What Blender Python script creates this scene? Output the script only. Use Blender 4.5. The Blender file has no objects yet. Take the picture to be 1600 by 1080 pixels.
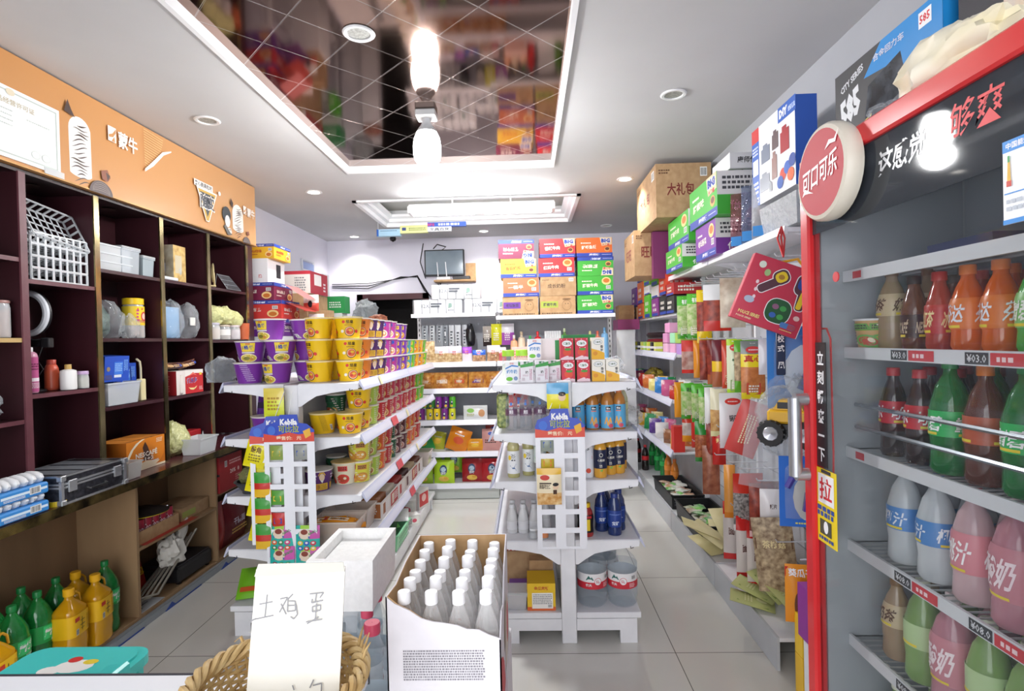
import bpy, math, random
from mathutils import Matrix, Vector, Euler
random.seed(7)
S = bpy.context.scene
COL = S.collection
PI = math.pi
# ------------------------------------------------------------ camera
CAM_F, CAM_H, ROLL, YAW, PITCH = 860.0, 1.45, .024, .0293, .0109
_fw = Vector((-math.sin(YAW)*math.cos(PITCH), math.cos(YAW)*math.cos(PITCH), -math.sin(PITCH)))
_r0 = Vector((math.cos(YAW), math.sin(YAW), 0)); _u0 = _r0.cross(_fw)
_R = _r0*math.cos(ROLL)-_u0*math.sin(ROLL); _U = _u0*math.cos(ROLL)+_r0*math.sin(ROLL)
cd = bpy.data.cameras.new('camera'); cd.sensor_width = 36; cd.lens = CAM_F/1600*36; cd.clip_start = .02
cam = bpy.data.objects.new('camera', cd); COL.objects.link(cam)
cam.matrix_world = Matrix(((_R.x, _U.x, -_fw.x, 0), (_R.y, _U.y, -_fw.y, 0), (_R.z, _U.z, -_fw.z, CAM_H), (0, 0, 0, 1)))
S.camera = cam
# ------------------------------------------------------------ world, exposure
W = bpy.data.worlds.new('world'); S.world = W; W.use_nodes = True
W.node_tree.nodes['Background'].inputs[0].default_value = (.93, .96, 1, 1)
W.node_tree.nodes['Background'].inputs[1].default_value = 1.1
S.view_settings.view_transform = 'Standard'; S.view_settings.look = 'None'
S.view_settings.exposure = 0.32; S.view_settings.gamma = 1
S.view_settings.use_curve_mapping = False
S.cycles.transparent_max_bounces = 24; S.cycles.max_bounces = 8; S.cycles.transmission_bounces = 6
S.cycles.diffuse_bounces = 4; S.cycles.glossy_bounces = 4
S.cycles.caustics_reflective = False; S.cycles.caustics_refractive = False
S.cycles.sample_clamp_indirect = 6
# ------------------------------------------------------------ materials
_mc = {}
def lin(h):
    h = h.lstrip('#'); h = h if len(h) == 6 else ''.join(q*2 for q in h); c = [int(h[i:i+2], 16)/255 for i in (0, 2, 4)]
    return tuple(x/12.92 if x <= .04045 else ((x+.055)/1.055)**2.4 for x in c)+(1,)
def _new(key):
    m = bpy.data.materials.new(key); m.use_nodes = True; m.node_tree.nodes.clear(); _mc[key] = m
    n = m.node_tree.nodes; o = n.new('ShaderNodeOutputMaterial')
    return m, n, m.node_tree.links, o
def col(h, r=.5, metal=0, spec=.5):
    key = f'c{h}_{r}_{metal}_{spec}'
    if key in _mc: return _mc[key]
    m, n, l, o = _new(key); b = n.new('ShaderNodeBsdfPrincipled')
    b.inputs['Base Color'].default_value = lin(h); b.inputs['Roughness'].default_value = r
    b.inputs['Metallic'].default_value = metal; b.inputs['Specular IOR Level'].default_value = spec
    l.new(b.outputs[0], o.inputs[0]); m.diffuse_color = lin(h); return m
def noisy(h, h2, scale=6, r=.5, stretch=(1, 1, 1), bump=0, metal=0, detail=4, lo=.35, hi=.7):
    key = f'n{h}{h2}{scale}{r}{stretch}{bump}{metal}'
    if key in _mc: return _mc[key]
    m, n, l, o = _new(key); b = n.new('ShaderNodeBsdfPrincipled')
    tc = n.new('ShaderNodeTexCoord'); mp = n.new('ShaderNodeMapping'); mp.inputs['Scale'].default_value = stretch
    t = n.new('ShaderNodeTexNoise'); t.inputs['Scale'].default_value = scale; t.inputs['Detail'].default_value = detail
    cr = n.new('ShaderNodeValToRGB'); cr.color_ramp.elements[0].position = lo; cr.color_ramp.elements[1].position = hi
    cr.color_ramp.elements[0].color = lin(h); cr.color_ramp.elements[1].color = lin(h2)
    l.new(tc.outputs['Object'], mp.inputs[0]); l.new(mp.outputs[0], t.inputs[0]); l.new(t.outputs[0], cr.inputs[0])
    l.new(cr.outputs[0], b.inputs['Base Color']); b.inputs['Roughness'].default_value = r; b.inputs['Metallic'].default_value = metal
    if bump:
        bp = n.new('ShaderNodeBump'); bp.inputs['Strength'].default_value = bump; bp.inputs['Distance'].default_value = .01
        l.new(t.outputs[0], bp.inputs['Height']); l.new(bp.outputs[0], b.inputs['Normal'])
    l.new(b.outputs[0], o.inputs[0]); return m
def film(h, a=.5, r=.15, crinkle=0):
    """thin plastic: part see-through, part tinted and glossy"""
    key = f'f{h}{a}{r}{crinkle}'
    if key in _mc: return _mc[key]
    m, n, l, o = _new(key); b = n.new('ShaderNodeBsdfPrincipled'); t = n.new('ShaderNodeBsdfTransparent'); mx = n.new('ShaderNodeMixShader')
    lw = n.new('ShaderNodeLayerWeight'); lw.inputs[0].default_value = .35
    mr = n.new('ShaderNodeMapRange'); mr.inputs['To Min'].default_value = a; mr.inputs['To Max'].default_value = min(1, a+.35)
    l.new(lw.outputs['Facing'], mr.inputs['Value']); l.new(mr.outputs[0], mx.inputs[0])
    b.inputs['Base Color'].default_value = lin(h); b.inputs['Roughness'].default_value = r; b.inputs['Specular IOR Level'].default_value = .8
    if crinkle:
        tc = n.new('ShaderNodeTexCoord'); v = n.new('ShaderNodeTexNoise'); v.inputs['Scale'].default_value = crinkle; v.inputs['Detail'].default_value = 3
        bp = n.new('ShaderNodeBump'); bp.inputs['Strength'].default_value = 1; bp.inputs['Distance'].default_value = .03
        l.new(tc.outputs['Object'], v.inputs[0]); l.new(v.outputs[0], bp.inputs['Height']); l.new(bp.outputs[0], b.inputs['Normal'])
    l.new(t.outputs[0], mx.inputs[1]); l.new(b.outputs[0], mx.inputs[2]); l.new(mx.outputs[0], o.inputs[0]); return m
def clear(h, a=.1, k=.45, r=.04, crinkle=0, base='#dfe5ea'):
    """clear plastic: tinted see-through with reflections growing towards the edge"""
    key = f'g{h}{a}{k}{r}{crinkle}{base}'
    if key in _mc: return _mc[key]
    m, n, l, o = _new(key); g = n.new('ShaderNodeBsdfPrincipled'); t = n.new('ShaderNodeBsdfTransparent'); mx = n.new('ShaderNodeMixShader')
    lw = n.new('ShaderNodeLayerWeight'); lw.inputs[0].default_value = .3
    mr = n.new('ShaderNodeMapRange'); mr.inputs['To Min'].default_value = a*.8; mr.inputs['To Max'].default_value = a+k*.75
    l.new(lw.outputs['Facing'], mr.inputs['Value']); l.new(mr.outputs[0], mx.inputs[0])
    if crinkle:
        tc = n.new('ShaderNodeTexCoord'); v = n.new('ShaderNodeTexNoise'); v.inputs['Scale'].default_value = crinkle; v.inputs['Detail'].default_value = 4
        bp = n.new('ShaderNodeBump'); bp.inputs['Strength'].default_value = 1; bp.inputs['Distance'].default_value = .02
        l.new(tc.outputs['Object'], v.inputs[0]); l.new(v.outputs[0], bp.inputs['Height']); l.new(bp.outputs[0], g.inputs['Normal'])
    t.inputs[0].default_value = [min(1, q*.3+.7) for q in lin(h)]; g.inputs['Base Color'].default_value = lin(base); g.inputs['Roughness'].default_value = r; g.inputs['Specular IOR Level'].default_value = 1
    l.new(t.outputs[0], mx.inputs[1]); l.new(g.outputs[0], mx.inputs[2]); l.new(mx.outputs[0], o.inputs[0]); return m
def emit(h, s):
    key = f'e{h}{s}'
    if key in _mc: return _mc[key]
    m, n, l, o = _new(key); e = n.new('ShaderNodeEmission'); e.inputs[0].default_value = lin(h); e.inputs[1].default_value = s
    l.new(e.outputs[0], o.inputs[0]); return m
WHITE = col('#f2f2f4', .45); BLACK = col('#15151a', .4)
SHELF = noisy('#e6e7ec', '#f1f2f6', 9, .35)
RAIL = col('#c3c6dc', .3)
KRAFT = noisy('#b48f66', '#c4a077', 25, .8)
KRAFT2 = noisy('#a98763', '#b89872', 25, .8)
CLEAR = clear('#f0f4f6', .08)
CLEARM = film('#eef2f5', .42, .2)
BAG = clear('#f8fafb', .16, .5, .1, 18)
CRK = clear('#fbfcfd', .13, .5, .1, 16)
GOLD = noisy('#5e5238', '#c9b88a', 7, .18, (1, 1, .35), metal=.9)
# ------------------------------------------------------------ mesh builder
_tc = {}; _kids = {}
_ts = bpy.data.scenes.new('type'); _dg = []
def textmesh(s, bold):
    k = (s, bold)
    if k in _tc: return _tc[k]
    if any(ord(q) > 0x2e80 for q in s): bold = min(bold, .022)
    if (s, bold) in _tc: _tc[k] = _tc[s, bold]; return _tc[k]
    c = bpy.data.curves.new('t', 'FONT'); c.body = s; c.resolution_u = 1; c.offset = bold
    o = bpy.data.objects.new('t', c); _ts.collection.objects.link(o)
    with bpy.context.temp_override(scene=_ts, view_layer=_ts.view_layers[0]): dg = bpy.context.evaluated_depsgraph_get()
    m = bpy.data.meshes.new_from_object(o.evaluated_get(dg), depsgraph=dg)
    vs = [(v.co.x, v.co.y) for v in m.vertices]; fs = [tuple(p.vertices) for p in m.polygons]
    bpy.data.objects.remove(o); bpy.data.curves.remove(c); bpy.data.meshes.remove(m)
    x0 = min(v[0] for v in vs); x1 = max(v[0] for v in vs); y0 = min(v[1] for v in vs); y1 = max(v[1] for v in vs)
    vs = [((x-x0)/(x1-x0)-.5, (y-y0)/(y1-y0)-.5) for x, y in vs]
    _tc[k] = (vs, fs, (x1-x0)/(y1-y0)); return _tc[k]
class MB:
    def __init__(s): s.v = []; s.f = []; s.mi = []; s.sm = []; s.mats = []; s.M = None; s.lay = 0
    def mat(s, m):
        if isinstance(m, str): m = col(m)
        if m not in s.mats: s.mats.append(m)
        return s.mats.index(m)
    def add(s, vs, fs, m, smooth=False):
        b = len(s.v)
        if s.M is not None: vs = [tuple(s.M @ Vector(v)) for v in vs]
        s.v += [tuple(v) for v in vs]
        lst = isinstance(m, list)
        k = None if lst else s.mat(m)
        for i, f in enumerate(fs):
            s.f.append(tuple(b+j for j in f)); s.mi.append(s.mat(m[i]) if lst else k); s.sm.append(smooth)
        return s
    def bx(s, x0, x1, y0, y1, z0, z1, m):
        vs = [(x, y, z) for x in (x0, x1) for y in (y0, y1) for z in (z0, z1)]
        return s.add(vs, [(0, 1, 3, 2), (4, 6, 7, 5), (0, 4, 5, 1), (2, 3, 7, 6), (0, 2, 6, 4), (1, 5, 7, 3)], m)
    def rb(s, x0, x1, y0, y1, z0, z1, m, c=.004):
        """box with chamfered edges"""
        vs = []; idx = {}
        X = (x0, x1); Y = (y0, y1); Z = (z0, z1)
        for i in (0, 1):
            for j in (0, 1):
                for k in (0, 1):
                    sx, sy, sz = (c, -c)[i], (c, -c)[j], (c, -c)[k]
                    for a in range(3):
                        p = [X[i]+sx, Y[j]+sy, Z[k]+sz]; p[a] = (X[i], Y[j], Z[k])[a]
                        idx[i, j, k, a] = len(vs); vs.append(tuple(p))
        f = []
        for a in range(3):
            for e in (0, 1):
                q = []
                for (p, r) in ((0, 0), (1, 0), (1, 1), (0, 1)):
                    t = [0, 0, 0]; t[a] = e; o = [b for b in range(3) if b != a]; t[o[0]] = p; t[o[1]] = r; q.append(idx[t[0], t[1], t[2], a])
                f.append(q)
        for a in range(3):
            o = [b for b in range(3) if b != a]
            for p in (0, 1):
                for r in (0, 1):
                    t0 = [0, 0, 0]; t1 = [0, 0, 0]; t1[a] = 1
                    for t in (t0, t1): t[o[0]] = p; t[o[1]] = r
                    f.append((idx[(*t0, o[0])], idx[(*t0, o[1])], idx[(*t1, o[1])], idx[(*t1, o[0])]))
        for i in (0, 1):
            for j in (0, 1):
                for k in (0, 1): f.append(tuple(idx[i, j, k, a] for a in range(3)))
        return s.add(vs, f, m)
    def lathe(s, prof, m, seg=20, c=(0, 0), smooth=True, sx=1, sy=1):
        """prof [(r,z)] bottom to top; m one material or one per segment"""
        vs = []; f = []; ms = []; n = len(prof)
        for r, z in prof:
            for k in range(seg):
                a = 2*PI*k/seg; vs.append((c[0]+sx*r*math.cos(a), c[1]+sy*r*math.sin(a), z))
        for i in range(n-1):
            for k in range(seg):
                k2 = (k+1) % seg
                f.append((i*seg+k, i*seg+k2, (i+1)*seg+k2, (i+1)*seg+k)); ms.append(m[i] if isinstance(m, list) else m)
        return s.add(vs, f, ms, smooth)
    def disc(s, r, z, m, seg=20, c=(0, 0)):
        return s.add([(c[0]+r*math.cos(2*PI*k/seg), c[1]+r*math.sin(2*PI*k/seg), z) for k in range(seg)], [tuple(range(seg))], m)
    def tube(s, pts, r, m, seg=6, close=False):
        pts = [Vector(p) for p in pts]; n = len(pts); vs = []; f = []
        up = None
        for i, p in enumerate(pts):
            if close: d = pts[(i+1) % n]-pts[i-1]
            else: d = pts[min(i+1, n-1)]-pts[max(i-1, 0)]
            d = d.normalized() if d.length else Vector((0, 0, 1))
            if up is None: up = d.cross(Vector((0, 0, 1)) if abs(d.z) < .9 else Vector((1, 0, 0))).normalized()
            else:
                up = (up-d*up.dot(d)); up = up.normalized() if up.length > 1e-6 else Vector((1, 0, 0))
            w = d.cross(up); rr = r[i] if isinstance(r, (list, tuple)) else r
            for k in range(seg):
                a = 2*PI*k/seg; vs.append(p+rr*(up*math.cos(a)+w*math.sin(a)))
        for i in range(n if close else n-1):
            j = (i+1) % n
            for k in range(seg):
                k2 = (k+1) % seg; f.append((i*seg+k, i*seg+k2, j*seg+k2, j*seg+k))
        if not close: f += [tuple(range(seg)), tuple((n-1)*seg+k for k in range(seg))]
        return s.add(vs, f, m, True)
    def prism(s, pts, ax, a0, a1, m):
        """2-D polygon extruded along axis ax ('x': pts are (y,z), 'y': (x,z), 'z': (x,y))"""
        def P(p, a): return {'x': (a, p[0], p[1]), 'y': (p[0], a, p[1]), 'z': (p[0], p[1], a)}[ax]
        n = len(pts); vs = [P(p, a0) for p in pts]+[P(p, a1) for p in pts]
        return s.add(vs, [tuple(range(n)), tuple(range(n, 2*n))]+[(i, (i+1) % n, n+(i+1) % n, n+i) for i in range(n)], m)
    def surf(s, fn, nu, nv, m, smooth=True, closeu=False):
        """grid fn(a,b) a,b in 0..1; m material or function(a,b)"""
        vs = [fn(i/nu, j/nv) for j in range(nv+1) for i in range(nu+1)]
        f = []; ms = []
        for j in range(nv):
            for i in range(nu):
                f.append((j*(nu+1)+i, j*(nu+1)+i+1, (j+1)*(nu+1)+i+1, (j+1)*(nu+1)+i))
                ms.append(m((i+.5)/nu, (j+.5)/nv) if callable(m) else m)
        return s.add(vs, f, ms, smooth)
    # -------- printed marks laid on a frame fr(u, v, e)
    def _e(s): s.lay += 1; return .0004+.00012*s.lay
    def pol(s, fr, pts, m):
        e = s._e(); return s.add([fr(u, v, e) for u, v in pts], [tuple(range(len(pts)))], m)
    def rc(s, fr, u0, v0, u1, v1, m, n=1):
        e = s._e(); vs = []; f = []
        for i in range(n+1):
            u = u0+(u1-u0)*i/n; vs += [fr(u, v0, e), fr(u, v1, e)]
            if i: f.append((2*i-2, 2*i, 2*i+1, 2*i-1))
        return s.add(vs, f, m)
    def el(s, fr, cu, cv, ru, rv, m, seg=14):
        e = s._e(); vs = [fr(cu, cv, e)]; f = []
        for h, q in ((.5, 1), (1, 2)):
            vs += [fr(cu+ru*h*math.cos(2*PI*k/seg), cv+rv*h*math.sin(2*PI*k/seg), e) for k in range(seg)]
        for k in range(seg):
            k2 = (k+1) % seg; f += [(0, 1+k, 1+k2), (1+k, 1+seg+k, 1+seg+k2, 1+k2)]
        return s.add(vs, f, m)
    def tx(s, fr, t, cu, cv, w, h, m, bold=.015, rot=0, shear=0):
        vs, fs, asp = textmesh(t, bold); e = s._e(); ca, sa = math.cos(rot), math.sin(rot)
        out = []
        for x, y in vs:
            x, y = x*w+shear*y*h, y*h
            out.append(fr(cu+x*ca-y*sa, cv+x*sa+y*ca, e))
        return s.add(out, fs, m)
    def ln(s, fr, u0, v0, u1, v1, rows, m, seed=0, fill=.55, vert=False):
        """rows of small print too fine to read"""
        e = s._e(); R = random.Random(seed); vs = []; f = []
        for i in range(rows):
            if vert: a, b, ta, tb = v1, v0, u0, u1
            else: a, b, ta, tb = u0, u1, v0, v1
            t0 = ta+(tb-ta)*(i+(1-fill)/2)/rows; t1 = t0+(tb-ta)*fill/rows; p = a; sg = 1 if b > a else -1
            hh = abs(t1-t0)
            while (b-p)*sg > hh:
                q = p+sg*hh*R.uniform(.6, 1.6)
                if (b-q)*sg < 0: q = b
                c4 = [(p, t0), (q, t0), (q, t1), (p, t1)]
                if vert: c4 = [(y, x) for x, y in c4]
                k = len(vs); vs += [fr(u, v, e) for u, v in c4]; f.append((k, k+1, k+2, k+3))
                p = q+sg*hh*R.uniform(.25, .6)
        if f: s.add(vs, f, m)
        return s
    def bar(s, fr, u0, v0, u1, v1, seed=1):
        s.rc(fr, u0, v0, u1, v1, col('#f0f0f0'), 2); e = s._e(); R = random.Random(seed); vs = []; f = []; n = 9
        for i in range(n):
            a = u0+(u1-u0)*(i+.7)/(n+1); b = a+(u1-u0)*R.uniform(.3, .7)/(n+1); k = len(vs)
            vs += [fr(a, v0+(v1-v0)*.1, e), fr(b, v0+(v1-v0)*.1, e), fr(b, v1-(v1-v0)*.1, e), fr(a, v1-(v1-v0)*.1, e)]; f.append((k, k+1, k+2, k+3))
        return s.add(vs, f, col('#202024'))
    def build(s, name, parent=None, sharp=.7):
        me = bpy.data.meshes.new(name); me.from_pydata(s.v, [], s.f)
        for m in s.mats: me.materials.append(m)
        me.polygons.foreach_set('material_index', s.mi); me.polygons.foreach_set('use_smooth', s.sm)
        me.update()
        if any(s.sm): me.set_sharp_from_angle(angle=sharp)
        o = bpy.data.objects.new(name, me); COL.objects.link(o)
        if parent is not None: o.parent = parent; _kids.setdefault(parent.name, []).append(o)
        return o
def plane(o, u, v, n=None):
    o, u, v = Vector(o), Vector(u).normalized(), Vector(v).normalized(); n = Vector(n) if n is not None else u.cross(v)
    return lambda a, b, e: tuple(o+u*a+v*b+n*e)
def front(y=0, x=0, z=0): return plane((x, y, z), (1, 0, 0), (0, 0, 1), (0, -1, 0))
def sideL(x, y=0, z=0): return plane((x, y, z), (0, -1, 0), (0, 0, 1), (-1, 0, 0))   # seen from -x
def sideR(x, y=0, z=0): return plane((x, y, z), (0, 1, 0), (0, 0, 1), (1, 0, 0))
def cyl(r, a0=-PI/2, c=(0, 0)):
    """wrap round a body of revolution: u is arc length from the front, r number or r(z)"""
    def fr(u, v, e):
        rr = (r(v) if callable(r) else r); a = a0+u/rr if not callable(r) else a0+u/rr
        return (c[0]+(rr+e)*math.cos(a), c[1]+(rr+e)*math.sin(a), v)
    return fr
# ------------------------------------------------------------ things
def tag(o, label=None, cat=None, group=None, kind=None):
    for k, v in (('label', label), ('category', cat), ('group', group), ('kind', kind)):
        if v: o[k] = v
    return o
def empty(name, loc=(0, 0, 0), rz=0):
    o = bpy.data.objects.new(name, None); COL.objects.link(o); o.location = loc; o.rotation_euler = (0, 0, rz); o.empty_display_size = .02
    return o
def dup(o, parent=None):
    c = o.copy(); COL.objects.link(c)
    if parent is not None: c.parent = parent
    for ch in _kids.get(o.name, ()): dup(ch, c)
    return c
_protos = {}
def put(key, maker, loc, label, group=None, rz=0, rx=0, ry=0, s=None, cat=None):
    """first call builds the thing, later ones copy it with its parts"""
    if key not in _protos:
        o = maker(); _protos[key] = o
    else:
        o = dup(_protos[key])
        for k in ('label', 'group'):
            if k in o: del o[k]
    o.location = (loc[0], loc[1], loc[2]+.001); o.rotation_euler = (rx, ry, rz)
    if s is not None: o.scale = (s, s, s) if not isinstance(s, tuple) else s
    else: o.scale = (1, 1, 1)
    tag(o, label, cat, group); return o
def struct(name, mb): return tag(mb.build(name), kind='structure')
ORD = ['first', 'second', 'third', 'fourth', 'fifth', 'sixth', 'seventh', 'eighth', 'ninth', 'tenth', 'eleventh', 'twelfth', 'thirteenth', 'fourteenth', 'fifteenth', 'sixteenth', 'seventeenth', 'eighteenth']
def od(i, n=None, a='first', z='last'):
    return a if i == 0 else (z if n is not None and i == n-1 else ORD[i])
# ------------------------------------------------------------ lamps (positions of the room's own lamps)
ZC = 2.68; YB = 6.55; XL = -2.38; XR = 1.34; YF = -1.3
def arealight(name, loc, rot, sx, sy, p, c=(1, 1, 1)):
    d = bpy.data.lights.new(name, 'AREA'); d.shape = 'RECTANGLE'; d.size = sx; d.size_y = sy; d.energy = p; d.color = c
    o = bpy.data.objects.new(name, d); COL.objects.link(o); o.location = loc; o.rotation_euler = rot; return o
arealight('shopfront_daylight', (-.5, YF-.15, 1.5), (PI/2, 0, 0), 3.4, 2.2, 68, (.97, .98, 1))
bulb_light = bpy.data.lights.new('bulb_light', 'POINT'); bulb_light.energy = 72; bulb_light.shadow_soft_size = .065; bulb_light.specular_factor = .25
o = bpy.data.objects.new('bulb_light', bulb_light); COL.objects.link(o); o.location = (-.53, 3.03, 2.38)
# ------------------------------------------------------------ room shell
def floor_mat():
    m, n, l, o = _new('floor_tile'); b = n.new('ShaderNodeBsdfPrincipled'); tc = n.new('ShaderNodeTexCoord')
    mp = n.new('ShaderNodeMapping'); mp.inputs['Location'].default_value = (-.64, -2.52, 0)
    br = n.new('ShaderNodeTexBrick'); br.offset = 0; br.inputs['Scale'].default_value = 1; br.inputs['Brick Width'].default_value = .79; br.inputs['Row Height'].default_value = .79
    br.inputs['Mortar Size'].default_value = .0022; br.inputs['Mortar Smooth'].default_value = .2; br.inputs['Color1'].default_value = lin('#dbdad4'); br.inputs['Color2'].default_value = lin('#dedcd7'); br.inputs['Mortar'].default_value = lin('#6f6d68')
    ns = n.new('ShaderNodeTexNoise'); ns.inputs['Scale'].default_value = 2.2; ns.inputs['Detail'].default_value = 5
    mx = n.new('ShaderNodeMixRGB'); mx.blend_type = 'MULTIPLY'; mx.inputs[0].default_value = .12
    l.new(tc.outputs['Object'], mp.inputs[0]); l.new(mp.outputs[0], br.inputs[0]); l.new(tc.outputs['Object'], ns.inputs[0])
    l.new(br.outputs[0], mx.inputs[1]); l.new(ns.outputs[0], mx.inputs[2]); l.new(mx.outputs[0], b.inputs['Base Color'])
    b.inputs['Roughness'].default_value = .16; b.inputs['Specular IOR Level'].default_value = .55
    l.new(b.outputs[0], o.inputs[0]); return m
struct('floor', MB().bx(XL-.2, XR+.2, YF-1.2, YB+.7, -.1, 0, floor_mat()))
WALLP = noisy('#e0deea', '#e3e1ec', 3, .75)
CEIL = noisy('#c2c1c2', '#c8c7c8', 2, .8)
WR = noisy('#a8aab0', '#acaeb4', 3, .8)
struct('wall_left', MB().bx(XL-.1, XL, YF, YB, 0, 3, WALLP))
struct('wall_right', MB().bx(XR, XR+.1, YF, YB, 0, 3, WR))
w = MB(); DX0, DX1, DZ = -2.03, -1.17, 2.03
w.bx(XL, DX0, YB, YB+.1, 0, 3, WALLP).bx(DX1, XR, YB, YB+.1, 0, 3, WALLP).bx(DX0, DX1, YB, YB+.1, DZ, 3, WALLP)
struct('wall_back', w)
w = MB(); w.bx(XL, XR, YF-.1, YF, 2.55, 3, WALLP).bx(XL, XL+.25, YF-.1, YF, 0, 2.55, WALLP).bx(XR-.5, XR, YF-.1, YF, 0, 2.55, WALLP)
struct('wall_front', w)
# dark doorway in the back wall
DW = noisy('#3a1c22', '#4a262c', 5, .4)
w = MB().bx(DX0, DX0+.07, YB-.03, YB+.06, 0, DZ, DW).bx(DX1-.07, DX1, YB-.03, YB+.06, 0, DZ, DW).bx(DX0, DX1, YB-.03, YB+.06, DZ-.07, DZ, DW)
struct('trim_1', w)
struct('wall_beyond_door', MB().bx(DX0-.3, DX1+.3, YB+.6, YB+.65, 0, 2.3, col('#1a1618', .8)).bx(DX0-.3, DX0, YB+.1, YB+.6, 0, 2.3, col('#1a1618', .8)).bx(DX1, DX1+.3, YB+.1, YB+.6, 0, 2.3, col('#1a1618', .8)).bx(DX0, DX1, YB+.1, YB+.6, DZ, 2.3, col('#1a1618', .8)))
# ceiling with two sunk panels
MX0, MX1, MY0, MY1 = -1.27, .215, .9, 3.94
RX0, RX1, RY0, RY1 = -1.49, .48, 4.72, 5.8
w = MB()
def slab(x0, x1, y0, y1): w.bx(x0, x1, y0, y1, ZC, ZC+.2, CEIL)
slab(XL-.1, XR+.1, YF-.1, MY0); slab(XL-.1, MX0, MY0, MY1); slab(MX1, XR+.1, MY0, MY1); slab(XL-.1, XR+.1, MY1, RY0)
slab(XL-.1, RX0, RY0, RY1); slab(RX1, XR+.1, RY0, RY1); slab(XL-.1, XR+.1, RY1, YB+.1)
struct('ceiling', w)
ZM = ZC+.035
def mirror_mat():
    m, n, l, o = _new('mirror_tile'); b = n.new('ShaderNodeBsdfPrincipled'); tc = n.new('ShaderNodeTexCoord')
    mp = n.new('ShaderNodeMapping'); mp.inputs['Rotation'].default_value = (0, 0, math.radians(45)); mp.inputs['Location'].default_value = (2.1185, -1.3746, 0)
    br = n.new('ShaderNodeTexBrick'); br.offset = 0; br.inputs['Scale'].default_value = 1; br.inputs['Brick Width'].default_value = .26; br.inputs['Row Height'].default_value = .26
    br.inputs['Mortar Size'].default_value = .0032; br.inputs['Mortar Smooth'].default_value = .3
    l.new(tc.outputs['Object'], mp.inputs[0]); l.new(mp.outputs[0], br.inputs[0])
    ns = n.new('ShaderNodeTexNoise'); ns.inputs['Scale'].default_value = 1.3; l.new(tc.outputs['Object'], ns.inputs[0])
    cr = n.new('ShaderNodeValToRGB'); cr.color_ramp.elements[0].color = lin('#67514a'); cr.color_ramp.elements[1].color = lin('#8f7468')
    l.new(ns.outputs[0], cr.inputs[0])
    mx = n.new('ShaderNodeMixRGB'); l.new(br.outputs['Fac'], mx.inputs[0]); l.new(cr.outputs[0], mx.inputs[1]); mx.inputs[2].default_value = lin('#8f837e')  # joints tinted paler to stand for metallic highlights along the grid
    l.new(mx.outputs[0], b.inputs['Base Color']); b.inputs['Metallic'].default_value = 1; b.inputs['Roughness'].default_value = .075
    bp = n.new('ShaderNodeBump'); bp.invert = True; bp.inputs['Strength'].default_value = 1; bp.inputs['Distance'].default_value = .008
    l.new(br.outputs['Fac'], bp.inputs['Height']); l.new(bp.outputs[0], b.inputs['Normal'])
    l.new(b.outputs[0], o.inputs[0]); return m
struct('ceiling_mirror_tiles', MB().bx(MX0-.05, MX1+.05, MY0-.05, MY1+.05, ZM, ZM+.02, mirror_mat()))
w = MB(); T = .022; MW = col('#f4f4f6', .4)
for (x0, x1, y0, y1) in ((MX0, MX0+T, MY0, MY1), (MX1-T, MX1, MY0, MY1), (MX0+T, MX1-T, MY0, MY0+T), (MX0+T, MX1-T, MY1-T, MY1)):
    w.bx(x0, x1, y0, y1, ZC-.012, ZM, MW)
struct('trim_2', w)
struct('ceiling_recess', MB().bx(RX0, RX1, RY0, RY1, ZC+.16, ZC+.18, noisy('#b9b9b4', '#c5c5c0', 3, .7)))
w = MB()
def cornice(ax, a0, a1, q, sg):
    pr = [(q, ZC-.015), (q+sg*.035, ZC-.015), (q+sg*.04, ZC+.02), (q+sg*.07, ZC+.03), (q+sg*.075, ZC+.06), (q+sg*.11, ZC+.075), (q+sg*.11, ZC+.1), (q, ZC+.1)]
    w.prism(pr, ax, a0, a1, MW)
cornice('x', RX0, RX1, RY0, 1); cornice('x', RX0, RX1, RY1, -1); cornice('y', RY0, RY1, RX0, 1); cornice('y', RY0, RY1, RX1, -1)
struct('trim_3', w)
# ------------------------------------------------------------ lamps as objects
r = tag(empty('led_bulb', (-.53, 3.03, ZM)), 'large glowing round LED bulb hanging from the dark mirrored ceiling', 'lamp')
MB().rb(-.055, .055, -.05, .05, -.04, 0, col('#dcdcdc', .3), .006).build('ceiling_mount', r)
MB().lathe([(.022, -.04), (.024, -.06), (.035, -.08), (.05, -.1), (.055, -.115)], col('#e6e6e8', .3), 20).build('socket', r)
MB().lathe([(.001, -.30), (.03, -.297), (.055, -.285), (.07, -.262), (.076, -.23), (.076, -.19), (.07, -.15), (.055, -.115)], emit('#ffffff', 40), 28).build('bulb', r)
t = tag(empty('tube_light', (-.37, 4.72, 2.56)), 'long glowing twin tube light below the rear ceiling recess', 'lamp')
t.rotation_euler = (0, 0, 0)
MB().rb(-.62, .62, -.05, .05, .03, .06, WHITE).build('housing', t)
for yy in (-.05, .05): MB().tube([(-.6, yy, 0), (.6, yy, 0)], .018, emit('#ffffff', 55), 12).build('tube', t)
for xx in (-.61, .61): MB().rb(xx-.015, xx+.015, -.08, .08, -.02, .04, WHITE).build('end_cap', t)
for xx in (-.25, .25): MB().tube([(xx, 0, .06), (xx, 0, ZC+.16-2.56)], .008, WHITE).build('hanger', t)
MB().rb(-.05, .03, -.1, -.075, -.05, .03, WHITE).build('driver_box', t)
def downlight(on):
    def mk():
        r = empty('downlight'); r['category'] = 'lamp'
        MB().lathe([(.062, 0), (.066, -.004), (.06, -.009), (.047, -.008), (.044, .0)], col('#e9e9ea', .3), 24).build('trim_ring', r)
        MB().disc(.044, -.004, emit('#fff8ee', 14) if on else noisy('#8d8d88', '#b5b5b0', 90, .4), 24).build('lens', r)
        return r
    return mk
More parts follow.
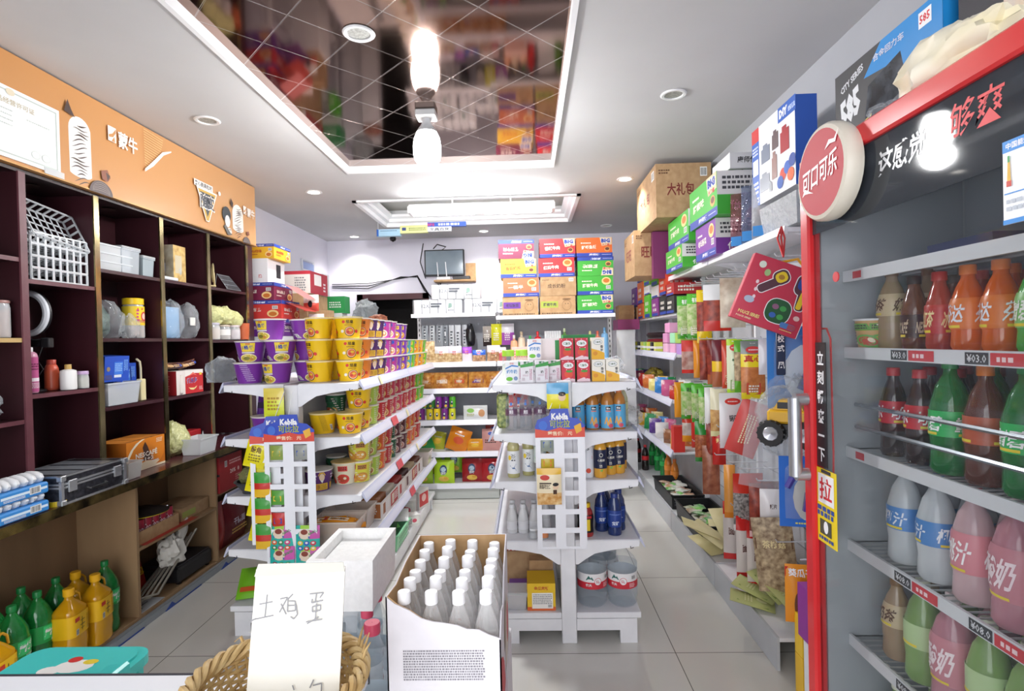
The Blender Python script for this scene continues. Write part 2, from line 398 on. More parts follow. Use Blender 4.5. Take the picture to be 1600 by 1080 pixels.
for (x, y, on, la) in ((-1.71, 2.95, 0, 'unlit round downlight in the ceiling beside the orange banner'), (-1.70, 4.41, 1, 'lit round downlight between the mirrored panel and the orange banner end'),
                       (-1.97, 6.3, 1, 'lit round downlight over the dark doorway'), (-.47, 6.2, 1, 'lit round downlight above the wall mounted monitor'),
                       (.77, 2.84, 0, 'unlit round downlight above the beverage fridge aisle'), (.785, 4.32, 1, 'lit round downlight above the large kraft cartons'),
                       (.89, 6.09, 0, 'unlit round downlight in the rear right ceiling corner')):
    put('dl%d' % on, downlight(on), (x, y, ZC), la)
put('dl0', downlight(0), (-.66, 2.24, ZM), 'unlit round downlight set into the dark mirrored ceiling')
for x, y in ((-1.70, 4.41), (-1.97, 6.3), (-.47, 6.2), (.785, 4.32)):
    d = bpy.data.lights.new('downlight_light', 'SPOT'); d.energy = 26; d.spot_size = 2.2; d.spot_blend = .8; d.shadow_soft_size = .04; d.color = (1, .96, .9)
    o = bpy.data.objects.new('downlight_light', d); COL.objects.link(o); o.location = (x, y, ZC-.03)
# ------------------------------------------------------------ generic goods
from mathutils import noise as _ns
def blob(mb, w, d, h, mat, seed=0, amp=.18, nu=26, nv=15, freq=2.2, flat=.0, top=1.0):
    """crumpled bag or lump standing on z=0"""
    off = Vector((seed*3.7, seed*1.3, seed*2.1))
    def fn(a, b):
        th = 2*PI*a; ph = PI*b
        p = Vector((math.sin(ph)*math.cos(th), math.sin(ph)*math.sin(th), -math.cos(ph)))
        k = 1+amp*_ns.noise(p*freq+off)+amp*.5*_ns.noise(p*freq*2.7+off)
        if amp > .19: k += amp*.8*(.35-abs(_ns.noise(p*freq*1.9-off)))+amp*.45*(.3-abs(_ns.noise(p*freq*4.1-off)))
        q = p*k; z = max(-.8, q.z)
        return (q.x*w/2, q.y*d/2, (z+.8)/1.8*h*top)
    return mb.surf(fn, nu, nv, mat, True)
def pillow(mb, w, h, t, mat, seal=.035, nu=8, nv=10, seed=0, rough=.12, z0=0, ty=None, tx_=None):
    """crimped flat pack standing upright, front towards -y; mat may be f(a,b,front)"""
    off = Vector((seed*5.1+.3, seed*2.3, 0))
    def prof(a, b):
        s = seal/h
        e = max(0, min(1, (b-s)/(1-2*s))); f = max(0, math.sin(PI*e))**.55*max(0, math.sin(PI*min(1, max(0, a))))**.5
        return f
    def side(sg):
        def fn(a, b):
            f = prof(a, b); n = _ns.noise(Vector((a*3.1, b*4.2, sg))+off)
            pinch = 1-.06*f
            return ((a-.5)*w*pinch, -sg*(t/2*f*(1+rough*2*n)+.0006), z0+b*h*(1-.01*f))
        return fn
    for sg in (1, -1):
        mb.surf(side(sg), nu, nv, (lambda a, b, sg=sg: mat(a, b, sg > 0)) if callable(mat) else mat, True)
    f1 = side(1)
    def fr(u, v, e):
        p = f1(max(0, min(1, u/w+.5)), max(0, min(1, (v-z0)/h))); return (p[0], p[1]-e-.0006, p[2])
    return fr
def pack(name, w, h, t, bands, deco=None, seal=.012, seed=0, cat='bag', nu=8, nv=12, back=None, gloss=.22):
    """bands: [(upto fraction, colour)] bottom to top; deco(mb, fr) prints the front"""
    def mk():
        mb = MB()
        def mf(a, b, fr):
            for lim, c in bands:
                if b <= lim+1e-6: break
            return c if not isinstance(c, str) else col(c, gloss)
        fr = pillow(mb, w, h, t, mf, seal, nu, nv, seed)
        if deco: deco(mb, fr)
        o = mb.build(name); o['category'] = cat; return o
    return mk
def cuboid(mb, w, d, h, c, top=None, side=None, ch=None):
    """plain carton centred on x, y with printed faces to follow; returns front, left, right frames"""
    c = col(c, .55) if isinstance(c, str) else c; side = side or c; top = top or c
    side = col(side, .55) if isinstance(side, str) else side; top = col(top, .6) if isinstance(top, str) else top
    x, y = w/2, d/2
    vs = [(-x, -y, 0), (x, -y, 0), (x, y, 0), (-x, y, 0), (-x, -y, h), (x, -y, h), (x, y, h), (-x, y, h)]
    mb.add(vs, [(0, 1, 5, 4), (1, 2, 6, 5), (2, 3, 7, 6), (3, 0, 4, 7), (4, 5, 6, 7), (0, 3, 2, 1)], [c, side, c, side, top, c])
    # lid seam and tape
    return (plane((0, -y, 0), (1, 0, 0), (0, 0, 1), (0, -1, 0)), plane((-x, 0, 0), (0, -1, 0), (0, 0, 1), (-1, 0, 0)),
            plane((x, 0, 0), (0, 1, 0), (0, 0, 1), (1, 0, 0)), plane((0, 0, h), (1, 0, 0), (0, 1, 0), (0, 0, 1)))
def bottle(name, prof, lab=None, cap=(.015, .02, '#ffffff'), body=None, liquid=None, deco=None, seg=20, cat='bottle', neck=None):
    """prof [(r,z)...] to neck; lab (z0,z1,mat); cap (r,h,colour); liquid (level, mat)"""
    def mk():
        r = empty(name); r['category'] = cat
        B = body or CLEAR; zt = prof[-1][1]
        MB().lathe([(.001, prof[0][1]+.004)]+prof, B, seg).build('body', r)
        if liquid:
            lv, lm = liquid
            pp = [(.001, prof[0][1]+.008)]
            for (q, z) in prof:
                if z < lv: pp.append((max(.001, q-.002), z+.003))
            # top surface at level
            for i in range(len(prof)-1):
                (q0, z0), (q1, z1) = prof[i], prof[i+1]
                if z0 <= lv <= z1: pp.append((q0+(q1-q0)*(lv-z0)/max(1e-6, z1-z0)-.002, lv))
            pp.append((.001, lv)); MB().lathe(pp, lm, seg).build('liquid', r)
        if lab:
            z0, z1, lm = lab
            def rad(z):
                for i in range(len(prof)-1):
                    (q0, a), (q1, b) = prof[i], prof[i+1]
                    if a <= z <= b and b > a: return q0+(q1-q0)*(z-a)/(b-a)
                return prof[-1][0]
            zs = sorted(set([z0, z1]+[z for q, z in prof if z0 < z < z1]))
            mb = MB(); mb.lathe([(rad(z)+.0012, z) for z in zs], col(lm, .35) if isinstance(lm, str) else lm, seg)
            if deco: deco(mb, cyl(lambda z: rad(z)+.0012))
            mb.build('label_wrap', r)
        cr, chh, cc = cap; cm = col(cc, .4) if isinstance(cc, str) else cc
        mb = MB(); mb.lathe([(cr, zt-.002), (cr*1.02, zt+.002), (cr, zt+.004), (cr, zt+chh-.002), (cr*.93, zt+chh), (.001, zt+chh)], cm, max(12, seg-4))
        for k in range(14):
            a = 2*PI*k/14; mb.bx(-.0012, .0012, -.0012, .0012, 0, 0.0001, cm) if False else None
        mb.build('cap', r)
        return r
    return mk
def can(name, r_, h, c, deco=None, cat='can'):
    def mk():
        mb = MB(); C_ = col(c, .3); A = col('#b8babf', .25, 1)
        mb.lathe([(.001, .003), (r_*.8, 0), (r_, .008), (r_, h-.008), (r_*.9, h), (r_*.86, h-.004), (.001, h-.004)], [A, A, C_, C_, A, A], 18)
        if deco: deco(mb, cyl(r_))
        o = mb.build(name); o['category'] = cat; return o
    return mk
def openbox(mb, w, d, h, t, m, taper=1.0, lip=0):
    """tapered open tub standing on z=0"""
    W1, D1 = w/2, d/2; W0, D0 = W1*taper, D1*taper
    o0 = [(-W0, -D0, 0), (W0, -D0, 0), (W0, D0, 0), (-W0, D0, 0)]; o1 = [(-W1, -D1, h), (W1, -D1, h), (W1, D1, h), (-W1, D1, h)]
    i1 = [(-W1+t, -D1+t, h), (W1-t, -D1+t, h), (W1-t, D1-t, h), (-W1+t, D1-t, h)]; i0 = [(-W0+t, -D0+t, t), (W0-t, -D0+t, t), (W0-t, D0-t, t), (-W0+t, D0-t, t)]
    vs = o0+o1+i1+i0; f = [(0, 3, 2, 1), (12, 13, 14, 15)]
    for k in range(4):
        j = (k+1) % 4; f += [(k, j, 4+j, 4+k), (4+k, 4+j, 8+j, 8+k), (8+k, 8+j, 12+j, 12+k)]
    mb.add(vs, f, m)
    if lip:
        for (x0, x1, y0, y1) in ((-W1-lip, W1+lip, -D1-lip, -D1), (-W1-lip, W1+lip, D1, D1+lip), (-W1-lip, -W1, -D1, D1), (W1, W1+lip, -D1, D1)):
            mb.bx(x0, x1, y0, y1, h-.008, h, m)
    return mb
def tub(name, w, d, h, m=None, taper=.88, lid=None, cat='box', lip=.004):
    def mk():
        r = empty(name); r['category'] = cat
        openbox(MB(), w, d, h, .002, m or CLEARM, taper, lip).build('body', r)
        if lid: MB().rb(-w/2-.006, w/2+.006, -d/2-.006, d/2+.006, h-.002, h+.012, lid, .003).build('lid', r)
        return r
    return mk
def jar(name, r_, h, c, lidc, lidh=.02, content=None, lab=None, cat='jar', clear=True):
    def mk():
        r = empty(name); r['category'] = cat
        MB().lathe([(.001, .002), (r_*.95, 0), (r_, .008), (r_, h-.02), (r_*.9, h)], CLEARM if clear else col(c, .3), 20).build('body', r)
        if content: blobm = MB().lathe([(.001, .004), (r_*.93, .004), (r_*.95, h*.45), (r_*.93, h*.8), (.001, h*.82)], content, 18).build('content', r)
        if lab:
            mb = MB().lathe([(r_+.001, lab[0]), (r_+.001, lab[1])], col(lab[2], .4), 20)
            if len(lab) > 3: lab[3](mb, cyl(r_+.001))
            mb.build('label_wrap', r)
        MB().lathe([(r_*.96, h), (r_*.98, h+.001), (r_*.98, h+lidh-.003), (r_*.93, h+lidh), (.001, h+lidh)], col(lidc, .35), 20).build('lid', r)
        return r
    return mk
# ------------------------------------------------------------ left wall: sign board, display cabinet, counter, plywood base
MAR = noisy('#34161c', '#45222a', 3, .32, (1, 1, .2)); MARD = noisy('#2a1216', '#3a1a20', 3, .3, (1, 1, .2)); MARE = noisy('#5a3038', '#6d4048', 6, .4)
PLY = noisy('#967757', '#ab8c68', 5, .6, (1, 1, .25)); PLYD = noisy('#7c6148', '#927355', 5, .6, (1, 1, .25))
CX = -2.10; CBK = XL+.006
r = tag(empty('display_cabinet', (0, 0, 0)), 'dark maroon wall cabinet with brass edged dividers and open compartments', 'cabinet')
CPY = [1.45, 2.245, 2.64, 3.12, 3.585, 4.08]
mb = MB().bx(CBK, CBK+.012, 1.45, 4.17, .80, 2.21, MARD)
for y in (1.9, 2.45, 2.88, 3.36, 3.84): mb.bx(CBK+.012, CBK+.015, y-.0015, y+.0015, .80, 2.2, col('#0c0608', .8))
mb.build('back_panel', r)
for i, y in enumerate(CPY):
    m = MB().bx(CBK+.012, CX-.004, y-.009, y+.009, .80, 2.20, MAR); m.build('divider', r)
    brass = i >= 2
    MB().bx(CX-.004, CX+.004, y-.016, y+.016, .80, 2.2, GOLD if brass else MARE).build('edge_strip', r)
MB().bx(CBK+.012, CX, 4.09, 4.17, .80, 2.21, MAR).build('end_panel', r)
SH = {0: (1.84, 1.505, 1.165), 1: (1.755, 1.265), 2: (1.85, 1.505, 1.16), 3: (1.85, 1.505, 1.16), 4: (1.85, 1.495)}
for c, zs in SH.items():
    y0, y1 = CPY[c]+.009, CPY[c+1]-.009
    for z in zs:
        mt = noisy('#b99a62', '#c8a970', 6, .4) if (c == 0 and z == 1.505) else (MARE if c < 2 else MAR)
        mb = MB().bx(CBK+.012, CX-.004, y0, y1, z-.016, z, MARD if mt is MARE else mt); mb.bx(CX-.008, CX-.002, y0, y1, z-.018, z, mt); mb.build('shelf', r)
MB().bx(CBK, CX-.01, 1.45, 4.19, 2.20, 2.215, noisy('#1c1012', '#281619', 3, .35)).build('top_panel', r)
for y in (2.88, 3.36, 3.84, 2.42): MB().lathe([(.03, 2.198), (.034, 2.194), (.022, 2.194), (.001, 2.196)], col('#463a36', .3, .6), 18, (-2.22, y)).build('spot_ring', r)
# orange sign board
r = tag(empty('sign_board', (0, 0, 0)), 'long orange ice cream sign board above the maroon wall cabinet', 'sign')
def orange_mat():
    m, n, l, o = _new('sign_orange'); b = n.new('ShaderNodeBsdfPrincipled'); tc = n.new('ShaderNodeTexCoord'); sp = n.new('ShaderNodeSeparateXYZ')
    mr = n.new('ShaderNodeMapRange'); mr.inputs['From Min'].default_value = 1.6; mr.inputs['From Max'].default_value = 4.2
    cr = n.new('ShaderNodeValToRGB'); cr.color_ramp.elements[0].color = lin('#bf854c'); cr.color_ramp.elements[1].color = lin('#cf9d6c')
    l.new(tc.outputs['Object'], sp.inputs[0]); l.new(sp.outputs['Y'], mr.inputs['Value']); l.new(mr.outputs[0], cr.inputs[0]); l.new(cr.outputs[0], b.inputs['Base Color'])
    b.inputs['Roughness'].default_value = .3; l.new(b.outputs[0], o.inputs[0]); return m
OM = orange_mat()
BX = CX+.012
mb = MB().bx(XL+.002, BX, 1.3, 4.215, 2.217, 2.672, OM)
F_ = plane((BX, 0, 0), (0, 1, 0), (0, 0, 1), (1, 0, 0))
WH = col('#f3efe8', .3); BRN = col('#4a3a36', .4); DGR = col('#5d5150', .4)
def choco(y, z, w, h, seed):
    """white and brown swirled ice cream bar, printed"""
    e = [(y+w/2*math.cos(a)*1.0, z+h/2+(h*.5-w/2)*(1 if math.sin(a) > 0 else -1)+w/2*math.sin(a)*(1 if math.sin(a) > 0 else .3)) for a in [2*PI*k/24 for k in range(24)]]
    mb.pol(F_, e, WH); R = random.Random(seed)
    n = 16
    for i in range(n):
        z0 = z+h*(.05+.88*i/n); pts = []
        hw = w/2*.93*math.sqrt(max(.1, 1-max(0, (z0-z-h+w/2)/(w/2))**2)) if z0 > z+h-w/2 else w/2*.95
        th = h/n*R.uniform(.25, .45); t0 = R.uniform(-1, -.3); t1 = R.uniform(.5, 1)
        K = 7
        for k in range(K+1): a = t0+(t1-t0)*k/K; pts.append((y+a*hw, z0+math.sin(a*3+i*.7)*.008+.012*a))
        for k in range(K, -1, -1): a = t0+(t1-t0)*k/K; pts.append((y+a*hw, z0+th*math.sin(PI*k/K+.01)+math.sin(a*3+i*.7)*.008+.012*a))
        mb.pol(F_, pts, DGR if i % 3 else BRN)
choco(2.545, 2.215, .13, .33, 1); choco(3.95, 2.225, .15, .25, 2); choco(3.83, 2.225, .06, .06, 3)
for (cy, cz, rr) in ((2.66, 2.215, .075), (4.06, 2.215, .055)):
    mb.pol(F_, [(cy+rr*math.cos(a), cz+rr*.85*math.sin(a)) for a in [PI*k/12 for k in range(13)]], DGR)
    for k in range(5): mb.pol(F_, [(cy+rr*.8*math.cos(a), cz+rr*(.2+.13*k)*math.sin(a)+(.002 if j else 0)) for j, seq in enumerate(([PI*q/8 for q in range(1, 8)], [PI*q/8 for q in range(7, 0, -1)])) for a in seq], col('#9a8d88', .4))
mb.pol(F_, [(2.66, 2.33), (2.70, 2.345), (2.72, 2.31), (2.70, 2.285), (2.665, 2.29)], col('#8a5440', .4)); mb.pol(F_, [(2.69, 2.33), (2.718, 2.32), (2.70, 2.29)], BRN)
mb.pol(F_, [(4.055, 2.30), (4.09, 2.31), (4.1, 2.285), (4.07, 2.27)], col('#8a5440', .4)); mb.pol(F_, [(2.45, 2.54), (2.47, 2.60), (2.49, 2.56), (2.51, 2.53)], BRN)
mb.pol(F_, [(3.84, 2.46), (3.85, 2.50), (3.88, 2.47), (3.87, 2.43)], BRN)
# head in a cap beside the bar (plain figure)
mb.el(F_, 3.79, 2.37, .055, .055, col('#3f4448', .5)); mb.el(F_, 3.80, 2.325, .032, .042, WH); mb.pol(F_, [(3.77, 2.30), (3.83, 2.25), (3.86, 2.24), (3.80, 2.23), (3.75, 2.28)], col('#6b6a66', .5))
def cowlogo(y, z, k):
    mb.rc(F_, y-.034*k, z-.03*k, y+.02*k, z+.045*k, WH); mb.pol(F_, [(y-.03*k, z+.0*k), (y-.005*k, z+.012*k), (y+.018*k, z+.04*k), (y+.018*k, z+.02*k), (y, z-.005*k), (y-.028*k, z-.012*k)], OM)
    mb.pol(F_, [(y-.012*k, z-.028*k), (y+.008*k, z+.0*k), (y+.012*k, z-.028*k)], OM)
    mb.tx(F_, '蒙牛', y+.105*k, z, .14*k, .085*k, WH, .035)
cowlogo(2.745, 2.53, 1.0); cowlogo(4.045, 2.45, .8)
YL = col('#f0cf94', .4)
for i in range(16):
    z = 2.655-i*.014; a = 2.97; b = 2.97+.16*(1-(i/16)**1.6)
    mb.pol(F_, [(a, z), (b, z-.01), (b, z-.013), (a, z-.003)], YL)
mb.pol(F_, [(2.97, 2.42), (3.04, 2.47), (3.13, 2.56), (3.20, 2.60), (3.20, 2.607), (3.12, 2.575), (3.03, 2.49), (2.97, 2.435)], WH)
# triangular badge
mb.pol(F_, [(3.44, 2.475), (3.67, 2.475), (3.57, 2.27), (3.535, 2.27)], WH); mb.pol(F_, [(3.455, 2.465), (3.655, 2.465), (3.565, 2.275), (3.54, 2.275)], col('#c9a24d', .4)); mb.pol(F_, [(3.475, 2.45), (3.635, 2.45), (3.553, 2.30)], col('#4b4d52', .4))
mb.rc(F_, 3.415, 2.475, 3.62, 2.515, WH); mb.tx(F_, '夹心脆果粒味', 3.517, 2.495, .19, .032, col('#55575b'), .03); mb.tx(F_, '随变', 3.555, 2.395, .17, .105, WH, .09); mb.tx(F_, '随变', 3.555, 2.395, .155, .09, col('#5b5d63'), .03)
mb.el(F_, 3.70, 2.49, .015, .015, WH, 10)
mb.build('board', r)
MB().bx(BX-.002, BX+.006, 1.3, 4.22, 2.2165, 2.224, col('#b98d55', .3, .4)).build('bottom_edge', r)
# certificate taped to the sign
r = tag(empty('certificate', (0, 0, 0)), 'white framed certificate taped to the left end of the orange sign', 'certificate')
mb = MB().bx(BX+.001, BX+.006, 1.95, 2.425, 2.235, 2.525, col('#eef1f0', .35)); F2 = plane((BX+.006, 0, 0), (0, 1, 0), (0, 0, 1), (1, 0, 0)); GR = col('#b9c2bd')
for (a, b, c_, d) in ((1.97, 2.25, 2.41, 2.256), (1.97, 2.504, 2.41, 2.51), (1.965, 2.25, 1.971, 2.51), (2.404, 2.25, 2.41, 2.51)): mb.rc(F2, a, b, c_, d, GR)
mb.tx(F2, '食品经营许可证', 2.2, 2.465, .2, .024, col('#c0b49a'), .01); mb.ln(F2, 2.0, 2.36, 2.2, 2.44, 4, col('#c3cac6'), 5, .25); mb.ln(F2, 2.26, 2.41, 2.37, 2.43, 1, col('#c9cfcb'), 6, .3)
for cy in (2.30, 2.35): mb.el(F2, cy, 2.285, .022, .018, col('#c9cfcb')); mb.el(F2, cy, 2.285, .018, .014, col('#eef1f0', .35))
mb.el(F2, 2.19, 2.505, .02, .014, col('#d8cdb4')); mb.build('sheet', r)
MB().bx(BX+.006, BX+.009, 2.34, 2.44, 2.222, 2.25, CLEARM).build('tape', r)
# counter
r = tag(empty('counter_top', (0, 0, 0)), 'long dark maroon counter board with brass front edge painted with olive highlights', 'counter')
MB().bx(CBK, -1.985, 1.4, 4.2, .768, .79, noisy('#4a2228', '#5e3138', 4, .22, (1, .3, 1))).build('board', r)
MB().bx(-1.986, -1.975, 1.4, 4.2, .752, .792, noisy('#2a2218', '#8f7b4c', 12, .25, metal=.8)).build('brass_edge', r)  # olive highlights of the metal are mixed into the dark edge colour
# plywood base
r = tag(empty('plywood_cabinet', (0, 0, 0)), 'open plywood base cabinet under the maroon counter', 'cabinet')
PX = -2.05
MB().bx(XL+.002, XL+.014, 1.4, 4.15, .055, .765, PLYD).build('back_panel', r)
MB().bx(XL+.014, PX, 1.4, 4.15, .04, .056, PLY).build('bottom_board', r)
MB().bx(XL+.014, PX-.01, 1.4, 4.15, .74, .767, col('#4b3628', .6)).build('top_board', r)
for y in (1.42, 2.79, 3.515, 4.14): MB().bx(XL+.014, PX, y-.009, y+.009, .056, .74, PLY).build('divider', r)
MB().bx(XL+.014, PX, 2.8, 3.505, .392, .408, PLY).build('shelf', r)
r = tag(MB().bx(XL+.002, PX+.02, 1.0, 4.5, 0, .039, col('#8e959c', .5)).build('plinth'), 'grey painted plinth under the plywood base cabinet', 'plinth')
mb = MB()
FL = plane((0, 0, 0), (1, 0, 0), (0, 1, 0), (0, 0, 1))
mb.bx(PX+.021, PX+.025, 1.0, 4.6, .0, .035, col('#9aa1a8', .5))
B5 = col('#2f4ea0', .5)
for y in (1.95, 2.45, 2.95, 3.5, 4.1): mb.bx(PX+.0255, PX+.029, y, y+.33, .001, .006, B5); mb.prism([(y, .001), (y+.09, .001), (y+.055, .03)], 'x', PX+.0255, PX+.028, B5)
tag(mb.build('floor_tape'), 'grey skirting strip with blue arrows along the plinth', 'tape')
# ------------------------------------------------------------ goods in and on the left cabinet
RZ = PI/2
CAB = 'maroon cabinet'
def lattice_tray():
    mb = MB(); m = film('#eef2f6', .55, .2); w, d, h = .30, .20, .05
    for z in (.002, h): 
        for y in (-d/2, d/2): mb.bx(-w/2, w/2, y-.003, y+.003, z-.002, z+.004, m)
        for x in (-w/2, w/2): mb.bx(x-.003, x+.003, -d/2, d/2, z-.002, z+.004, m)
    for i in range(9):
        x = -w/2+w*i/8
        for y in (-d/2, d/2): mb.bx(x-.005, x+.005, y-.002, y+.002, 0, h, m)
    for i in range(6):
        y = -d/2+d*i/5
        for x in (-w/2, w/2): mb.bx(x-.002, x+.002, y-.005, y+.005, 0, h, m)
        mb.bx(-w/2, w/2, y-.004, y+.004, 0, .002, m)
    for i in range(9):
        x = -w/2+w*i/8; mb.bx(x-.004, x+.004, -d/2, d/2, 0, .002, m)
    o = mb.build('lattice_tray'); o['category'] = 'tray'; return o
G1 = 'clear lattice trays stacked in the maroon cabinet'
for i in range(4):
    put('lat', lattice_tray, (-2.22, 2.45, 1.757+.052*i), 'clear plastic lattice tray, %s from the bottom of the stack in the maroon cabinet' % od(i, 9, 'first'), G1, RZ)
put('lat', lattice_tray, (-2.2, 2.46, 2.0), 'clear plastic lattice tray tilted on top of the tray stack', G1, RZ+.15, rx=.0, ry=0).rotation_euler = (1.05, .12, RZ)
def ring_light():
    r = empty('ring_light'); r['category'] = 'lamp'; K = col('#17171b', .4)
    mb = MB(); mb.lathe([(.001, 0), (.055, 0), (.055, .008), (.02, .014), (.001, .014)], K, 20).tube([(0, 0, .01), (0, 0, .18)], .013, K).tube([(0, 0, .17), (0, 0, .27)], .007, K); mb.build('stand', r)
    mb = MB().rb(-.07, .07, -.012, .012, .20, .235, K).rb(-.085, -.06, -.02, .02, .195, .24, K).rb(.05, .085, -.02, .02, .195, .24, K).tube([(.06, -.02, .2), (.045, -.03, .14), (.06, -.02, .1), (.03, -.02, .05)], .002, K); mb.build('phone_clamp', r)
    mb = MB(); cz = .35; P = [(.07*math.cos(2*PI*k/36), .012, cz+.09*math.sin(2*PI*k/36)) for k in range(36)]; mb.tube(P, .015, K, 8, True); mb.build('ring_housing', r)
    mb = MB(); P = [(.07*math.cos(2*PI*k/36), -.004, cz+.09*math.sin(2*PI*k/36)) for k in range(36)]; mb.tube(P, .014, col('#dfe3ea', .3), 8, True); mb.build('diffuser', r)
    return r
put('ring', ring_light, (-2.23, 2.40, 1.267), 'black phone ring light on a stand in the maroon cabinet', rz=.25)
def can_print(c1, c2):
    def d(mb, fr):
        mb.rc(fr, -.04, .05, .04, .065, '#f4e9f0', 8); mb.rc(fr, -.04, .1, .04, .106, c2, 8); mb.ln(fr, -.03, .02, .03, .045, 4, col('#f3dce8'), 2); mb.ln(fr, -.025, .11, .025, .13, 2, col(c2), 4)
    return d
put('spray', bottle('spray_can', [(.024, 0), (.026, .005), (.026, .16), (.022, .172), (.014, .178)], (.006, .155, '#c0578d'), (.01, .02, '#f3f3f3'), col('#d99ab5', .3), deco=can_print('#fff', '#7a2a55'), cat='can'), (-2.16, 2.325, 1.267), 'pink aerosol can standing beside the black ring light', rz=RZ)
put('wbot', bottle('white_bottle', [(.03, 0), (.032, .006), (.032, .08), (.03, .088), (.014, .094)], None, (.013, .022, '#c9a45a'), col('#f1f0ee', .35)), (-2.13, 2.485, 1.267), 'squat white bottle with a gold cap in the maroon cabinet', rz=RZ)
put('ojar', bottle('orange_bottle', [(.024, 0), (.026, .006), (.026, .10), (.02, .115), (.014, .12)], (.01, .09, '#d2603f'), (.018, .02, '#b8473a'), col('#cf5c44', .35)), (-2.2, 2.475, 1.267), 'orange red bottle behind the squat white bottle', rz=RZ)
put('ljar', jar('small_jar', .024, .065, '#fff', '#c9add3', .016, col('#b7b295', .8)), (-2.12, 2.555, 1.267), 'small clear jar with a lilac lid in the maroon cabinet', rz=RZ)
def ali_case():
    r = empty('aluminium_case'); r['category'] = 'case'; K = noisy('#1b1b20', '#3a3a42', 60, .35); A = col('#c9cbd0', .25, .7)
    w, d, h = .36, .26, .125
    mb = MB().bx(-w/2, w/2, -d/2, d/2, .0, .075, K); mb.build('body', r)
    mb = MB().bx(-w/2, w/2, -d/2, d/2, .08, h, K); mb.build('lid', r)
    mb = MB()
    for z in (.0, .07, .084, h-.008):
        for y in (-d/2, d/2): mb.bx(-w/2-.003, w/2+.003, y-.003, y+.003, z, z+.009, A)
        for x in (-w/2, w/2): mb.bx(x-.003, x+.003, -d/2, d/2, z, z+.009, A)
    for x in (-w/2, w/2):
        for y in (-d/2, d/2): mb.rb(x-.014, x+.014, y-.012, y+.012, 0, .022, A, .003).rb(x-.014, x+.014, y-.012, y+.012, h-.022, h+.002, A, .003).bx(x-.007, x+.007, y-.006, y+.006, .0, h, A)
    for x in (-.1, .0, .1): mb.bx(x-.045, x+.03, -d/2, d/2, h, h+.001, col('#8a8d94', .4, .3))
    mb.build('metal_trim', r)
    for x in (-.13, .13): MB().rb(x-.022, x+.022, -d/2-.01, -d/2-.001, .05, .1, A, .002).build('latch', r)
    MB().tube([(-.05, -d/2-.004, .045), (-.05, -d/2-.018, .04), (.05, -d/2-.018, .04), (.05, -d/2-.004, .045)], .006, col('#1a1a1e', .4)).build('handle', r)
    return r
put('case', ali_case, (-2.115, 2.443, .7905), 'black flight case with silver edges on the maroon counter', rz=RZ)
# packs at the near end of the counter
def tissue_pack():
    r = empty('tissue_pack'); r['category'] = 'pack'
    mb = MB().rb(-.11, .11, -.055, .055, 0, .045, col('#3f8fd8', .3), .006); fr = front(-.055); mb.rc(fr, -.1, .02, .1, .03, '#dfeefa'); mb.bar(fr, .02, .012, .07, .04); mb.ln(fr, -.09, .008, .0, .018, 2, WHITE, 3); mb.build('wrapper', r)
    mb = MB()
    for i in range(6): mb.M = Matrix.Translation((-.09+.036*i, 0, .043)); blob(mb, .04, .1, .05, film('#f7f8fa', .8, .3), i, .1, 10, 6)
    mb.M = None; mb.build('roll_row', r); return r
for i in range(2): put('tis', tissue_pack, (-2.045, 2.10, .7905+.075*i), ['lowest blue and white tissue pack stacked on the counter end', 'topmost blue and white tissue pack of the stack on the counter end'][i], 'tissue packs on the counter', RZ)
mb = MB(); mb.lathe([(.028, 0), (.036, 0), (.036, .022), (.028, .022), (.028, 0)], [col('#e8c81e', .4)]*2+[col('#d9c690', .4)]*2, 24, smooth=False)
tag(mb.build('tape_roll'), 'yellow roll of tape on the counter edge', 'tape').location = (-2.02, 2.28, .7905)
mb = MB(); blob(mb, .10, .12, .06, col('#cbb39f', .7), 5, .25); tag(mb.build('crumpled_cloth'), 'small beige crumpled cloth behind the yellow tape roll', 'cloth').location = (-2.10, 2.30, .7905)
put('peanut', jar('nut_jar', .04, .14, '#fff', '#a67f7a', .012, noisy('#8a5c4a', '#c9a28c', 60, .7)), (-2.16, 2.185, 1.507), 'clear jar of peanuts on the light wood shelf', rz=RZ)
mb = MB(); blob(mb, .22, .2, .15, CRK, 11, .3); tag(mb.build('plastic_bag'), 'crumpled clear plastic bag on a shelf at the near end of the maroon cabinet', 'bag').location = (-2.20, 2.07, 1.167)
# second brass bay: top shelf clear boxes
put('cbx', tub('clear_box', .24, .19, .045, CLEARM, .95), (-2.22, 2.79, 1.852), 'clear shallow box, lowest of the stack beside the brass post', 'clear shallow boxes', RZ)
for i in range(1, 3): put('cbx', None, (-2.22, 2.79, 1.852+.043*i), 'clear shallow box, %s of the stack beside the brass post' % ('middle' if i == 1 else 'topmost'), 'clear shallow boxes', RZ)
put('cbl', tub('clear_box', .13, .16, .13, film('#dfe6ec', .3, .12), .95, CLEARM), (-2.20, 2.90, 1.852), 'tall clear lidded box beside the shallow clear box stack', rz=RZ)
put('cbg', tub('clear_box', .09, .15, .10, film('#b9c6cc', .55, .2), .92, CLEARM), (-2.19, 3.03, 1.852), 'greyish clear lidded box next to the second brass post', rz=RZ)
mb = MB(); blob(mb, .19, .16, .19, CRK, 21, .24, 30, 18); mb.M = Matrix.Translation((.11, -.06, 0)); blob(mb, .10, .07, .12, CRK, 22, .3); mb.M = None
o = tag(mb.build('carrier_bag'), 'crumpled white carrier bag on the shelf beside a yellow lidded jar', 'bag'); o.location = (-2.19, 2.78, 1.507); o.rotation_euler.z = RZ
mb = MB(); blob(mb, .17, .11, .2, film('#6f8a80', .75, .3, 12), 23, .19); o = tag(mb.build('grocery_bag'), 'green and grey filled plastic bag behind the white carrier bag', 'bag'); o.location = (-2.29, 2.84, 1.507); o.rotation_euler.z = RZ
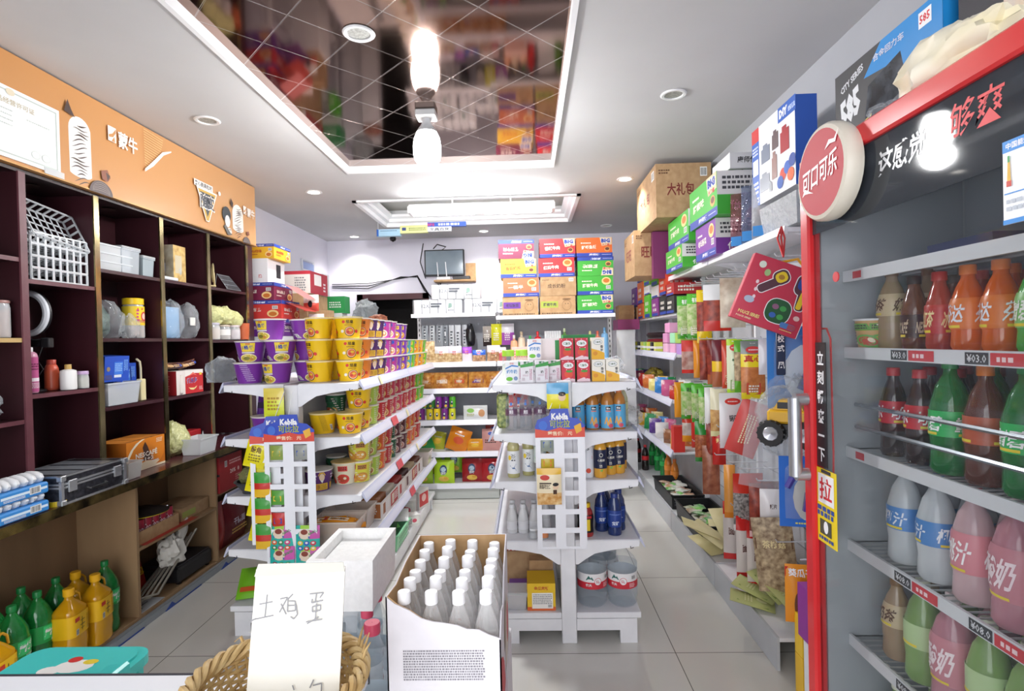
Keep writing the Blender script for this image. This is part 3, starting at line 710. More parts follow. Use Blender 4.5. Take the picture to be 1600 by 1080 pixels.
def yl(mb, fr):
    mb.el(fr, .01, .12, .022, .026, col('#d9343a')); mb.el(fr, .01, .12, .015, .018, col('#f3d5c0')); mb.ln(fr, -.035, .09, -.02, .16, 4, col('#c8387f')); mb.rc(fr, -.03, .155, .0, .165, '#c33'); mb.ln(fr, -.03, .085, .035, .1, 2, col('#b8456e'))
put('yjar', jar('candy_jar', .052, .185, '#fff', '#f2c81c', .035, noisy('#4a3020', '#e0a060', 40, .5), (.07, .175, '#f0cf2e', yl)), (-2.19, 3.0, 1.507), 'candy jar with a yellow lid and yellow label in the maroon cabinet', rz=RZ)
def blue_box():
    mb = MB(); f, l, r_, t = cuboid(mb, .17, .11, .13, '#1f4fc0', '#1a44a8', '#163a96')
    mb.rc(f, -.02, .035, .04, .10, '#3c7be0'); mb.ln(f, -.015, .05, .035, .095, 5, col('#9ec6f7')); mb.rc(f, -.02, .02, .03, .034, '#dde6f2'); mb.ln(f, .045, .05, .075, .11, 3, col('#8cc0f5'), 5, .5, True); mb.el(f, -.06, .065, .012, .012, col('#9a8a70')); mb.ln(f, -.08, .01, -.035, .035, 3, col('#6b5a3c'))
    o = mb.build('snack_box'); o['category'] = 'box'; return o
put('cbb', tub('storage_box', .23, .19, .115, film('#e8edf2', .35, .15), .9, None), (-2.195, 2.80, 1.162), 'clear open storage box with odds and ends under the blue snack box', rz=RZ)
mb = MB(); blob(mb, .15, .12, .08, col('#9a8d88', .6), 31, .3); o = tag(mb.build('oddments'), 'grey oddments lying inside the clear storage box', 'clutter', kind='stuff'); o.location = (-2.2, 2.79, 1.168); o.rotation_euler.z = RZ
put('bbx', blue_box, (-2.19, 2.79, 1.285), 'blue snack box tilted on the clear storage box', 'blue snack boxes', rz=RZ, rx=.06)
put('bbx', blue_box, (-2.25, 2.93, 1.24), 'blue snack box behind, leaning next to the cream holder', 'blue snack boxes', rz=RZ)
mb = MB().rb(-.02, .02, -.015, .015, 0, .12, col('#e6d9a8', .4)).tube([(0, 0, .11), (.0, 0, .18), (-.005, 0, .215), (-.03, 0, .23)], .006, col('#d9cfae', .4)); o = tag(mb.build('lint_roller'), 'cream handled gadget standing beside the second brass post', 'gadget'); o.location = (-2.14, 2.975, 1.162); o.rotation_euler.z = RZ
def nescafe():
    mb = MB(); O_ = '#e0821c'; f, l, r_, t = cuboid(mb, .30, .18, .165, O_, '#dd8a35', '#c06a18')
    mb.pol(f, [(-.15, .0), (-.06, 0), (.15, .0), (.15, .02), (.0, .045), (-.15, .02)], col('#f3e3c4', .5))
    for k in range(6): pass
    mb.pol(f, [(-.15, .03), (-.13, .08), (-.1, .12), (-.055, .15), (-.01, .165), (-.035, .165), (-.08, .15), (-.12, .12), (-.15, .08)], col('#f7ead0', .5))
    mb.pol(f, [(.15, .1), (.14, .06), (.11, .03), (.07, .012), (.15, .012)], col('#c8701a', .5))
    mb.pol(f, [(-.03, .05), (.05, .04), (.03, .07), (.01, .12), (-.01, .15), (-.03, .12), (-.02, .08)], col('#4a2a1c', .5))
    mb.tx(f, 'NESCAFÉ', 0, .085, .17, .034, '#fff6e6', .03); mb.tx(f, '1+2', .02, .055, .07, .02, '#fff6e6', .03); mb.ln(f, .08, .13, .13, .155, 3, col('#fbe7c8')); mb.ln(f, .04, .03, .1, .04, 1, WHITE)
    for x in (-.05, .05): mb.bx(x-.0015, x+.0015, -.09, .09, .165, .1655, col('#7a4410'))
    mb.ln(t, -.14, -.085, .14, -.07, 1, col('#5a3010'), 3, .6)
    o = mb.build('coffee_box'); o['category'] = 'box'; return o
put('nes', nescafe, (-2.19, 2.945, .7905), 'orange instant coffee box on the maroon counter', rz=RZ)
put('cco', tub('open_container', .10, .11, .085, film('#ecebe8', .4, .15), .85), (-2.06, 2.73, .7905), 'small clear container in front of the orange coffee box', rz=RZ)
# third bay
put('pbot', bottle('dark_bottle', [(.03, 0), (.031, .006), (.031, .1), (.022, .12), (.014, .13)], (.03, .08, '#3a3a40'), (.018, .025, '#c9b98c'), col('#1d1f22', .2)), (-2.17, 3.2, 1.872), 'dark bottle with a pale cap standing on a white box lid', rz=RZ)
put('wbx', lambda: tag(MB().rb(-.09, .09, -.06, .06, 0, .02, col('#dfe2e6', .4)).build('box_lid'), cat='lid'), (-2.18, 3.21, 1.852), 'flat white box lid on the top shelf of the third bay', rz=RZ)
def noodlebag():
    mb = MB(); f, l, r_, t = cuboid(mb, .12, .1, .22, noisy('#b08b48', '#d9b972', 35, .4), '#d9d2c0', noisy('#b9a98a', '#ddd6c4', 18, .3)); mb.rc(f, -.045, .05, .02, .16, film('#e8e2c8', .5)); blob(mb, .1, .1, .19, film('#e9e9e4', .5, .15, 25), 9, .2); o = mb.build('dried_goods_bag'); o['category'] = 'bag'; return o
put('ndb', noodlebag, (-2.18, 3.33, 1.852), 'tall bag of yellow dried goods on the third bay top shelf', rz=RZ)
mb = MB().rb(-.07, .07, -.04, .04, 0, .19, col('#8fb7dc', .4)); o = tag(mb.build('blue_pack'), 'light blue pack inside the wrapped bundle of the third bay', 'pack'); o.location = (-2.2, 3.29, 1.507); o.rotation_euler.z = RZ
put('rbk', lambda: tag(MB().rb(-.05, .05, -.03, .03, 0, .2, col('#6d2630', .5)).rb(-.048, .048, -.031, -.03, .02, .18, col('#2a4a88', .5)).build('gift_box'), cat='box'), (-2.27, 3.19, 1.507), 'dark red and navy box behind the light blue pack', rz=RZ)
mb = MB(); blob(mb, .2, .13, .235, CRK, 41, .22, 22, 14); o = tag(mb.build('wrapped_bundle'), 'clear plastic bag bundled round a light blue pack', 'bag'); o.location = (-2.17, 3.26, 1.507); o.rotation_euler.z = RZ
mb = MB(); blob(mb, .15, .12, .22, clear('#c9b4b2', .2, .5, .1, 18), 42, .22, 20, 14); mb.bx(-.06, -.01, -.06, -.055, .08, .13, col('#e9e6df')); o = tag(mb.build('film_bag'), 'smoky clear film bag beside the light blue bundle', 'bag'); o.location = (-2.17, 3.45, 1.507); o.rotation_euler.z = RZ
def redcarton():
    mb = MB(); f, l, r_, t = cuboid(mb, .27, .17, .145, '#c8252c', '#d9d5d2', '#a81e26')
    mb.rc(f, -.135, .0, -.05, .145, '#e9e0dc'); mb.pol(f, [(-.05, .145), (.135, .145), (.135, .12), (.04, .125), (-.05, .105)], col('#f1ebe6'))
    mb.lathe([(.001, .012), (.016, .012), (.018, .06), (.008, .1), (.008, .12)], col('#e7ded6', .4), 10, (-.09, -.088)); mb.rc(f, -.1, .03, -.08, .07, '#333')
    mb.tx(f, '优乐多', .02, .08, .11, .035, WHITE, .1); mb.tx(f, '优乐多', .02, .08, .105, .032, '#1f3f9a', .03)
    mb.pol(f, [(-.02, .04), (.0, .025), (.03, .02), (.055, .03), (.07, .045), (.04, .033), (.0, .035)], col('#f5e9a0')); mb.pol(f, [(-.02, .108), (.03, .132), (.07, .108), (.03, .118)], col('#f07a6a')); mb.rc(f, .095, .11, .12, .125, '#f3d24a'); mb.ln(f, .09, .015, .125, .04, 3, col('#f4d2d0')); mb.ln(l, -.07, .02, .05, .12, 7, col('#d9756f'))
    o = mb.build('milk_drink_carton'); o['category'] = 'box'; return o
put('redc', redcarton, (-2.19, 3.36, 1.162), 'red and white milk drink carton in the third bay', rz=RZ)
def cookie(mb, fr): mb.el(fr, .05, .02, .02, .016, col('#2b4fb0')); mb.ln(fr, -.02, .012, .03, .03, 2, col('#e9c59a')); mb.el(fr, -.05, .02, .02, .014, col('#c99a62'))
put('ck', pack('cookie_pack', .17, .04, .07, [(1, '#6b4436')], cookie, .006), (-2.16, 3.27, 1.318), 'brown cookie pack lying on the red milk drink carton', 'cookie packs', RZ)
put('ck', None, (-2.16, 3.42, 1.323), 'brown cookie pack raised at one end on the red carton', 'cookie packs', RZ, ry=-.15)
put('kbx', lambda: tag(MB().rb(-.1, .1, -.05, .05, 0, .045, col('#1d1a1f', .35)).build('black_box'), cat='box'), (-2.26, 3.4, 1.31), 'black flat box behind the cookie packs', rz=RZ)
PALEY = film('#dfe0a0', .8, .2, 25)
for i, (x, y, w_, h_) in enumerate(((-2.23, 3.2, .16, .22), (-2.2, 3.3, .2, .20))):
    mb = MB(); blob(mb, w_, .18, h_, PALEY, 51+i, .2); o = tag(mb.build('puffed_snack_bag'), ['pale yellow puffed snack bag against the second brass post', 'pale yellow puffed snack bag behind the empty clear tub'][i], 'bag', 'pale yellow snack bags'); o.location = (x, y, .7905); o.rotation_euler.z = RZ
put('ctub', tub('clear_tub', .19, .13, .10, film('#e6e9ec', .5, .15), .82), (-2.06, 3.36, .7905), 'empty clear plastic tub on the maroon counter', rz=RZ)
mb = MB().rb(-.09, .09, -.04, .04, 0, .125, col('#b4262c', .45)); o = tag(mb.build('red_box'), 'small red box behind the empty clear tub', 'box'); o.location = (-2.2, 3.46, .7905); o.rotation_euler.z = RZ
mb = MB(); mb.el(front(0), 0, .06, .05, .06, col('#e9e9e9')); mb.bx(-.002, .002, .0, .002, 0, .01, WHITE)
mb = MB().lathe([(.001, 0), (.06, 0), (.065, .004), (.001, .004)], col('#ececee', .4), 20); o = tag(mb.build('white_plate'), 'white round plate leaning at the third brass post', 'plate'); o.location = (-2.16, 3.62, .85); o.rotation_euler = (PI/2-.2, 0, RZ)
# fourth bay
def wheel():
    r = empty('ferris_wheel_ornament'); r['category'] = 'ornament'; m = col('#cbb98a', .35, .2)
    mb = MB()
    for y in (-.02, .02):
        mb.tube([(.06*math.cos(2*PI*k/24), y, .10+.06*math.sin(2*PI*k/24)) for k in range(24)], .005, m, 6, True)
        for k in range(8): mb.tube([(0, y, .10), (.06*math.cos(PI*k/4), y, .10+.06*math.sin(PI*k/4))], .002, m)
    mb.build('wheel', r)
    mb = MB().rb(-.05, .05, -.035, .035, 0, .012, m)
    for y in (-.028, .028): mb.tube([(-.035, y, .01), (0, y, .1), (.035, y, .01)], .004, m)
    mb.build('base', r)
    mb = MB()
    for k, a in enumerate((.3, .8, -.5)): mb.tube([(0, 0, .16), (.03*math.sin(a), 0, .2), (.09*math.sin(a), 0, .25)], .0015, m)
    mb.build('wire_stem', r); return r
put('fw', wheel, (-2.15, 3.68, 1.852), 'golden wheel ornament on the top shelf of the fourth bay', rz=RZ+.6)
mb = MB(); m = col('#8f949c', .3, .6)
for i in range(9):
    x = -.09+.0225*i; mb.tube([(x, -.05, 0), (x*.8, .03, .11)], .0022, m)
for j in range(4): mb.tube([(-.09+.006*j, -.05+.024*j, .034*j), (.09-.006*j, -.05+.024*j, .034*j)], .0025, m)
mb.tube([(-.075, .03, .11), (-.075, .05, 0), (.075, .05, 0), (.075, .03, .11)], .0025, m)
o = tag(mb.build('wire_rack'), 'small grey wire rack beside the golden wheel ornament', 'rack'); o.location = (-2.14, 3.88, 1.852); o.rotation_euler.z = RZ
for i, (y, z, w_) in enumerate(((3.70, 1.62, .2), (3.84, 1.625, .2), (3.95, 1.60, .16))):
    mb = MB(); blob(mb, w_, .17, .13, PALEY, 61+i, .2); o = tag(mb.build('puffed_snack_bag'), 'pale yellow puffed snack bag lying on containers, %s from the third brass post' % od(i), 'bag', 'pale yellow snack bags'); o.location = (-2.17, y, z-.02); o.rotation_euler.z = RZ
put('oat', jar('lidded_tub', .055, .10, '#fff', '#ccc7d6', .014, noisy('#c9a989', '#e6d2b8', 60, .8)), (-2.15, 3.68, 1.497), 'clear tub of oats with a pale lid in the fourth bay', rz=RZ)
put('flr', jar('lidded_tub', .05, .09, '#fff', '#c8b8a8', .012, noisy('#a58b74', '#bfa68e', 30, .8), (.03, .07, '#eceae6')), (-2.14, 3.80, 1.497), 'tan tub with a white label beside the oats tub', rz=RZ)
put('pnk', jar('lidded_tub', .048, .09, '#fff', '#d9c9cd', .012, noisy('#c9a9ae', '#ecdfe2', 30, .6)), (-2.13, 3.92, 1.497), 'pinkish tub beside the tan tub in the fourth bay', rz=RZ)
put('oru', lambda: tag(MB().lathe([(.001, 0), (.035, 0), (.042, .12), (.001, .12)], col('#c9643a', .45), 18).build('orange_cup'), cat='cup'), (-2.11, 4.03, 1.497), 'orange tumbler at the end of the fourth bay shelf', rz=RZ)
mb = MB(); blob(mb, .16, .14, .13, clear('#c9d9e6', .18, .5, .1, 18), 71, .25); o = tag(mb.build('plastic_bag'), 'clear bluish plastic bag beside the noodle bowls at the gondola end', 'bag'); o.location = (-1.62, 2.86, 1.262)
# ------------------------------------------------------------ under the counter
GP = film('#1d8a3e', .62, .05)
def grn_deco(mb, fr):
    mb.rc(fr, -.03, .148, .055, .205, '#3fcf7a', 8); mb.tx(fr, '雪碧', 0.01, .178, .07, .04, WHITE, .03, shear=.25); mb.ln(fr, .0, .135, .05, .147, 2, col('#d9f5e2')); mb.bar(fr, .06, .15, .078, .19)
green = bottle('green_soda_bottle', [(.05, 0), (.056, .02), (.055, .05), (.052, .08), (.056, .12), (.057, .215), (.052, .245), (.036, .28), (.02, .305), (.014, .315), (.014, .325)], (.135, .21, '#1ea24c'), (.0165, .022, '#0f7a3c'), GP, (.27, film('#0f5a2a', .75, .1)), grn_deco, 22)
GB = [(-2.13, 1.90), (-2.12, 2.02), (-2.24, 1.99), (-2.14, 2.16), (-2.25, 2.13), (-2.26, 2.28), (-2.21, 2.38), (-2.09, 2.60), (-2.3, 1.86), (-2.02+.0, 1.80)]
PZ = .0565
gl = [((145, 970), 'rightmost, alone against the plywood divider'), ((92, 960), 'behind the nearest pair of yellow jugs'), ((77, 945), 'in the back row beside another'), ((66, 985), 'second in front row from the jugs'),
      ((40, 970), 'in the back row, left of centre'), ((28, 1010), 'in the front row beside the cut off jug'), ((5, 985), 'at the very left edge of the picture')]
GPOS = [(-2.12, 2.65, 'green soda bottle standing alone against the plywood divider'), (-2.20, 2.46, 'green soda bottle behind the second yellow oil jug from the divider'),
        (-2.27, 2.36, 'green soda bottle at the back of the plywood bay, behind the other bottles'), (-2.16, 2.32, 'green soda bottle beside the front yellow jug, in the middle of the group'),
        (-2.28, 2.23, 'green soda bottle second from the left in the back row'), (-2.15, 2.19, 'green soda bottle in the front row next to the cut off yellow jug'), (-2.27, 2.10, 'green soda bottle leftmost in the back row of the plywood bay')]
for x, y, la in GPOS: put('green', green, (x, y, PZ), la, 'green soda bottles under the counter', rz=RZ)
YB_ = film('#e2a414', .78, .08)
def jug():
    r = empty('yellow_juice_jug'); r['category'] = 'bottle'
    def sq(r_, z, k=.72): return z, r_
    mb = MB()
    prof = [(.04, 0), (.06, .012), (.058, .04), (.062, .08), (.06, .13), (.062, .2), (.058, .235), (.035, .265), (.02, .28), (.017, .30)]
    def fn(a, b):
        i = b*(len(prof)-1); k = min(int(i), len(prof)-2); t = i-k; rr = prof[k][0]*(1-t)+prof[k+1][0]*t; z = prof[k][1]*(1-t)+prof[k+1][1]*t
        th = 2*PI*a; c, s_ = math.cos(th), math.sin(th); q = (abs(c)**4+abs(s_)**4)**-.25 if z < .24 else 1+((abs(c)**4+abs(s_)**4)**-.25-1)*max(0, (.285-z)/.045)
        return (rr*q*c, rr*q*s_*.85, z)
    mb.surf(fn, 28, 30, YB_); mb.build('body', r)
    mb = MB()
    def fl(a, b):
        th = 2*PI*a; c, s_ = math.cos(th), math.sin(th); q = (abs(c)**4+abs(s_)**4)**-.25; return (.0635*q*c, .0635*q*s_*.85, .125+.095*b)
    mb.surf(fl, 28, 2, col('#f0bd18', .4)); fr = front(-.0545)
    mb.rc(fr, -.05, .19, -.02, .208, '#cf3b2c'); mb.ln(fr, .025, .13, .045, .2, 3, col('#8a6a10'), 3, .4, True); mb.pol(fr, [(-.005, .14), (-.002, .14), (-.002, .2), (-.005, .2)], BLACK); mb.rc(fr, -.018, .165, .014, .168, '#333'); mb.rc(fr, -.014, .15, .01, .152, '#333'); mb.rc(fr, -.016, .185, .012, .1875, '#333'); mb.bar(fr, -.045, .132, -.028, .158)
    mb.build('label_wrap', r)
    MB().lathe([(.021, .295), (.022, .30), (.022, .325), (.019, .328), (.001, .328)], col('#f2b51c', .4), 18).build('cap', r)
    MB().tube([(.018, 0, .292), (.045, 0, .295), (.068, 0, .275), (.075, .0, .24)], .005, col('#eab02a', .4)).build('handle', r)
    return r
for x, y, la in ((-2.08, 2.54, 'yellow juice jug nearest the plywood divider, in front of a green bottle'), (-2.08, 2.39, 'yellow juice jug second from the plywood divider'), (-2.07, 2.03, 'yellow juice jug cut off at the lower left corner'), (-2.2, 2.57, 'yellow juice jug mostly hidden behind the front yellow jugs')):
    put('jug', jug, (x, y, PZ), la, 'yellow juice jugs under the counter', rz=RZ+.15)
# cola cans in a tray
r = tag(empty('can_tray', (-2.16, 2.985, .4085), RZ), 'open brown cardboard tray holding red cola cans', 'tray')
openbox(MB(), .36, .17, .07, .003, KRAFT, 1.0).build('body', r)
def cola(mb, fr): mb.tx(fr, 'Coca-Cola', 0, .065, .08, .03, '#f4e7ea', .02, rot=PI/2*0, shear=.2); mb.ln(fr, -.02, .02, .03, .035, 2, col('#f0c9cf'))
for i in range(6):
    for j in range(2): put('cola', can('cola_can', .0285, .115, '#b8324c', cola), (-2.185+.062*j, 2.985-.147+.059*i, .412), 'red cola can, %s from the near divider in the %s row of the tray' % (od(i, 6), ['back', 'front'][j]), 'red cola cans in the tray', RZ)
mb = MB(); mb.lathe([(.001, 0), (.1, .0), (.13, .006), (.132, .01), (.09, .012), (.07, .03), (.001, .034)], [col('#2a2320', .5)]*1+[col('#e9cf2a', .5)]*2+[col('#2b2422', .5)]*3, 26); o = tag(mb.build('plastic_plate'), 'black and yellow rimmed dish resting on the cola cans', 'dish'); o.location = (-2.17, 2.99, .53)
put('flatc', lambda: tag(MB().bx(-.14, .14, -.1, .1, 0, .075, KRAFT2).bx(-.13, .0, -.1005, -.1, .015, .05, col('#a5b05a', .6)).build('flat_carton'), cat='box'), (-2.19, 3.35, .4085), 'flat brown carton beside the cola can tray', rz=RZ)
mb = MB().bx(-.22, .25, -.095, .085, 0, .0015, col('#b5322c', .4)); o = tag(mb.build('red_sheet'), 'red printed sheet lying under the cola tray edge', 'paper'); o.location = (-2.14, 3.06, .4083); o.rotation_euler.z = RZ
mb = MB(); mb.pol(front(0), [(-.15, 0), (.15, 0), (.15, .25), (-.15, .1)], col('#b52a24', .4))
mb = MB(); pillow(mb, .30, .28, .1, col('#b0241f', .35), .01, seed=3); fr = front(-.052); mb.tx(fr, '大礼包', 0, .12, .18, .05, '#e9c22e', .04); o = tag(mb.build('red_gift_bag'), 'red bag with yellow print in the lower plywood bay', 'bag'); o.location = (-2.25, 2.98, .06); o.rotation_euler = (-.25, 0, RZ)
GM = col('#8e8a80', .4, .4)
for i in range(5):
    mb = MB().tube([(-.02*i, 0, 0), (.04, .02*i, .01), (.0, .5, .17+.012*i)], .007, GM); o = tag(mb.build('umbrella'), 'folded grey umbrella, %s of the bundle in the lower plywood bay' % od(i, 5, 'lowest', 'topmost'), 'umbrella', 'folded umbrellas'); o.location = (-2.19+.03*i, 2.82, .065+.012*i)
mb = MB(); blob(mb, .16, .12, .15, col('#d9d6cf', .8), 81, .4); mb.M = Matrix.Translation((.06, .0, .09)) @ Matrix.Rotation(.6, 4, 'Y'); blob(mb, .07, .05, .16, col('#d9d6cf', .8), 82, .3); mb.M = None; o = tag(mb.build('white_cloth'), 'white cloth bundled over the umbrella handles', 'cloth'); o.location = (-2.10, 3.12, .2); o.rotation_euler.z = RZ
mb = MB().rb(-.17, .17, -.13, .13, .012, .10, col('#17171b', .5), .01).rb(-.16, .16, -.12, .12, .1, .11, col('#222228', .5), .004)
for x in (-.15, .13):
    for y in (-.12, .1): mb.bx(x, x+.02, y, y+.02, 0, .014, BLACK)
o = tag(mb.build('gas_stove'), 'black portable stove case in the lower plywood bay', 'stove'); o.location = (-2.2, 3.31, .0565); o.rotation_euler.z = RZ
mb = MB().bx(-.1, .1, -.06, .06, 0, .002, col('#cfd3d6', .6)); FR = plane((0, 0, .002), (1, 0, 0), (0, 1, 0), (0, 0, 1)); mb.pol(FR, [(-.04, -.03), (-.035, -.03), (-.0, .04), (-.005, .04)], BLACK); mb.pol(FR, [(-.05, .0), (.05, .0), (.05, .006), (-.05, .006)], BLACK); o = tag(mb.build('paper_notice'), 'white handwritten paper on the floor of the plywood bay', 'paper'); o.location = (-2.12, 2.90, .057); o.rotation_euler.z = RZ
# far end of the counter
def redbox20():
    mb = MB(); f, l, r_, t = cuboid(mb, .28, .2, .235, '#a8262a', '#c9c4c4', '#9a2026')
    mb.tx(f, '20%', .02, .12, .07, .03, '#f3dcd8', .03); mb.ln(f, -.02, .165, .12, .2, 2, col('#e8b8b4')); mb.bar(f, -.08, .16, -.05, .2); mb.ln(f, .05, .03, .13, .09, 4, col('#d98f8a')); mb.el(f, .09, .12, .012, .014, col('#e8c0ba'))
    mb.rc(l, -.08, .15, .08, .2, '#8e1d22'); mb.tx(l, '20', .0, .175, .05, .025, '#fff', .02); mb.rc(l, -.1, .11, .1, .125, '#1b1b1e'); mb.ln(l, -.06, .113, .05, .122, 1, WHITE)
    o = mb.build('red_carton'); o['category'] = 'box'; return o
MB_ = MB().bx(XL+.016, PX-.002, 3.526, 4.13, .47, .482, PLY); tag(MB_.build('board_shelf'), 'plywood shelf at the far end of the base cabinet', 'shelf')
put('r20', redbox20, (-2.14, 3.68, .4825), 'red carton marked 20% on the plywood shelf', rz=RZ)
for i, (y, c, w_, ry) in enumerate(((3.63, '#a31f22', .2, 0), (3.86, '#6d1a24', .32, 0))):
    mb = MB(); pillow(mb, w_, .33, .1, col(c, .35), .02, seed=9+i); fr = front(-.05)
    if i: mb.tx(fr, '干脆面', 0, .16, .15, .05, '#d9cfe0', .04); mb.ln(fr, -.1, .08, .1, .12, 2, col('#c9a24a'))
    o = tag(mb.build('snack_gift_bag'), ['red snack bag standing on the floor below the red carton', 'dark red snack bag with pale print below the far shelf'][i], 'bag'); o.location = (-2.14, y, .0575); o.rotation_euler.z = RZ
# ------------------------------------------------------------ gondola shelving
def bracket(mb, x0, x1, y, z, m):
    """curved shelf bracket in the xz plane from post x0 out to x1, under z"""
    s = 1 if x1 > x0 else -1; L = abs(x1-x0)
    pts = [(x0, z), (x1, z), (x1, z-.028), (x0+s*L*.55, z-.045), (x0+s*L*.3, z-.06), (x0+s*L*.16, z-.085), (x0+s*.012, z-.11), (x0, z-.11)]
    mb.prism(pts, 'y', y-.002, y+.002, m)
def rail_mesh(y0, y1, x, z, s):
    mb = MB(); mb.prism([(x, z+.012), (x+s*.004, z+.014), (x+s*.026, z-.036), (x+s*.022, z-.04), (x, z-.006)], 'y', y0, y1, RAIL)
    mb.prism([(x+s*.0075, z+.006), (x+s*.0085, z+.0065), (x+s*.0215, z-.0245), (x+s*.0205, z-.025)], 'y', y0, y1, col('#dfe1f0', .15)); return mb
def gondola(name, label, cx, y0, bays, bl, half, levels, top, rails=(-1, 1), tall=None):
    r = tag(empty(name), label, 'shelf')
    n = len(bays) if 0 else bays
    for b in range(bays+1):
        y = y0+.03+b*bl
        MB().rb(cx-.035, cx+.035, y-.03, y+.03, 0, top, SHELF, .004).build('post', r)
    mb = MB().bx(cx-.008, cx+.008, y0+.06, y0+bays*bl, .1, top-.03, noisy('#b9bcc4', '#c5c8cf', 5, .5)); mb.build('back_panel', r)
    for b in range(bays):
        ya, yb = y0+.0+b*bl+(.062 if b else .0), y0+(b+1)*bl+.058
        for li, z in enumerate(levels):
            base = li == len(levels)-1
            for s in (-1, 1):
                x0, x1 = cx+s*.036, cx+s*half
                mb = MB().rb(min(x0, x1), max(x0, x1), ya+.002, yb-.002, z-.028, z, SHELF, .003)
                if not base:
                    bracket(mb, x0, x1-s*.004, ya+.001, z-.004, SHELF); bracket(mb, x0, x1-s*.004, yb-.004, z-.004, SHELF)
                    mb.tube([(x1-s*.045, ya-.002, z-.03), (x1-s*.045, ya-.004, z-.04), (x1-s*.03, ya-.003, z-.036)], .0022, BLACK, 5)
                mb.build('shelf_board', r)
                if not base and s in rails: rail_mesh(ya+.004, yb-.004, x1, z, s).build('price_rail', r)
    zb = levels[-1]
    for s in (-1, 1):
        x0, x1 = cx+s*.036, cx+s*half
        mb = MB().bx(min(x0, x1-s*.03), max(x0, x1-s*.03), y0+.004, y0+.03, zb-.085, zb-.03, SHELF); mb.bx(x1-s*.034-.002, x1-s*.034+.002, y0+.03, y0+bays*bl, 0.01 if bays > 1 else .03, zb-.03, SHELF); mb.build('base_frame', r)
        for yy in ([y0+.02]+[y0+bays*bl+.02]): MB().bx(min(x1-s*.1, x1-s*.02), max(x1-s*.1, x1-s*.02), yy-.013, yy+.02, 0, zb-.031, SHELF).build('leg', r)
    return r
LGX, LGY = -1.18, 2.69
LL = [1.256, .987, .70, .435, .15]
lg = gondola('shelf_gondola', 'long white double sided gondola stacked with noodle bowls', LGX, LGY, 2, 1.0, .34, LL, 1.25)
RGX, RGY = .165, 2.60
RL = [1.24, 1.005, .777, .493, .147]
rg = gondola('shelf_gondola', 'short white double sided gondola in the middle with drink cartons on top', RGX, RGY, 1, .95, .34, RL, 1.25)
# price tags on the left gondola rails
for (z, ys) in ((1.256, (3.0,)), (.987, (3.25, 3.65)), (.70, (3.35, 3.95)), (.435, (3.7,))):
    for k, y in enumerate(ys):
        m = MB().prism([(LGX+.352, z+.012), (LGX+.354, z+.013), (LGX+.37, z-.034), (LGX+.368, z-.035)], 'y', y, y+(.035 if z > 1.2 or k else .13), col('#e6dcb0' if z > 1.2 or k else '#d0545c', .4)); o = m.build('price_tag', lg)
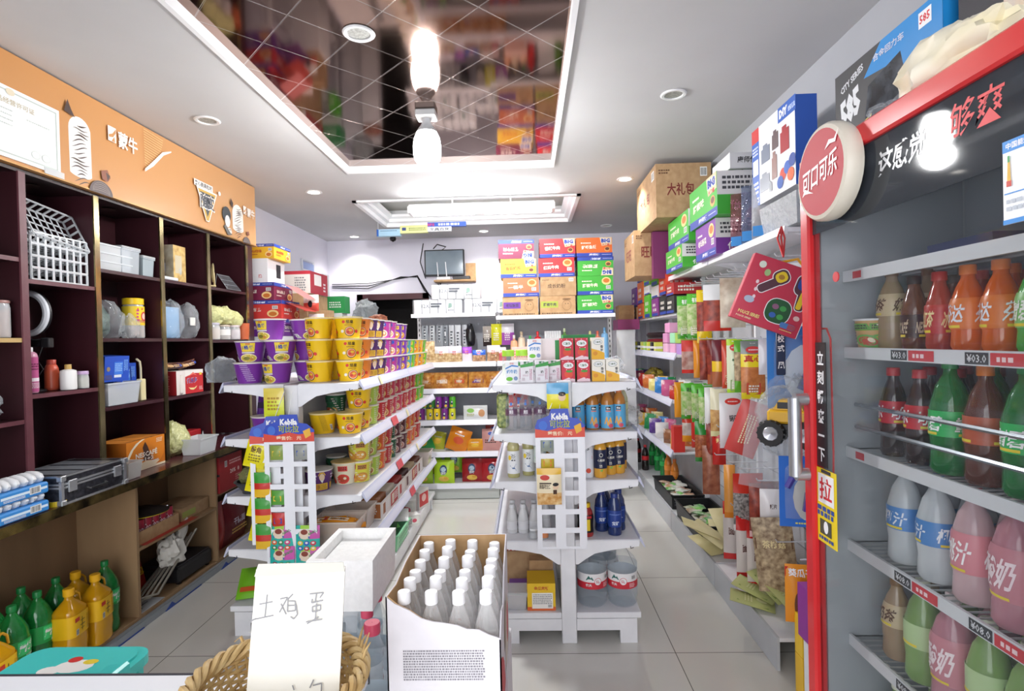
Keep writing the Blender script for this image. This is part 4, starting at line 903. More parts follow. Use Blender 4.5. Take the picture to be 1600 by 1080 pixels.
# ------------------------------------------------------------ noodle bowls and cups
def bowl(c, style, r1=.075, h=.108, r0=.055, c2='#f1d436', lid='#ece5da', nm='noodle_bowl'):
    def mk():
        r = empty(nm); r['category'] = 'noodle bowl'; R_ = random.Random(c+style)
        rz = lambda z: r0+(r1-r0)*min(1, max(0, z/h))
        mb = MB().lathe([(.001, .006), (r0*.94, .006), (r0*.94, 0), (r0, .002), (rz(h*.94), h*.94), (r1, h*.955), (r1, h-.003)], [WHITE, WHITE, WHITE, col(c, .35), WHITE, WHITE], 22)
        fr = cyl(rz)
        if style == 'half':
            for q in (0, 1, 2):
                o_ = -.0+q*2*PI*.062/2.6
                f2 = (lambda o_: lambda u, v, e: fr(u+o_, v, e))(o_)
                if q == 1: mb.ln(f2, -.02, .012, .02, .1, 9, col('#d9c3e6'), 3, .35); continue
                if q == 2: mb.ln(f2, -.015, .04, .005, .09, 4, col('#e3d3ee'), 5, .5); mb.bar(f2, -.012, .008, .012, .03); continue
                e = [(-.036, .098), (.036, .098), (.029, .058), (.02, .053), (-.02, .053), (-.029, .058)]
                for k in range(6): mb.pol(f2, [(-.036+.012*k, .098), (-.024+.012*k, .098), (-.0195+.0098*k, .054), (-.0293+.0098*k, .054)], col(c2, .4))
                mb.tx(f2, '1桶半', 0, .075, .052, .022, '#1d3f9e', .05); mb.rc(f2, -.01, .09, .012, .095, '#d23a30', 2)
                mb.rc(f2, -.03, .046, .03, .052, '#e8e6e0', 4); mb.el(f2, .0, .022, .04, .022, col('#f2e6b0')); mb.el(f2, .0, .021, .035, .018, col('#cdb63c')); mb.el(f2, -.008, .02, .016, .009, col('#7f7a2a')); mb.el(f2, .014, .016, .009, .006, col('#c9853c'))
        elif style == 'tomato':
            for q in (0, 1, 2):
                o_ = q*2*PI*.06/3
                f2 = (lambda o_: lambda u, v, e: fr(u+o_, v, e))(o_)
                if q == 1: mb.ln(f2, -.03, .015, .0, .1, 14, col('#8a6a10'), 7, .3, True); mb.bar(f2, .012, .02, .026, .05); continue
                mb.el(f2, -.028, .083, .008, .008, col('#d8362c'), 10); mb.tx(f2, '茄皇', .002, .083, .036, .018, '#3a1a14', .03); mb.ln(f2, -.022, .064, .018, .07, 1, col('#8a4a20'), 1, .6)
                mb.el(f2, .002, .035, .025, .025, col('#4a2a22')); mb.el(f2, .002, .036, .022, .022, col('#f0c9a0')); mb.el(f2, .002, .036, .019, .018, col('#dd6a3a')); mb.el(f2, .006, .041, .009, .006, col('#e9c13c')); mb.el(f2, -.006, .032, .007, .006, col('#c9362a'))
                mb.el(f2, .036, .035, .009, .009, col('#d8362c'), 10); mb.el(f2, -.034, .036, .008, .008, col('#f4f0e4'), 10)
        elif style == 'man':
            f2 = fr
            for q in (0, 1.9):
                f2 = (lambda o_: lambda u, v, e: fr(u+o_, v, e))(q*.06)
                mb.rc(f2, -.05, .008, .05, .042, '#e6b93c', 8); mb.el(f2, -.01, .025, .02, .014, col('#c98a2a')); mb.ln(f2, .0, .01, .045, .038, 4, col('#8a6a1c'))
                mb.el(f2, .02, .075, .014, .018, col('#e9cfae')); mb.pol(f2, [(.0, .083), (.04, .083), (.03, .1), (.01, .1)], col('#e0b23a')); mb.pol(f2, [(.008, .066), (.032, .066), (.02, .044)], col('#f0eeea')); mb.ln(f2, -.045, .06, -.005, .09, 2, col('#e4dcf0'))
        else:
            for q in (0, 1.25, 2.5, 3.75):
                f2 = (lambda o_: lambda u, v, e: fr(u+o_, v, e))(q*.075)
                mb.el(f2, 0, h*.27, .033, h*.22, col(c2)); mb.el(f2, 0, h*.27, .024, h*.15, col(R_.choice(['#c9702c', '#d9a23c', '#b8452a']))); mb.el(f2, .01, h*.3, .008, .007, col('#e9e0c0'))
                t = {'bai': '白象', 'red': '老坛', 'spicy': '香辣'}.get(style)
                if t: mb.tx(f2, t, 0, h*.78, .05, h*.22, '#2257b8' if style == 'bai' else '#fbe9d0', .05); mb.rc(f2, -.02, h*.56, .02, h*.62, '#d23a5a' if style == 'bai' else '#f3c63a', 2)
                else: mb.rc(f2, -.025, h*.62, .025, h*.85, c2, 3); mb.ln(f2, -.02, h*.66, .02, h*.82, 2, col('#2a2a2a'), 4, .6)
                mb.ln(f2, .045, h*.15, .062, h*.85, 7, col('#efe6df'), 8, .4)
        mb.build('body', r)
        MB().lathe([(r1+.003, h-.004), (r1+.004, h), (r1-.004, h+.001), (.001, h+.001)], col(lid, .3), 22).build('lid', r)
        return r
    return mk
PUR, YEL, ORA, LIM, RED, PNK, GRN = '#7d35a0', '#f2c516', '#ee8a2c', '#a9cb3c', '#c42a2e', '#bb3fa0', '#6fc22c'
KB = {
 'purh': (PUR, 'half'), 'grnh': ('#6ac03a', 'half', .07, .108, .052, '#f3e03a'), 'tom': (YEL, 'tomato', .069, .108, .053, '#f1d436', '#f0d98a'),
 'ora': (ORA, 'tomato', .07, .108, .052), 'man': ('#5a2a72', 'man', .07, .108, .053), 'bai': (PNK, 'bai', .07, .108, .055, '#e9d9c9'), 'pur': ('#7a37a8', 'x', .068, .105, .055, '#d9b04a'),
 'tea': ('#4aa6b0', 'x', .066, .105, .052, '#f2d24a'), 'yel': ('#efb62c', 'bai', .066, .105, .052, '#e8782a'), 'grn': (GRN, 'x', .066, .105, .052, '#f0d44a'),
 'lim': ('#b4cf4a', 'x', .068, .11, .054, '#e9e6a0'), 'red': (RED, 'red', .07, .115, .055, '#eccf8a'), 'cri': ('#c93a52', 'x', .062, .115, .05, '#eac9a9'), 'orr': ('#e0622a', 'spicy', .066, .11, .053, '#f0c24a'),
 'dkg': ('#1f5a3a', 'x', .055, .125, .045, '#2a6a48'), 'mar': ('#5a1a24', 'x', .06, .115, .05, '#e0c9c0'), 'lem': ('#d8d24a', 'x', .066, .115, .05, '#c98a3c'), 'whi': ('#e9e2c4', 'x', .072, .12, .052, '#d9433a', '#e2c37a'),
}
CN = {'purh': 'purple and yellow noodle bowl', 'grnh': 'green noodle bowl', 'tom': 'yellow tomato noodle bowl', 'ora': 'orange noodle bowl', 'man': 'dark purple noodle bowl', 'bai': 'magenta noodle bowl', 'pur': 'plain purple noodle cup',
      'tea': 'teal noodle cup', 'yel': 'golden noodle cup', 'grn': 'bright green noodle cup', 'lim': 'lime noodle cup', 'red': 'red noodle bowl', 'cri': 'crimson noodle cup', 'orr': 'orange red noodle cup', 'dkg': 'dark green cup', 'mar': 'maroon cup', 'lem': 'lemon yellow noodle cup', 'whi': 'cream noodle bowl'}
def pb(k, x, y, z, lab, g, rz=0): return put('b_'+k, bowl(*KB[k]), (x, y, z), lab, g, rz)
LY = ['bottom', 'second', 'third', 'fourth']
SN = {0: 'top shelf', 1: 'second shelf', 2: 'third shelf', 3: 'fourth shelf', 4: 'bottom shelf'}
def stack_row(x, y, dy, lev, cols, where, rz=PI/4, j=.004):
    for i, (k, n) in enumerate(cols):
        h = KB[k][3] if len(KB[k]) > 3 else .108
        for q in range(n):
            pb(k, x+random.uniform(-j, j), y+dy*i+random.uniform(-j, j), LL[lev]+q*(h+.0015), '%s, %s, %s stack from the front, %s' % (CN[k], ('single' if n == 1 else LY[q]+' layer'), od(i), where), 'noodle bowls on the %s of the left gondola' % SN[lev], rz+random.uniform(-.15, .15))
stack_row(-.915, 2.80, .149, 0, [('tom', 3), ('ora', 3), ('man', 3), ('man', 3), ('bai', 3), ('bai', 3), ('pur', 3), ('pur', 3), ('tea', 2), ('grn', 2), ('yel', 2), ('yel', 2), ('grn', 2)], 'outer row, top shelf', .5)
stack_row(-1.065, 2.79, .15, 0, [('tom', 3), ('tom', 3), ('ora', 3), ('man', 3)], 'inner row, top shelf', -.6)
for i, (k, x, y, q, rz, la) in enumerate((('purh', -1.435, 2.79, 0, -2.0, 'bottom layer, outermost at the near end'), ('purh', -1.285, 2.78, 0, -.4, 'bottom layer, second from the outer end'), ('purh', -1.17, 2.90, 0, .7, 'bottom layer, beside the yellow bowls'),
    ('purh', -1.43, 2.80, 1, .25, 'second layer, outermost'), ('purh', -1.265, 2.78, 1, .5, 'second layer, in the middle with yellow panel'), ('grnh', -1.16, 3.06, 0, .6, 'bottom layer behind the purple ones'), ('grnh', -1.16, 3.06, 1, -.2, 'second layer behind the purple ones'),
    ('purh', -1.325, 2.80, 2, -.3, 'third layer, topmost near the end'), ('purh', -1.20, 2.93, 2, .9, 'third layer, behind the topmost one'), ('grnh', -1.20, 3.12, 2, .1, 'third layer beside the gap'), ('purh', -1.19, 2.93, 1, -1.0, 'second layer, next to the green ones'), ('purh', -1.43, 2.96, 0, .2, 'bottom layer, second row'), ('purh', -1.43, 2.96, 1, 1.2, 'second layer, second row'))):
    pb(k, x, y, LL[0]+q*.1095, CN[k]+', '+la+', top shelf', 'half bucket noodle bowls on the left gondola', rz)
stack_row(-.93, 2.82, .152, 1, [('tom', 1), ('tom', 2), ('lim', 2), ('red', 2), ('red', 2), ('cri', 2), ('cri', 2), ('red', 2), ('cri', 2), ('red', 2), ('grn', 2), ('grn', 2)], 'outer row, second shelf', .35)
pb('tom', -1.075, 2.83, LL[1], 'yellow tomato noodle bowl, innermost at the near end of the second shelf', None, -1.4)
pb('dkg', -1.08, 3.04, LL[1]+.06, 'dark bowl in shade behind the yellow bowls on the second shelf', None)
put('kbase', lambda: tag(MB().bx(-.07, .07, -.06, .06, 0, .059, KRAFT).build('kraft_box'), cat='box'), (-1.08, 3.04, LL[1]), 'small kraft box under the dark bowl on the second shelf')
stack_row(-.935, 2.97, .15, 2, [('lem', 2), ('lim', 2), ('orr', 2), ('red', 2), ('dkg', 2), ('mar', 2), ('mar', 2), ('orr', 2), ('orr', 2), ('red', 2)], 'outer row, third shelf', .4)
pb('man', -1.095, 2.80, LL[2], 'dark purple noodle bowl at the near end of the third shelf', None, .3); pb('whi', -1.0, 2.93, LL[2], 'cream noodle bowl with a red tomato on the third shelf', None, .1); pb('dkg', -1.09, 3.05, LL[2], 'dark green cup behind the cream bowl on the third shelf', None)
# goods at the near left end
mb = MB(); pillow(mb, .19, .2, .09, col('#5c2a86', .3), .012, seed=4); fr = front(-.045); mb.el(fr, .05, .12, .025, .035, col('#d8a04a')); mb.rc(fr, -.06, .13, .02, .16, '#2a1a3a'); o = tag(mb.build('purple_snack_bag'), 'purple snack bag leaning on the second shelf behind the hanging card', 'bag'); o.location = (-1.36, 2.84, LL[1]); o.rotation_euler = (-.2, 0, -.2)
pb('purh', -1.33, 2.75, LL[1], 'purple noodle bowl alone on the second shelf near the end', None, 2.5)
mb = MB().lathe([(.001, .002), (.05, 0), (.05, .01), (.085, .055), (.09, .058), (.086, .062), (.075, .06)], col('#3a3d40', .35), 24); mb.M = Matrix.Translation((0, 0, .05)); blob(mb, .13, .12, .08, film('#8a8a5a', .6, .2), 5, .3); mb.M = None
o = tag(mb.build('black_bowl'), 'black bowl of wrapped snacks on the third shelf near the cabinet', 'bowl'); o.location = (-1.43, 2.78, LL[2])
# fourth shelf: clear tubs of packets
def sachet(c, t):
    def d(mb, fr): mb.rc(fr, -.055, .012, .06, .034, '#f5ead4', 2); mb.tx(fr, t, 0, .023, .09, .015, '#3a2a20', .02); mb.rc(fr, -.08, .01, -.062, .034, '#b8392c')
    return pack('orange_packet', .18, .046, .018, [(1, c)], d, .004, nu=6, nv=4)
put('ftub', tub('clear_tub', .24, .17, .12, film('#f0e2d6', .35, .15), .86), (-1.0, 2.80, LL[3]), 'clear tub of orange packets, nearest on the fourth shelf')
for i, (x, y, z, rx, rz) in enumerate(((-1.0, 2.77, .10, 1.2, -.2), (-1.05, 2.79, .09, 1.1, .25), (-.98, 2.82, .085, 1.3, -.35), (-1.03, 2.85, .08, 1.2, .1), (-.95, 2.80, .06, 1.3, .3), (-1.04, 2.78, .04, 1.4, -.1), (-.99, 2.83, .03, 1.45, .15))):
    put('sac', sachet('#e8951f', '拉拉小面包'), (x, y, LL[3]+z), 'orange packet, %s from the top inside the nearest clear tub' % od(i), 'orange packets in the clear tub', rz, rx=-rx)
put('ftub', None, (-1.0, 3.0, LL[3]), 'clear tub behind the orange packets on the fourth shelf', None)
def inner(c, c2):
    def mk():
        mb = MB(); openbox(mb, .15, .2, .10, .003, col('#e6e0da', .6), 1.0); f = sideR(.075); mb.rc(f, -.09, .01, .09, .09, c); mb.rc(f, -.06, .02, -.01, .08, c2); mb.ln(f, .0, .03, .08, .08, 4, WHITE); f = front(-.1); mb.rc(f, -.07, .01, .07, .09, c2); mb.ln(f, -.05, .03, .05, .07, 3, WHITE)
        R = random.Random(c)
        for i in range(4): mb.M = Matrix.Translation((0, -.06+.04*i, .03)); pillow(mb, .12, .09, .03, col(c2, .3), .006, 6, 6, i)
        mb.M = None; o = mb.build('snack_display_box'); o['category'] = 'box'; return o
    return mk
for i, (c, c2, nm) in enumerate((('#efe6dc', '#a8632f', 'white and brown'), ('#c23a32', '#e9dcc8', 'red'), ('#e8e2da', '#c0392f', 'white and red'), ('#d9d2c8', '#5a2a20', 'cream and brown'), ('#b5332c', '#e6c9a0', 'red and cream'), ('#ece8e2', '#8a4a30', 'pale'))):
    put('inn%d' % i, inner(c, c2), (-.935, 3.21+.205*i, LL[3]), '%s display box of packets, %s on the fourth shelf after the clear tubs' % (nm, od(i)), 'packet display boxes on the fourth shelf')
put('ftub', None, (-.94, 4.5, LL[3]), 'clear tub at the far end of the fourth shelf', None)
# bottom shelf
mb = MB(); f, l, r_, t = cuboid(mb, .1, .14, .19, '#b3262a', '#c9a9a0', '#9a2026'); mb.tx(f, '大红枣', 0, .1, .07, .04, '#f0d9b0', .03); o = tag(mb.build('red_box'), 'dark red box at the near end of the bottom shelf', 'box'); o.location = (-1.08, 2.79, LL[4])
def tissue_box(mb):
    mb.bx(-.11, .11, -.13, .13, 0, .09, col('#cfe3cc', .45)); R = random.Random(4)
    for i in range(14): y = -.12+.0175*i; mb.bx(-.1, .1, y, y+.012, .09, .10+R.uniform(0, .008), col('#f1f3f0', .5))
    f = sideR(.11); mb.rc(f, -.12, .01, .12, .08, '#eef2ec'); mb.ln(f, -.1, .02, .1, .07, 3, col('#7aa86a'), 3); mb.el(f, .0, .05, .03, .028, col('#6fa8cf')); f = front(-.13); mb.rc(f, -.1, .01, .1, .08, '#dfeaf0'); mb.pol(f, [(-.03, .02), (.03, .03), (.05, .07), (0, .08), (-.04, .06)], col('#8fc0de'))
    return mb
put('tsb', lambda: tag(tissue_box(MB()).build('wipes_box'), cat='box'), (-.955, 3.10, LL[4]), 'white and green box of thin packets, lower of two on the bottom shelf')
put('tsb', None, (-.96, 3.12, LL[4]+.11), 'white and green box of thin packets, upper of two on the bottom shelf', s=(.9, .9, 1))
def gbasket():
    mb = MB(); openbox(mb, .26, .34, .11, .004, col('#8fd8a8', .4), .88, .008)
    f = sideR(.131)
    for i in range(9):
        for j in range(3): mb.rc(f, -.13+.03*i, .02+.025*j, -.118+.03*i, .036+.025*j, '#4f9a6a')
    o = mb.build('green_basket'); o['category'] = 'basket'; return o
put('gbk', gbasket, (-.96, 3.52, LL[4]), 'mint green plastic basket filled with green packets on the bottom shelf')
for i, (x, y, c, a) in enumerate(((-.99, 3.47, '#2f7a34', .3), (-1.0, 3.55, '#3f9a3a', -.3), (-.95, 3.42, '#25502a', .1), (-.93, 3.5, '#4aa83c', .6), (-.97, 3.62, '#1f3a22', -.5), (-.9, 3.58, '#dfe2e0', .2))):
    mb = MB(); pillow(mb, .17, .14, .03, col(c, .25), .008, seed=i); mb.ln(front(-.018), -.05, .04, .05, .1, 3, col('#d9e6c9')); o = tag(mb.build('green_packet'), ['green packet lowest in the mint basket', 'bright green packet across the mint basket', 'dark green packet at the front of the mint basket', 'light green packet leaning on the basket rim', 'nearly black packet at the back of the mint basket', 'white notice card on top of the mint basket'][i], 'packet'); o.location = (x, y, LL[4]+.06+.012*i); o.rotation_euler = (-1.25, 0, a)
def toyb():
    mb = MB(); f, l, r_, t = cuboid(mb, .18, .16, .14, '#e4e2de', '#efefec', '#d9d6d2'); mb.rc(r_, -.07, .02, .07, .12, '#c9383a'); mb.el(r_, .0, .08, .035, .03, col('#f0c9c2')); mb.rc(f, -.07, .03, .07, .12, '#f3f1ec'); mb.el(f, .02, .07, .03, .025, col('#d9566a')); mb.ln(f, -.06, .03, -.01, .1, 4, col('#3a3a44')); o = mb.build('white_red_box'); o['category'] = 'box'; return o
put('toyb', toyb, (-.95, 4.05, LL[4]), 'white and red carton beyond the mint basket on the bottom shelf', rz=.2)
put('toyb', None, (-.93, 4.3, LL[4]), 'white and red carton farthest on the bottom shelf', rz=-.3)
put('toyb', None, (-.86, 3.88, LL[4]), 'small tilted white and red carton at the bottom shelf rim', rz=.5, s=.55)
for i, (c, la) in enumerate((('#262a2c', 'black packet pile beside the mint basket'), ('#8a3a2a', 'brown packet beside the white and red cartons'))):
    mb = MB(); blob(mb, .13, .15, .15, noisy(c, '#5a5a50', 20, .35), 90+i, .35); o = tag(mb.build('packet_bundle'), la, 'packet'); o.location = (-1.01+.03*i, 3.8+.2*i, LL[4])
# green crisps at the near left foot
mb = MB(); pillow(mb, .16, .2, .06, col('#7cc42c', .3), .01, seed=8); mb.rc(front(-.03), -.06, .02, .06, .05, '#d9602c'); o = tag(mb.build('green_snack_bag'), 'bright green snack bag on the near left foot of the left gondola', 'bag'); o.location = (-1.44, 2.76, LL[4]+.01); o.rotation_euler = (-1.1, 0, .3)
mb = MB(); pillow(mb, .22, .16, .08, noisy('#3a1a14', '#b5603a', 30, .3), .01, seed=9); o = tag(mb.build('brown_snack_bag'), 'dark brown spicy snack bag below the hanging toy cards', 'bag'); o.location = (-1.22, 2.745, LL[4]+.0); o.rotation_euler = (-.25, 0, 0)
# ------------------------------------------------------------ hanging display cards
CARDW = col('#eef0f6', .4)
def hangcard(w, h, cells, seed):
    def mk():
        r = empty('display_card'); r['category'] = 'display'
        mb = MB(); hh = .13; n = 6; cw = w*.27; t = .0012
        x = [-w/2, -w*.40, -w*.40+cw, w*.08, w*.08+cw, w/2]
        zs = [-hh-(h-hh)*i/n for i in range(n+1)]
        for a, b in ((x[0], x[1]), (x[2], x[3]), (x[4], x[5])): mb.bx(a, b, -t, t, -h, -hh, CARDW)
        for i in range(n+1):
            for a, b in ((x[1], x[2]), (x[3], x[4])): mb.bx(a, b, -t, t, max(-h, zs[i]-.012), min(-hh, zs[i]+.012), CARDW)
        mb.build('card', r)
        mb = MB(); mb.prism([(-w/2, -hh), (w/2, -hh), (w/2, -.075), (w*.36, -.045), (w*.2, -.04), (w*.17, 0), (-w*.17, 0), (-w*.22, -.03), (-w*.45, -.05), (-w/2, -.08)], 'y', -.003, -.0013, col('#2a49b8', .35))
        fr = front(-.003); mb.pol(fr, [(-w/2, -hh), (w/2, -hh), (w/2, -.085), (w*.2, -.095), (0, -.085), (-w*.25, -.1), (-w/2, -.09)], col('#d8452e', .35))
        mb.tx(fr, 'Kebila', 0, -.035, w*.34, .03, WHITE, .05); mb.tx(fr, '可比拉', 0, -.068, w*.4, .034, '#f4e04a', .07); mb.tx(fr, '可比拉', 0, -.068, w*.38, .03, '#2a7a3a', .0); mb.tx(fr, '零售价:   元', 0, -.112, w*.5, .02, '#f6d9b8', .03)
        mb.pol(fr, [(w*.28, -.08), (w*.42, -.065), (w*.44, -.1), (w*.33, -.115)], col('#e9b23a')); mb.el(fr, -w*.34, -.075, .02, .022, col('#3f6fd0')); mb.build('header', r)
        R = random.Random(seed)
        for (ci, ri, c) in cells:
            a = (x[1] if ci == 0 else x[3])+cw/2; z = zs[ri+1]+.02; mb = MB(); mb.M = Matrix.Translation((a, .006, z)); fr = pillow(mb, cw*.95, .07, .02, col(c, .3), .006, 6, 6, ri); mb.rc(fr, -cw*.3, .02, cw*.3, .045, R.choice(['#2a4fb0', '#e9c23a', '#e86a3a'])); mb.build('candy_sachet', r)
        return r
    return mk
put('hc1', hangcard(.245, .78, [(0, 3, '#c7302c'), (1, 5, '#c7302c'), (0, 5, '#d9502c'), (0, 0, '#8aa04a'), (1, 0, '#9a9d98'), (0, 2, '#5aa03c')], 1), (-1.155, 2.60, 1.115), 'white ladder display card with blue header hanging at the left gondola end')
put('hc2', hangcard(.24, .62, [], 2), (-1.235, 2.63, 1.105), 'second white display card with blue header, partly behind the front one', rz=.15)
mb = MB().tube([(-1.155, 2.60, 1.11), (-1.15, 2.64, 1.225)], .0015, WHITE).tube([(-1.235, 2.63, 1.10), (-1.19, 2.64, 1.225)], .0015, WHITE); tag(mb.build('hanging_string'), 'thin white strings holding the display cards at the left gondola end', 'string')
def toycard(cs):
    def mk():
        mb = MB(); w, h = .118, .155; C1 = col('#25b3a8', .3)
        fr = pillow(mb, w, h, .022, lambda a, b, f: col('#c84fa8', .3) if (a < .35 and b < .35) or (a > .6 and b > .62) else (col('#9fd23a', .3) if b > .6 and a < .6 and a > .2 else C1), .006, 10, 10)
        mb.el(fr, -.012, .115, .03, .024, col('#e9d6c0')); mb.el(fr, -.014, .125, .018, .012, col('#8a3a2a')); mb.rc(fr, -.04, .095, .015, .106, '#4a6fb8'); mb.tx(fr, 'ASSORTED', .03, .125, .05, .012, '#2a8a4a', .03, rot=.4)
        for i in range(3):
            for j in range(3): mb.el(fr, -.033+.033*i, .022+.026*j, .014, .011, col(cs[(i+j*2) % len(cs)])); mb.el(fr, -.033+.033*i, .024+.026*j, .007, .005, col('#f0e6e0'))
        o = mb.build('candy_card'); o['category'] = 'candy bag'; return o
    return mk
for i, (x, z, cs) in enumerate(((-1.205, .43, ['#c83a7a', '#d9632c', '#3a8a4a']), (-1.08, .425, ['#c8304a', '#e9c83a', '#2f56c0']), (-1.20, .33, ['#3a9a4a', '#8a2a3a', '#3a9a4a']), (-1.075, .325, ['#a8283a', '#2f56c0', '#d9632c']))):
    put('tc%d' % i, toycard(cs), (x, 2.585+.012*(i < 2), z), 'teal and pink candy toy bag, %s of the four hanging under the card' % ['upper left', 'upper right', 'lower left', 'lower right'][i], 'teal candy toy bags', rx=-.06)
def ybag(mb, fr): mb.ln(fr, -.03, .03, .03, .07, 3, col('#8a7a10')); mb.tx(fr, '酸角', 0, .09, .05, .03, '#6a4a10', .03)
for i in range(4): put('yb', pack('yellow_snack_bag', .10, .13, .03, [(1, '#e9dc1c')], ybag, .01), (-1.345, 2.62+.01*i, .86-.125*i), 'yellow snack bag, %s of the string beside the white display card' % od(i, 4, 'topmost', 'lowest'), 'yellow snack bags on a string', .1, ry=.25)
for i in range(3): put('rb', pack('striped_snack_bag', .08, .12, .02, [(.3, '#e9b92c'), (.6, '#c8352c'), (1, '#3f9a3a')], None, .008), (-1.29, 2.60, .72-.125*i), 'small striped snack bag, %s of the strip beside the yellow bags' % od(i, 3, 'topmost', 'lowest'), 'striped snack bags', .05)
put('ytop', pack('lemon_snack_bag', .1, .14, .02, [(.55, '#d9e23a'), (1, '#e3cf5a')], lambda mb, fr: mb.ln(fr, -.03, .03, .03, .1, 4, col('#b08a2a')), .008), (-1.245, 2.645, 1.10), 'lemon yellow snack bag hanging at the top of the left gondola post')
put('hc3', hangcard(.225, .64, [(0, 0, '#8f9a90'), (0, 1, '#c9b33a')], 3), (.135, 2.50, 1.13), 'white ladder display card hanging at the end of the middle gondola')
tag(MB().tube([(.135, 2.50, 1.125), (.15, 2.605, 1.215)], .0015, WHITE).tube([(.09, 2.495, 1.13), (.14, 2.605, 1.22)], .0015, WHITE).build('hanging_string'), 'thin strings holding the display card at the middle gondola end', 'string')
def pnut(mb, fr): mb.el(fr, -.02, .125, .022, .012, col('#c8372c')); mb.tx(fr, '脱脂花生仁', -.02, .085, .05, .02, '#3a2a1a', .02); mb.rc(fr, -.045, .096, .01, .102, '#3a2a1a'); mb.el(fr, .03, .085, .014, .014, col('#e9c9a8')); mb.el(fr, .03, .094, .014, .008, BLACK); mb.rc(fr, .018, .05, .035, .07, '#4a3020')
put('pn', pack('peanut_bag', .11, .165, .022, [(.33, noisy('#c98a3a', '#efd29a', 45, .4)), (.8, '#f0e2c0'), (1, '#e9b93a')], pnut, .01), (.08, 2.478, .70), 'peanut snack bag clipped to the display card of the middle gondola')
put('bb', pack('blue_yellow_bag', .1, .12, .02, [(.6, '#e9df2a'), (1, '#6ab0dc')], lambda mb, fr: (mb.el(fr, .02, .055, .018, .018, col('#f0cfae')), mb.el(fr, .02, .07, .018, .01, BLACK)), .008), (.13, 2.53, 1.125), 'yellow and blue snack bag hanging above the card of the middle gondola')
# ------------------------------------------------------------ foreground
r = tag(empty('cashier_desk', (0, 0, 0)), 'white desk top with dark edge at the lower left corner', 'desk')
MB().rb(-1.25, -.36, .45, 1.165, .718, .74, col('#eceef2', .3), .003).build('desk_top', r)
MB().bx(-1.252, -.358, 1.165, 1.169, .716, .741, col('#3a3a40', .4)).build('edge_band', r)
for x in (-1.22, -.42):
    for y in (.5, 1.12): MB().bx(x, x+.04, y, y+.04, 0, .718, col('#c9cbd0', .4)).build('leg', r)
r = tag(empty('teal_stool', (-1.235, 1.375, -.105)), 'teal plastic stool with a printed seat behind the white desk', 'stool'); TE = col('#43c4bd', .35)
def rr(w, d, rad, n=5): return [(sx*(w/2-rad)+rad*math.cos(a+k*PI/2/n), sy*(d/2-rad)+rad*math.sin(a+k*PI/2/n)) for sx, sy, a in ((1, 1, 0), (-1, 1, PI/2), (-1, -1, PI), (1, -1, 3*PI/2)) for k in range(n+1)]
mb = MB(); mb.prism(rr(.34, .27, .05), 'z', .69, .715, TE); mb.prism(rr(.30, .23, .04), 'z', .715, .722, TE); ft = plane((0, 0, .722), (1, 0, 0), (0, 1, 0), (0, 0, 1))
mb.el(ft, .02, .03, .05, .03, col('#e9e6e0')); mb.el(ft, -.03, .01, .03, .02, col('#e9e6e0')); mb.el(ft, .05, .05, .02, .012, col('#e0c83a')); mb.el(ft, .0, .06, .018, .014, col('#c8322c')); mb.build('seat', r)
for x in (-.13, .13):
    for y in (-.1, .1): MB().tube([(x, y, .7), (x*1.1, y*1.1, 0.107)], [.02, .015], TE).build('leg', r)
mb = MB().prism([(.0, 0), (.055, 0), (.055, .075), (.048, .08), (.04, .075), (.0, .07)], 'y', -.01, .13, TE); o = tag(mb.build('teal_box'), 'small teal plastic holder next to the stool seat', 'holder'); o.location = (-1.055, 1.19, .60)
tag(MB().bx(-1.065, -.99, 1.19, 1.33, .001, .598, TE).build('teal_crate'), 'teal crate under the small teal holder', 'crate')
tag(MB().bx(-.73, -.70, 1.165, 1.18, .73, .743, col('#2f8fd8', .4)).build('blue_tag'), 'tiny blue tag at the desk edge beside the basket', 'tag')
# wicker basket
WK = noisy('#a8854e', '#d2b57e', 30, .7); BC = (-.455, .95)
r = tag(empty('wicker_basket', (BC[0], BC[1], .741)), 'round woven wicker basket with frayed rim, holding a handwritten card', 'basket')
mb = MB(); R1, R0, HB = .14, .095, .115
N = 44
for k in range(N):
    a = 2*PI*k/N; mb.tube([((R0+(R1-R0)*t)*math.cos(a), (R0+(R1-R0)*t)*math.sin(a), HB*t) for t in (0, .35, .7, 1)], .0028, WK, 5)
mb.build('stake', r)
mb = MB()
for j in range(15):
    t = j/15; rr_ = R0+(R1-R0)*t; mb.tube([((rr_+.0035*(1 if (k+j) % 2 else -1))*math.cos(2*PI*k/N), (rr_+.0035*(1 if (k+j) % 2 else -1))*math.sin(2*PI*k/N), HB*t+.002) for k in range(N)], .0036, WK, 5, True)
mb.lathe([(.001, .004), (R0, .004)], WK, 24); mb.build('weave', r)
mb = MB()
for q in range(4): mb.tube([((R1+.004+.010*math.cos(a*9+q*PI/2))*math.cos(a), (R1+.004+.010*math.cos(a*9+q*PI/2))*math.sin(a), HB+.006+.010*math.sin(a*9+q*PI/2)) for a in [2*PI*k/110 for k in range(110)]], .0062, noisy('#b8965e', '#dcc491', 18, .6), 6, True)
for a, l in ((.35, .05), (.5, .035), (.25, .04), (.6, .045), (2.4, .02)): mb.tube([(R1*math.cos(a), R1*math.sin(a), HB), ((R1+.01)*math.cos(a+.05), (R1+.01)*math.sin(a+.05), HB+.03), ((R1+.02)*math.cos(a+.1), (R1+.02)*math.sin(a+.1), HB+l)], [.004, .003, .001], WK, 5)
mb.build('rim', r)
mb = MB(); blob(mb, .16, .16, .05, CRK, 7, .3); o = tag(mb.build('clear_bag'), 'shiny clear plastic crumpled inside the wicker basket', 'bag'); o.location = (BC[0]-.02, BC[1]-.01, .75)
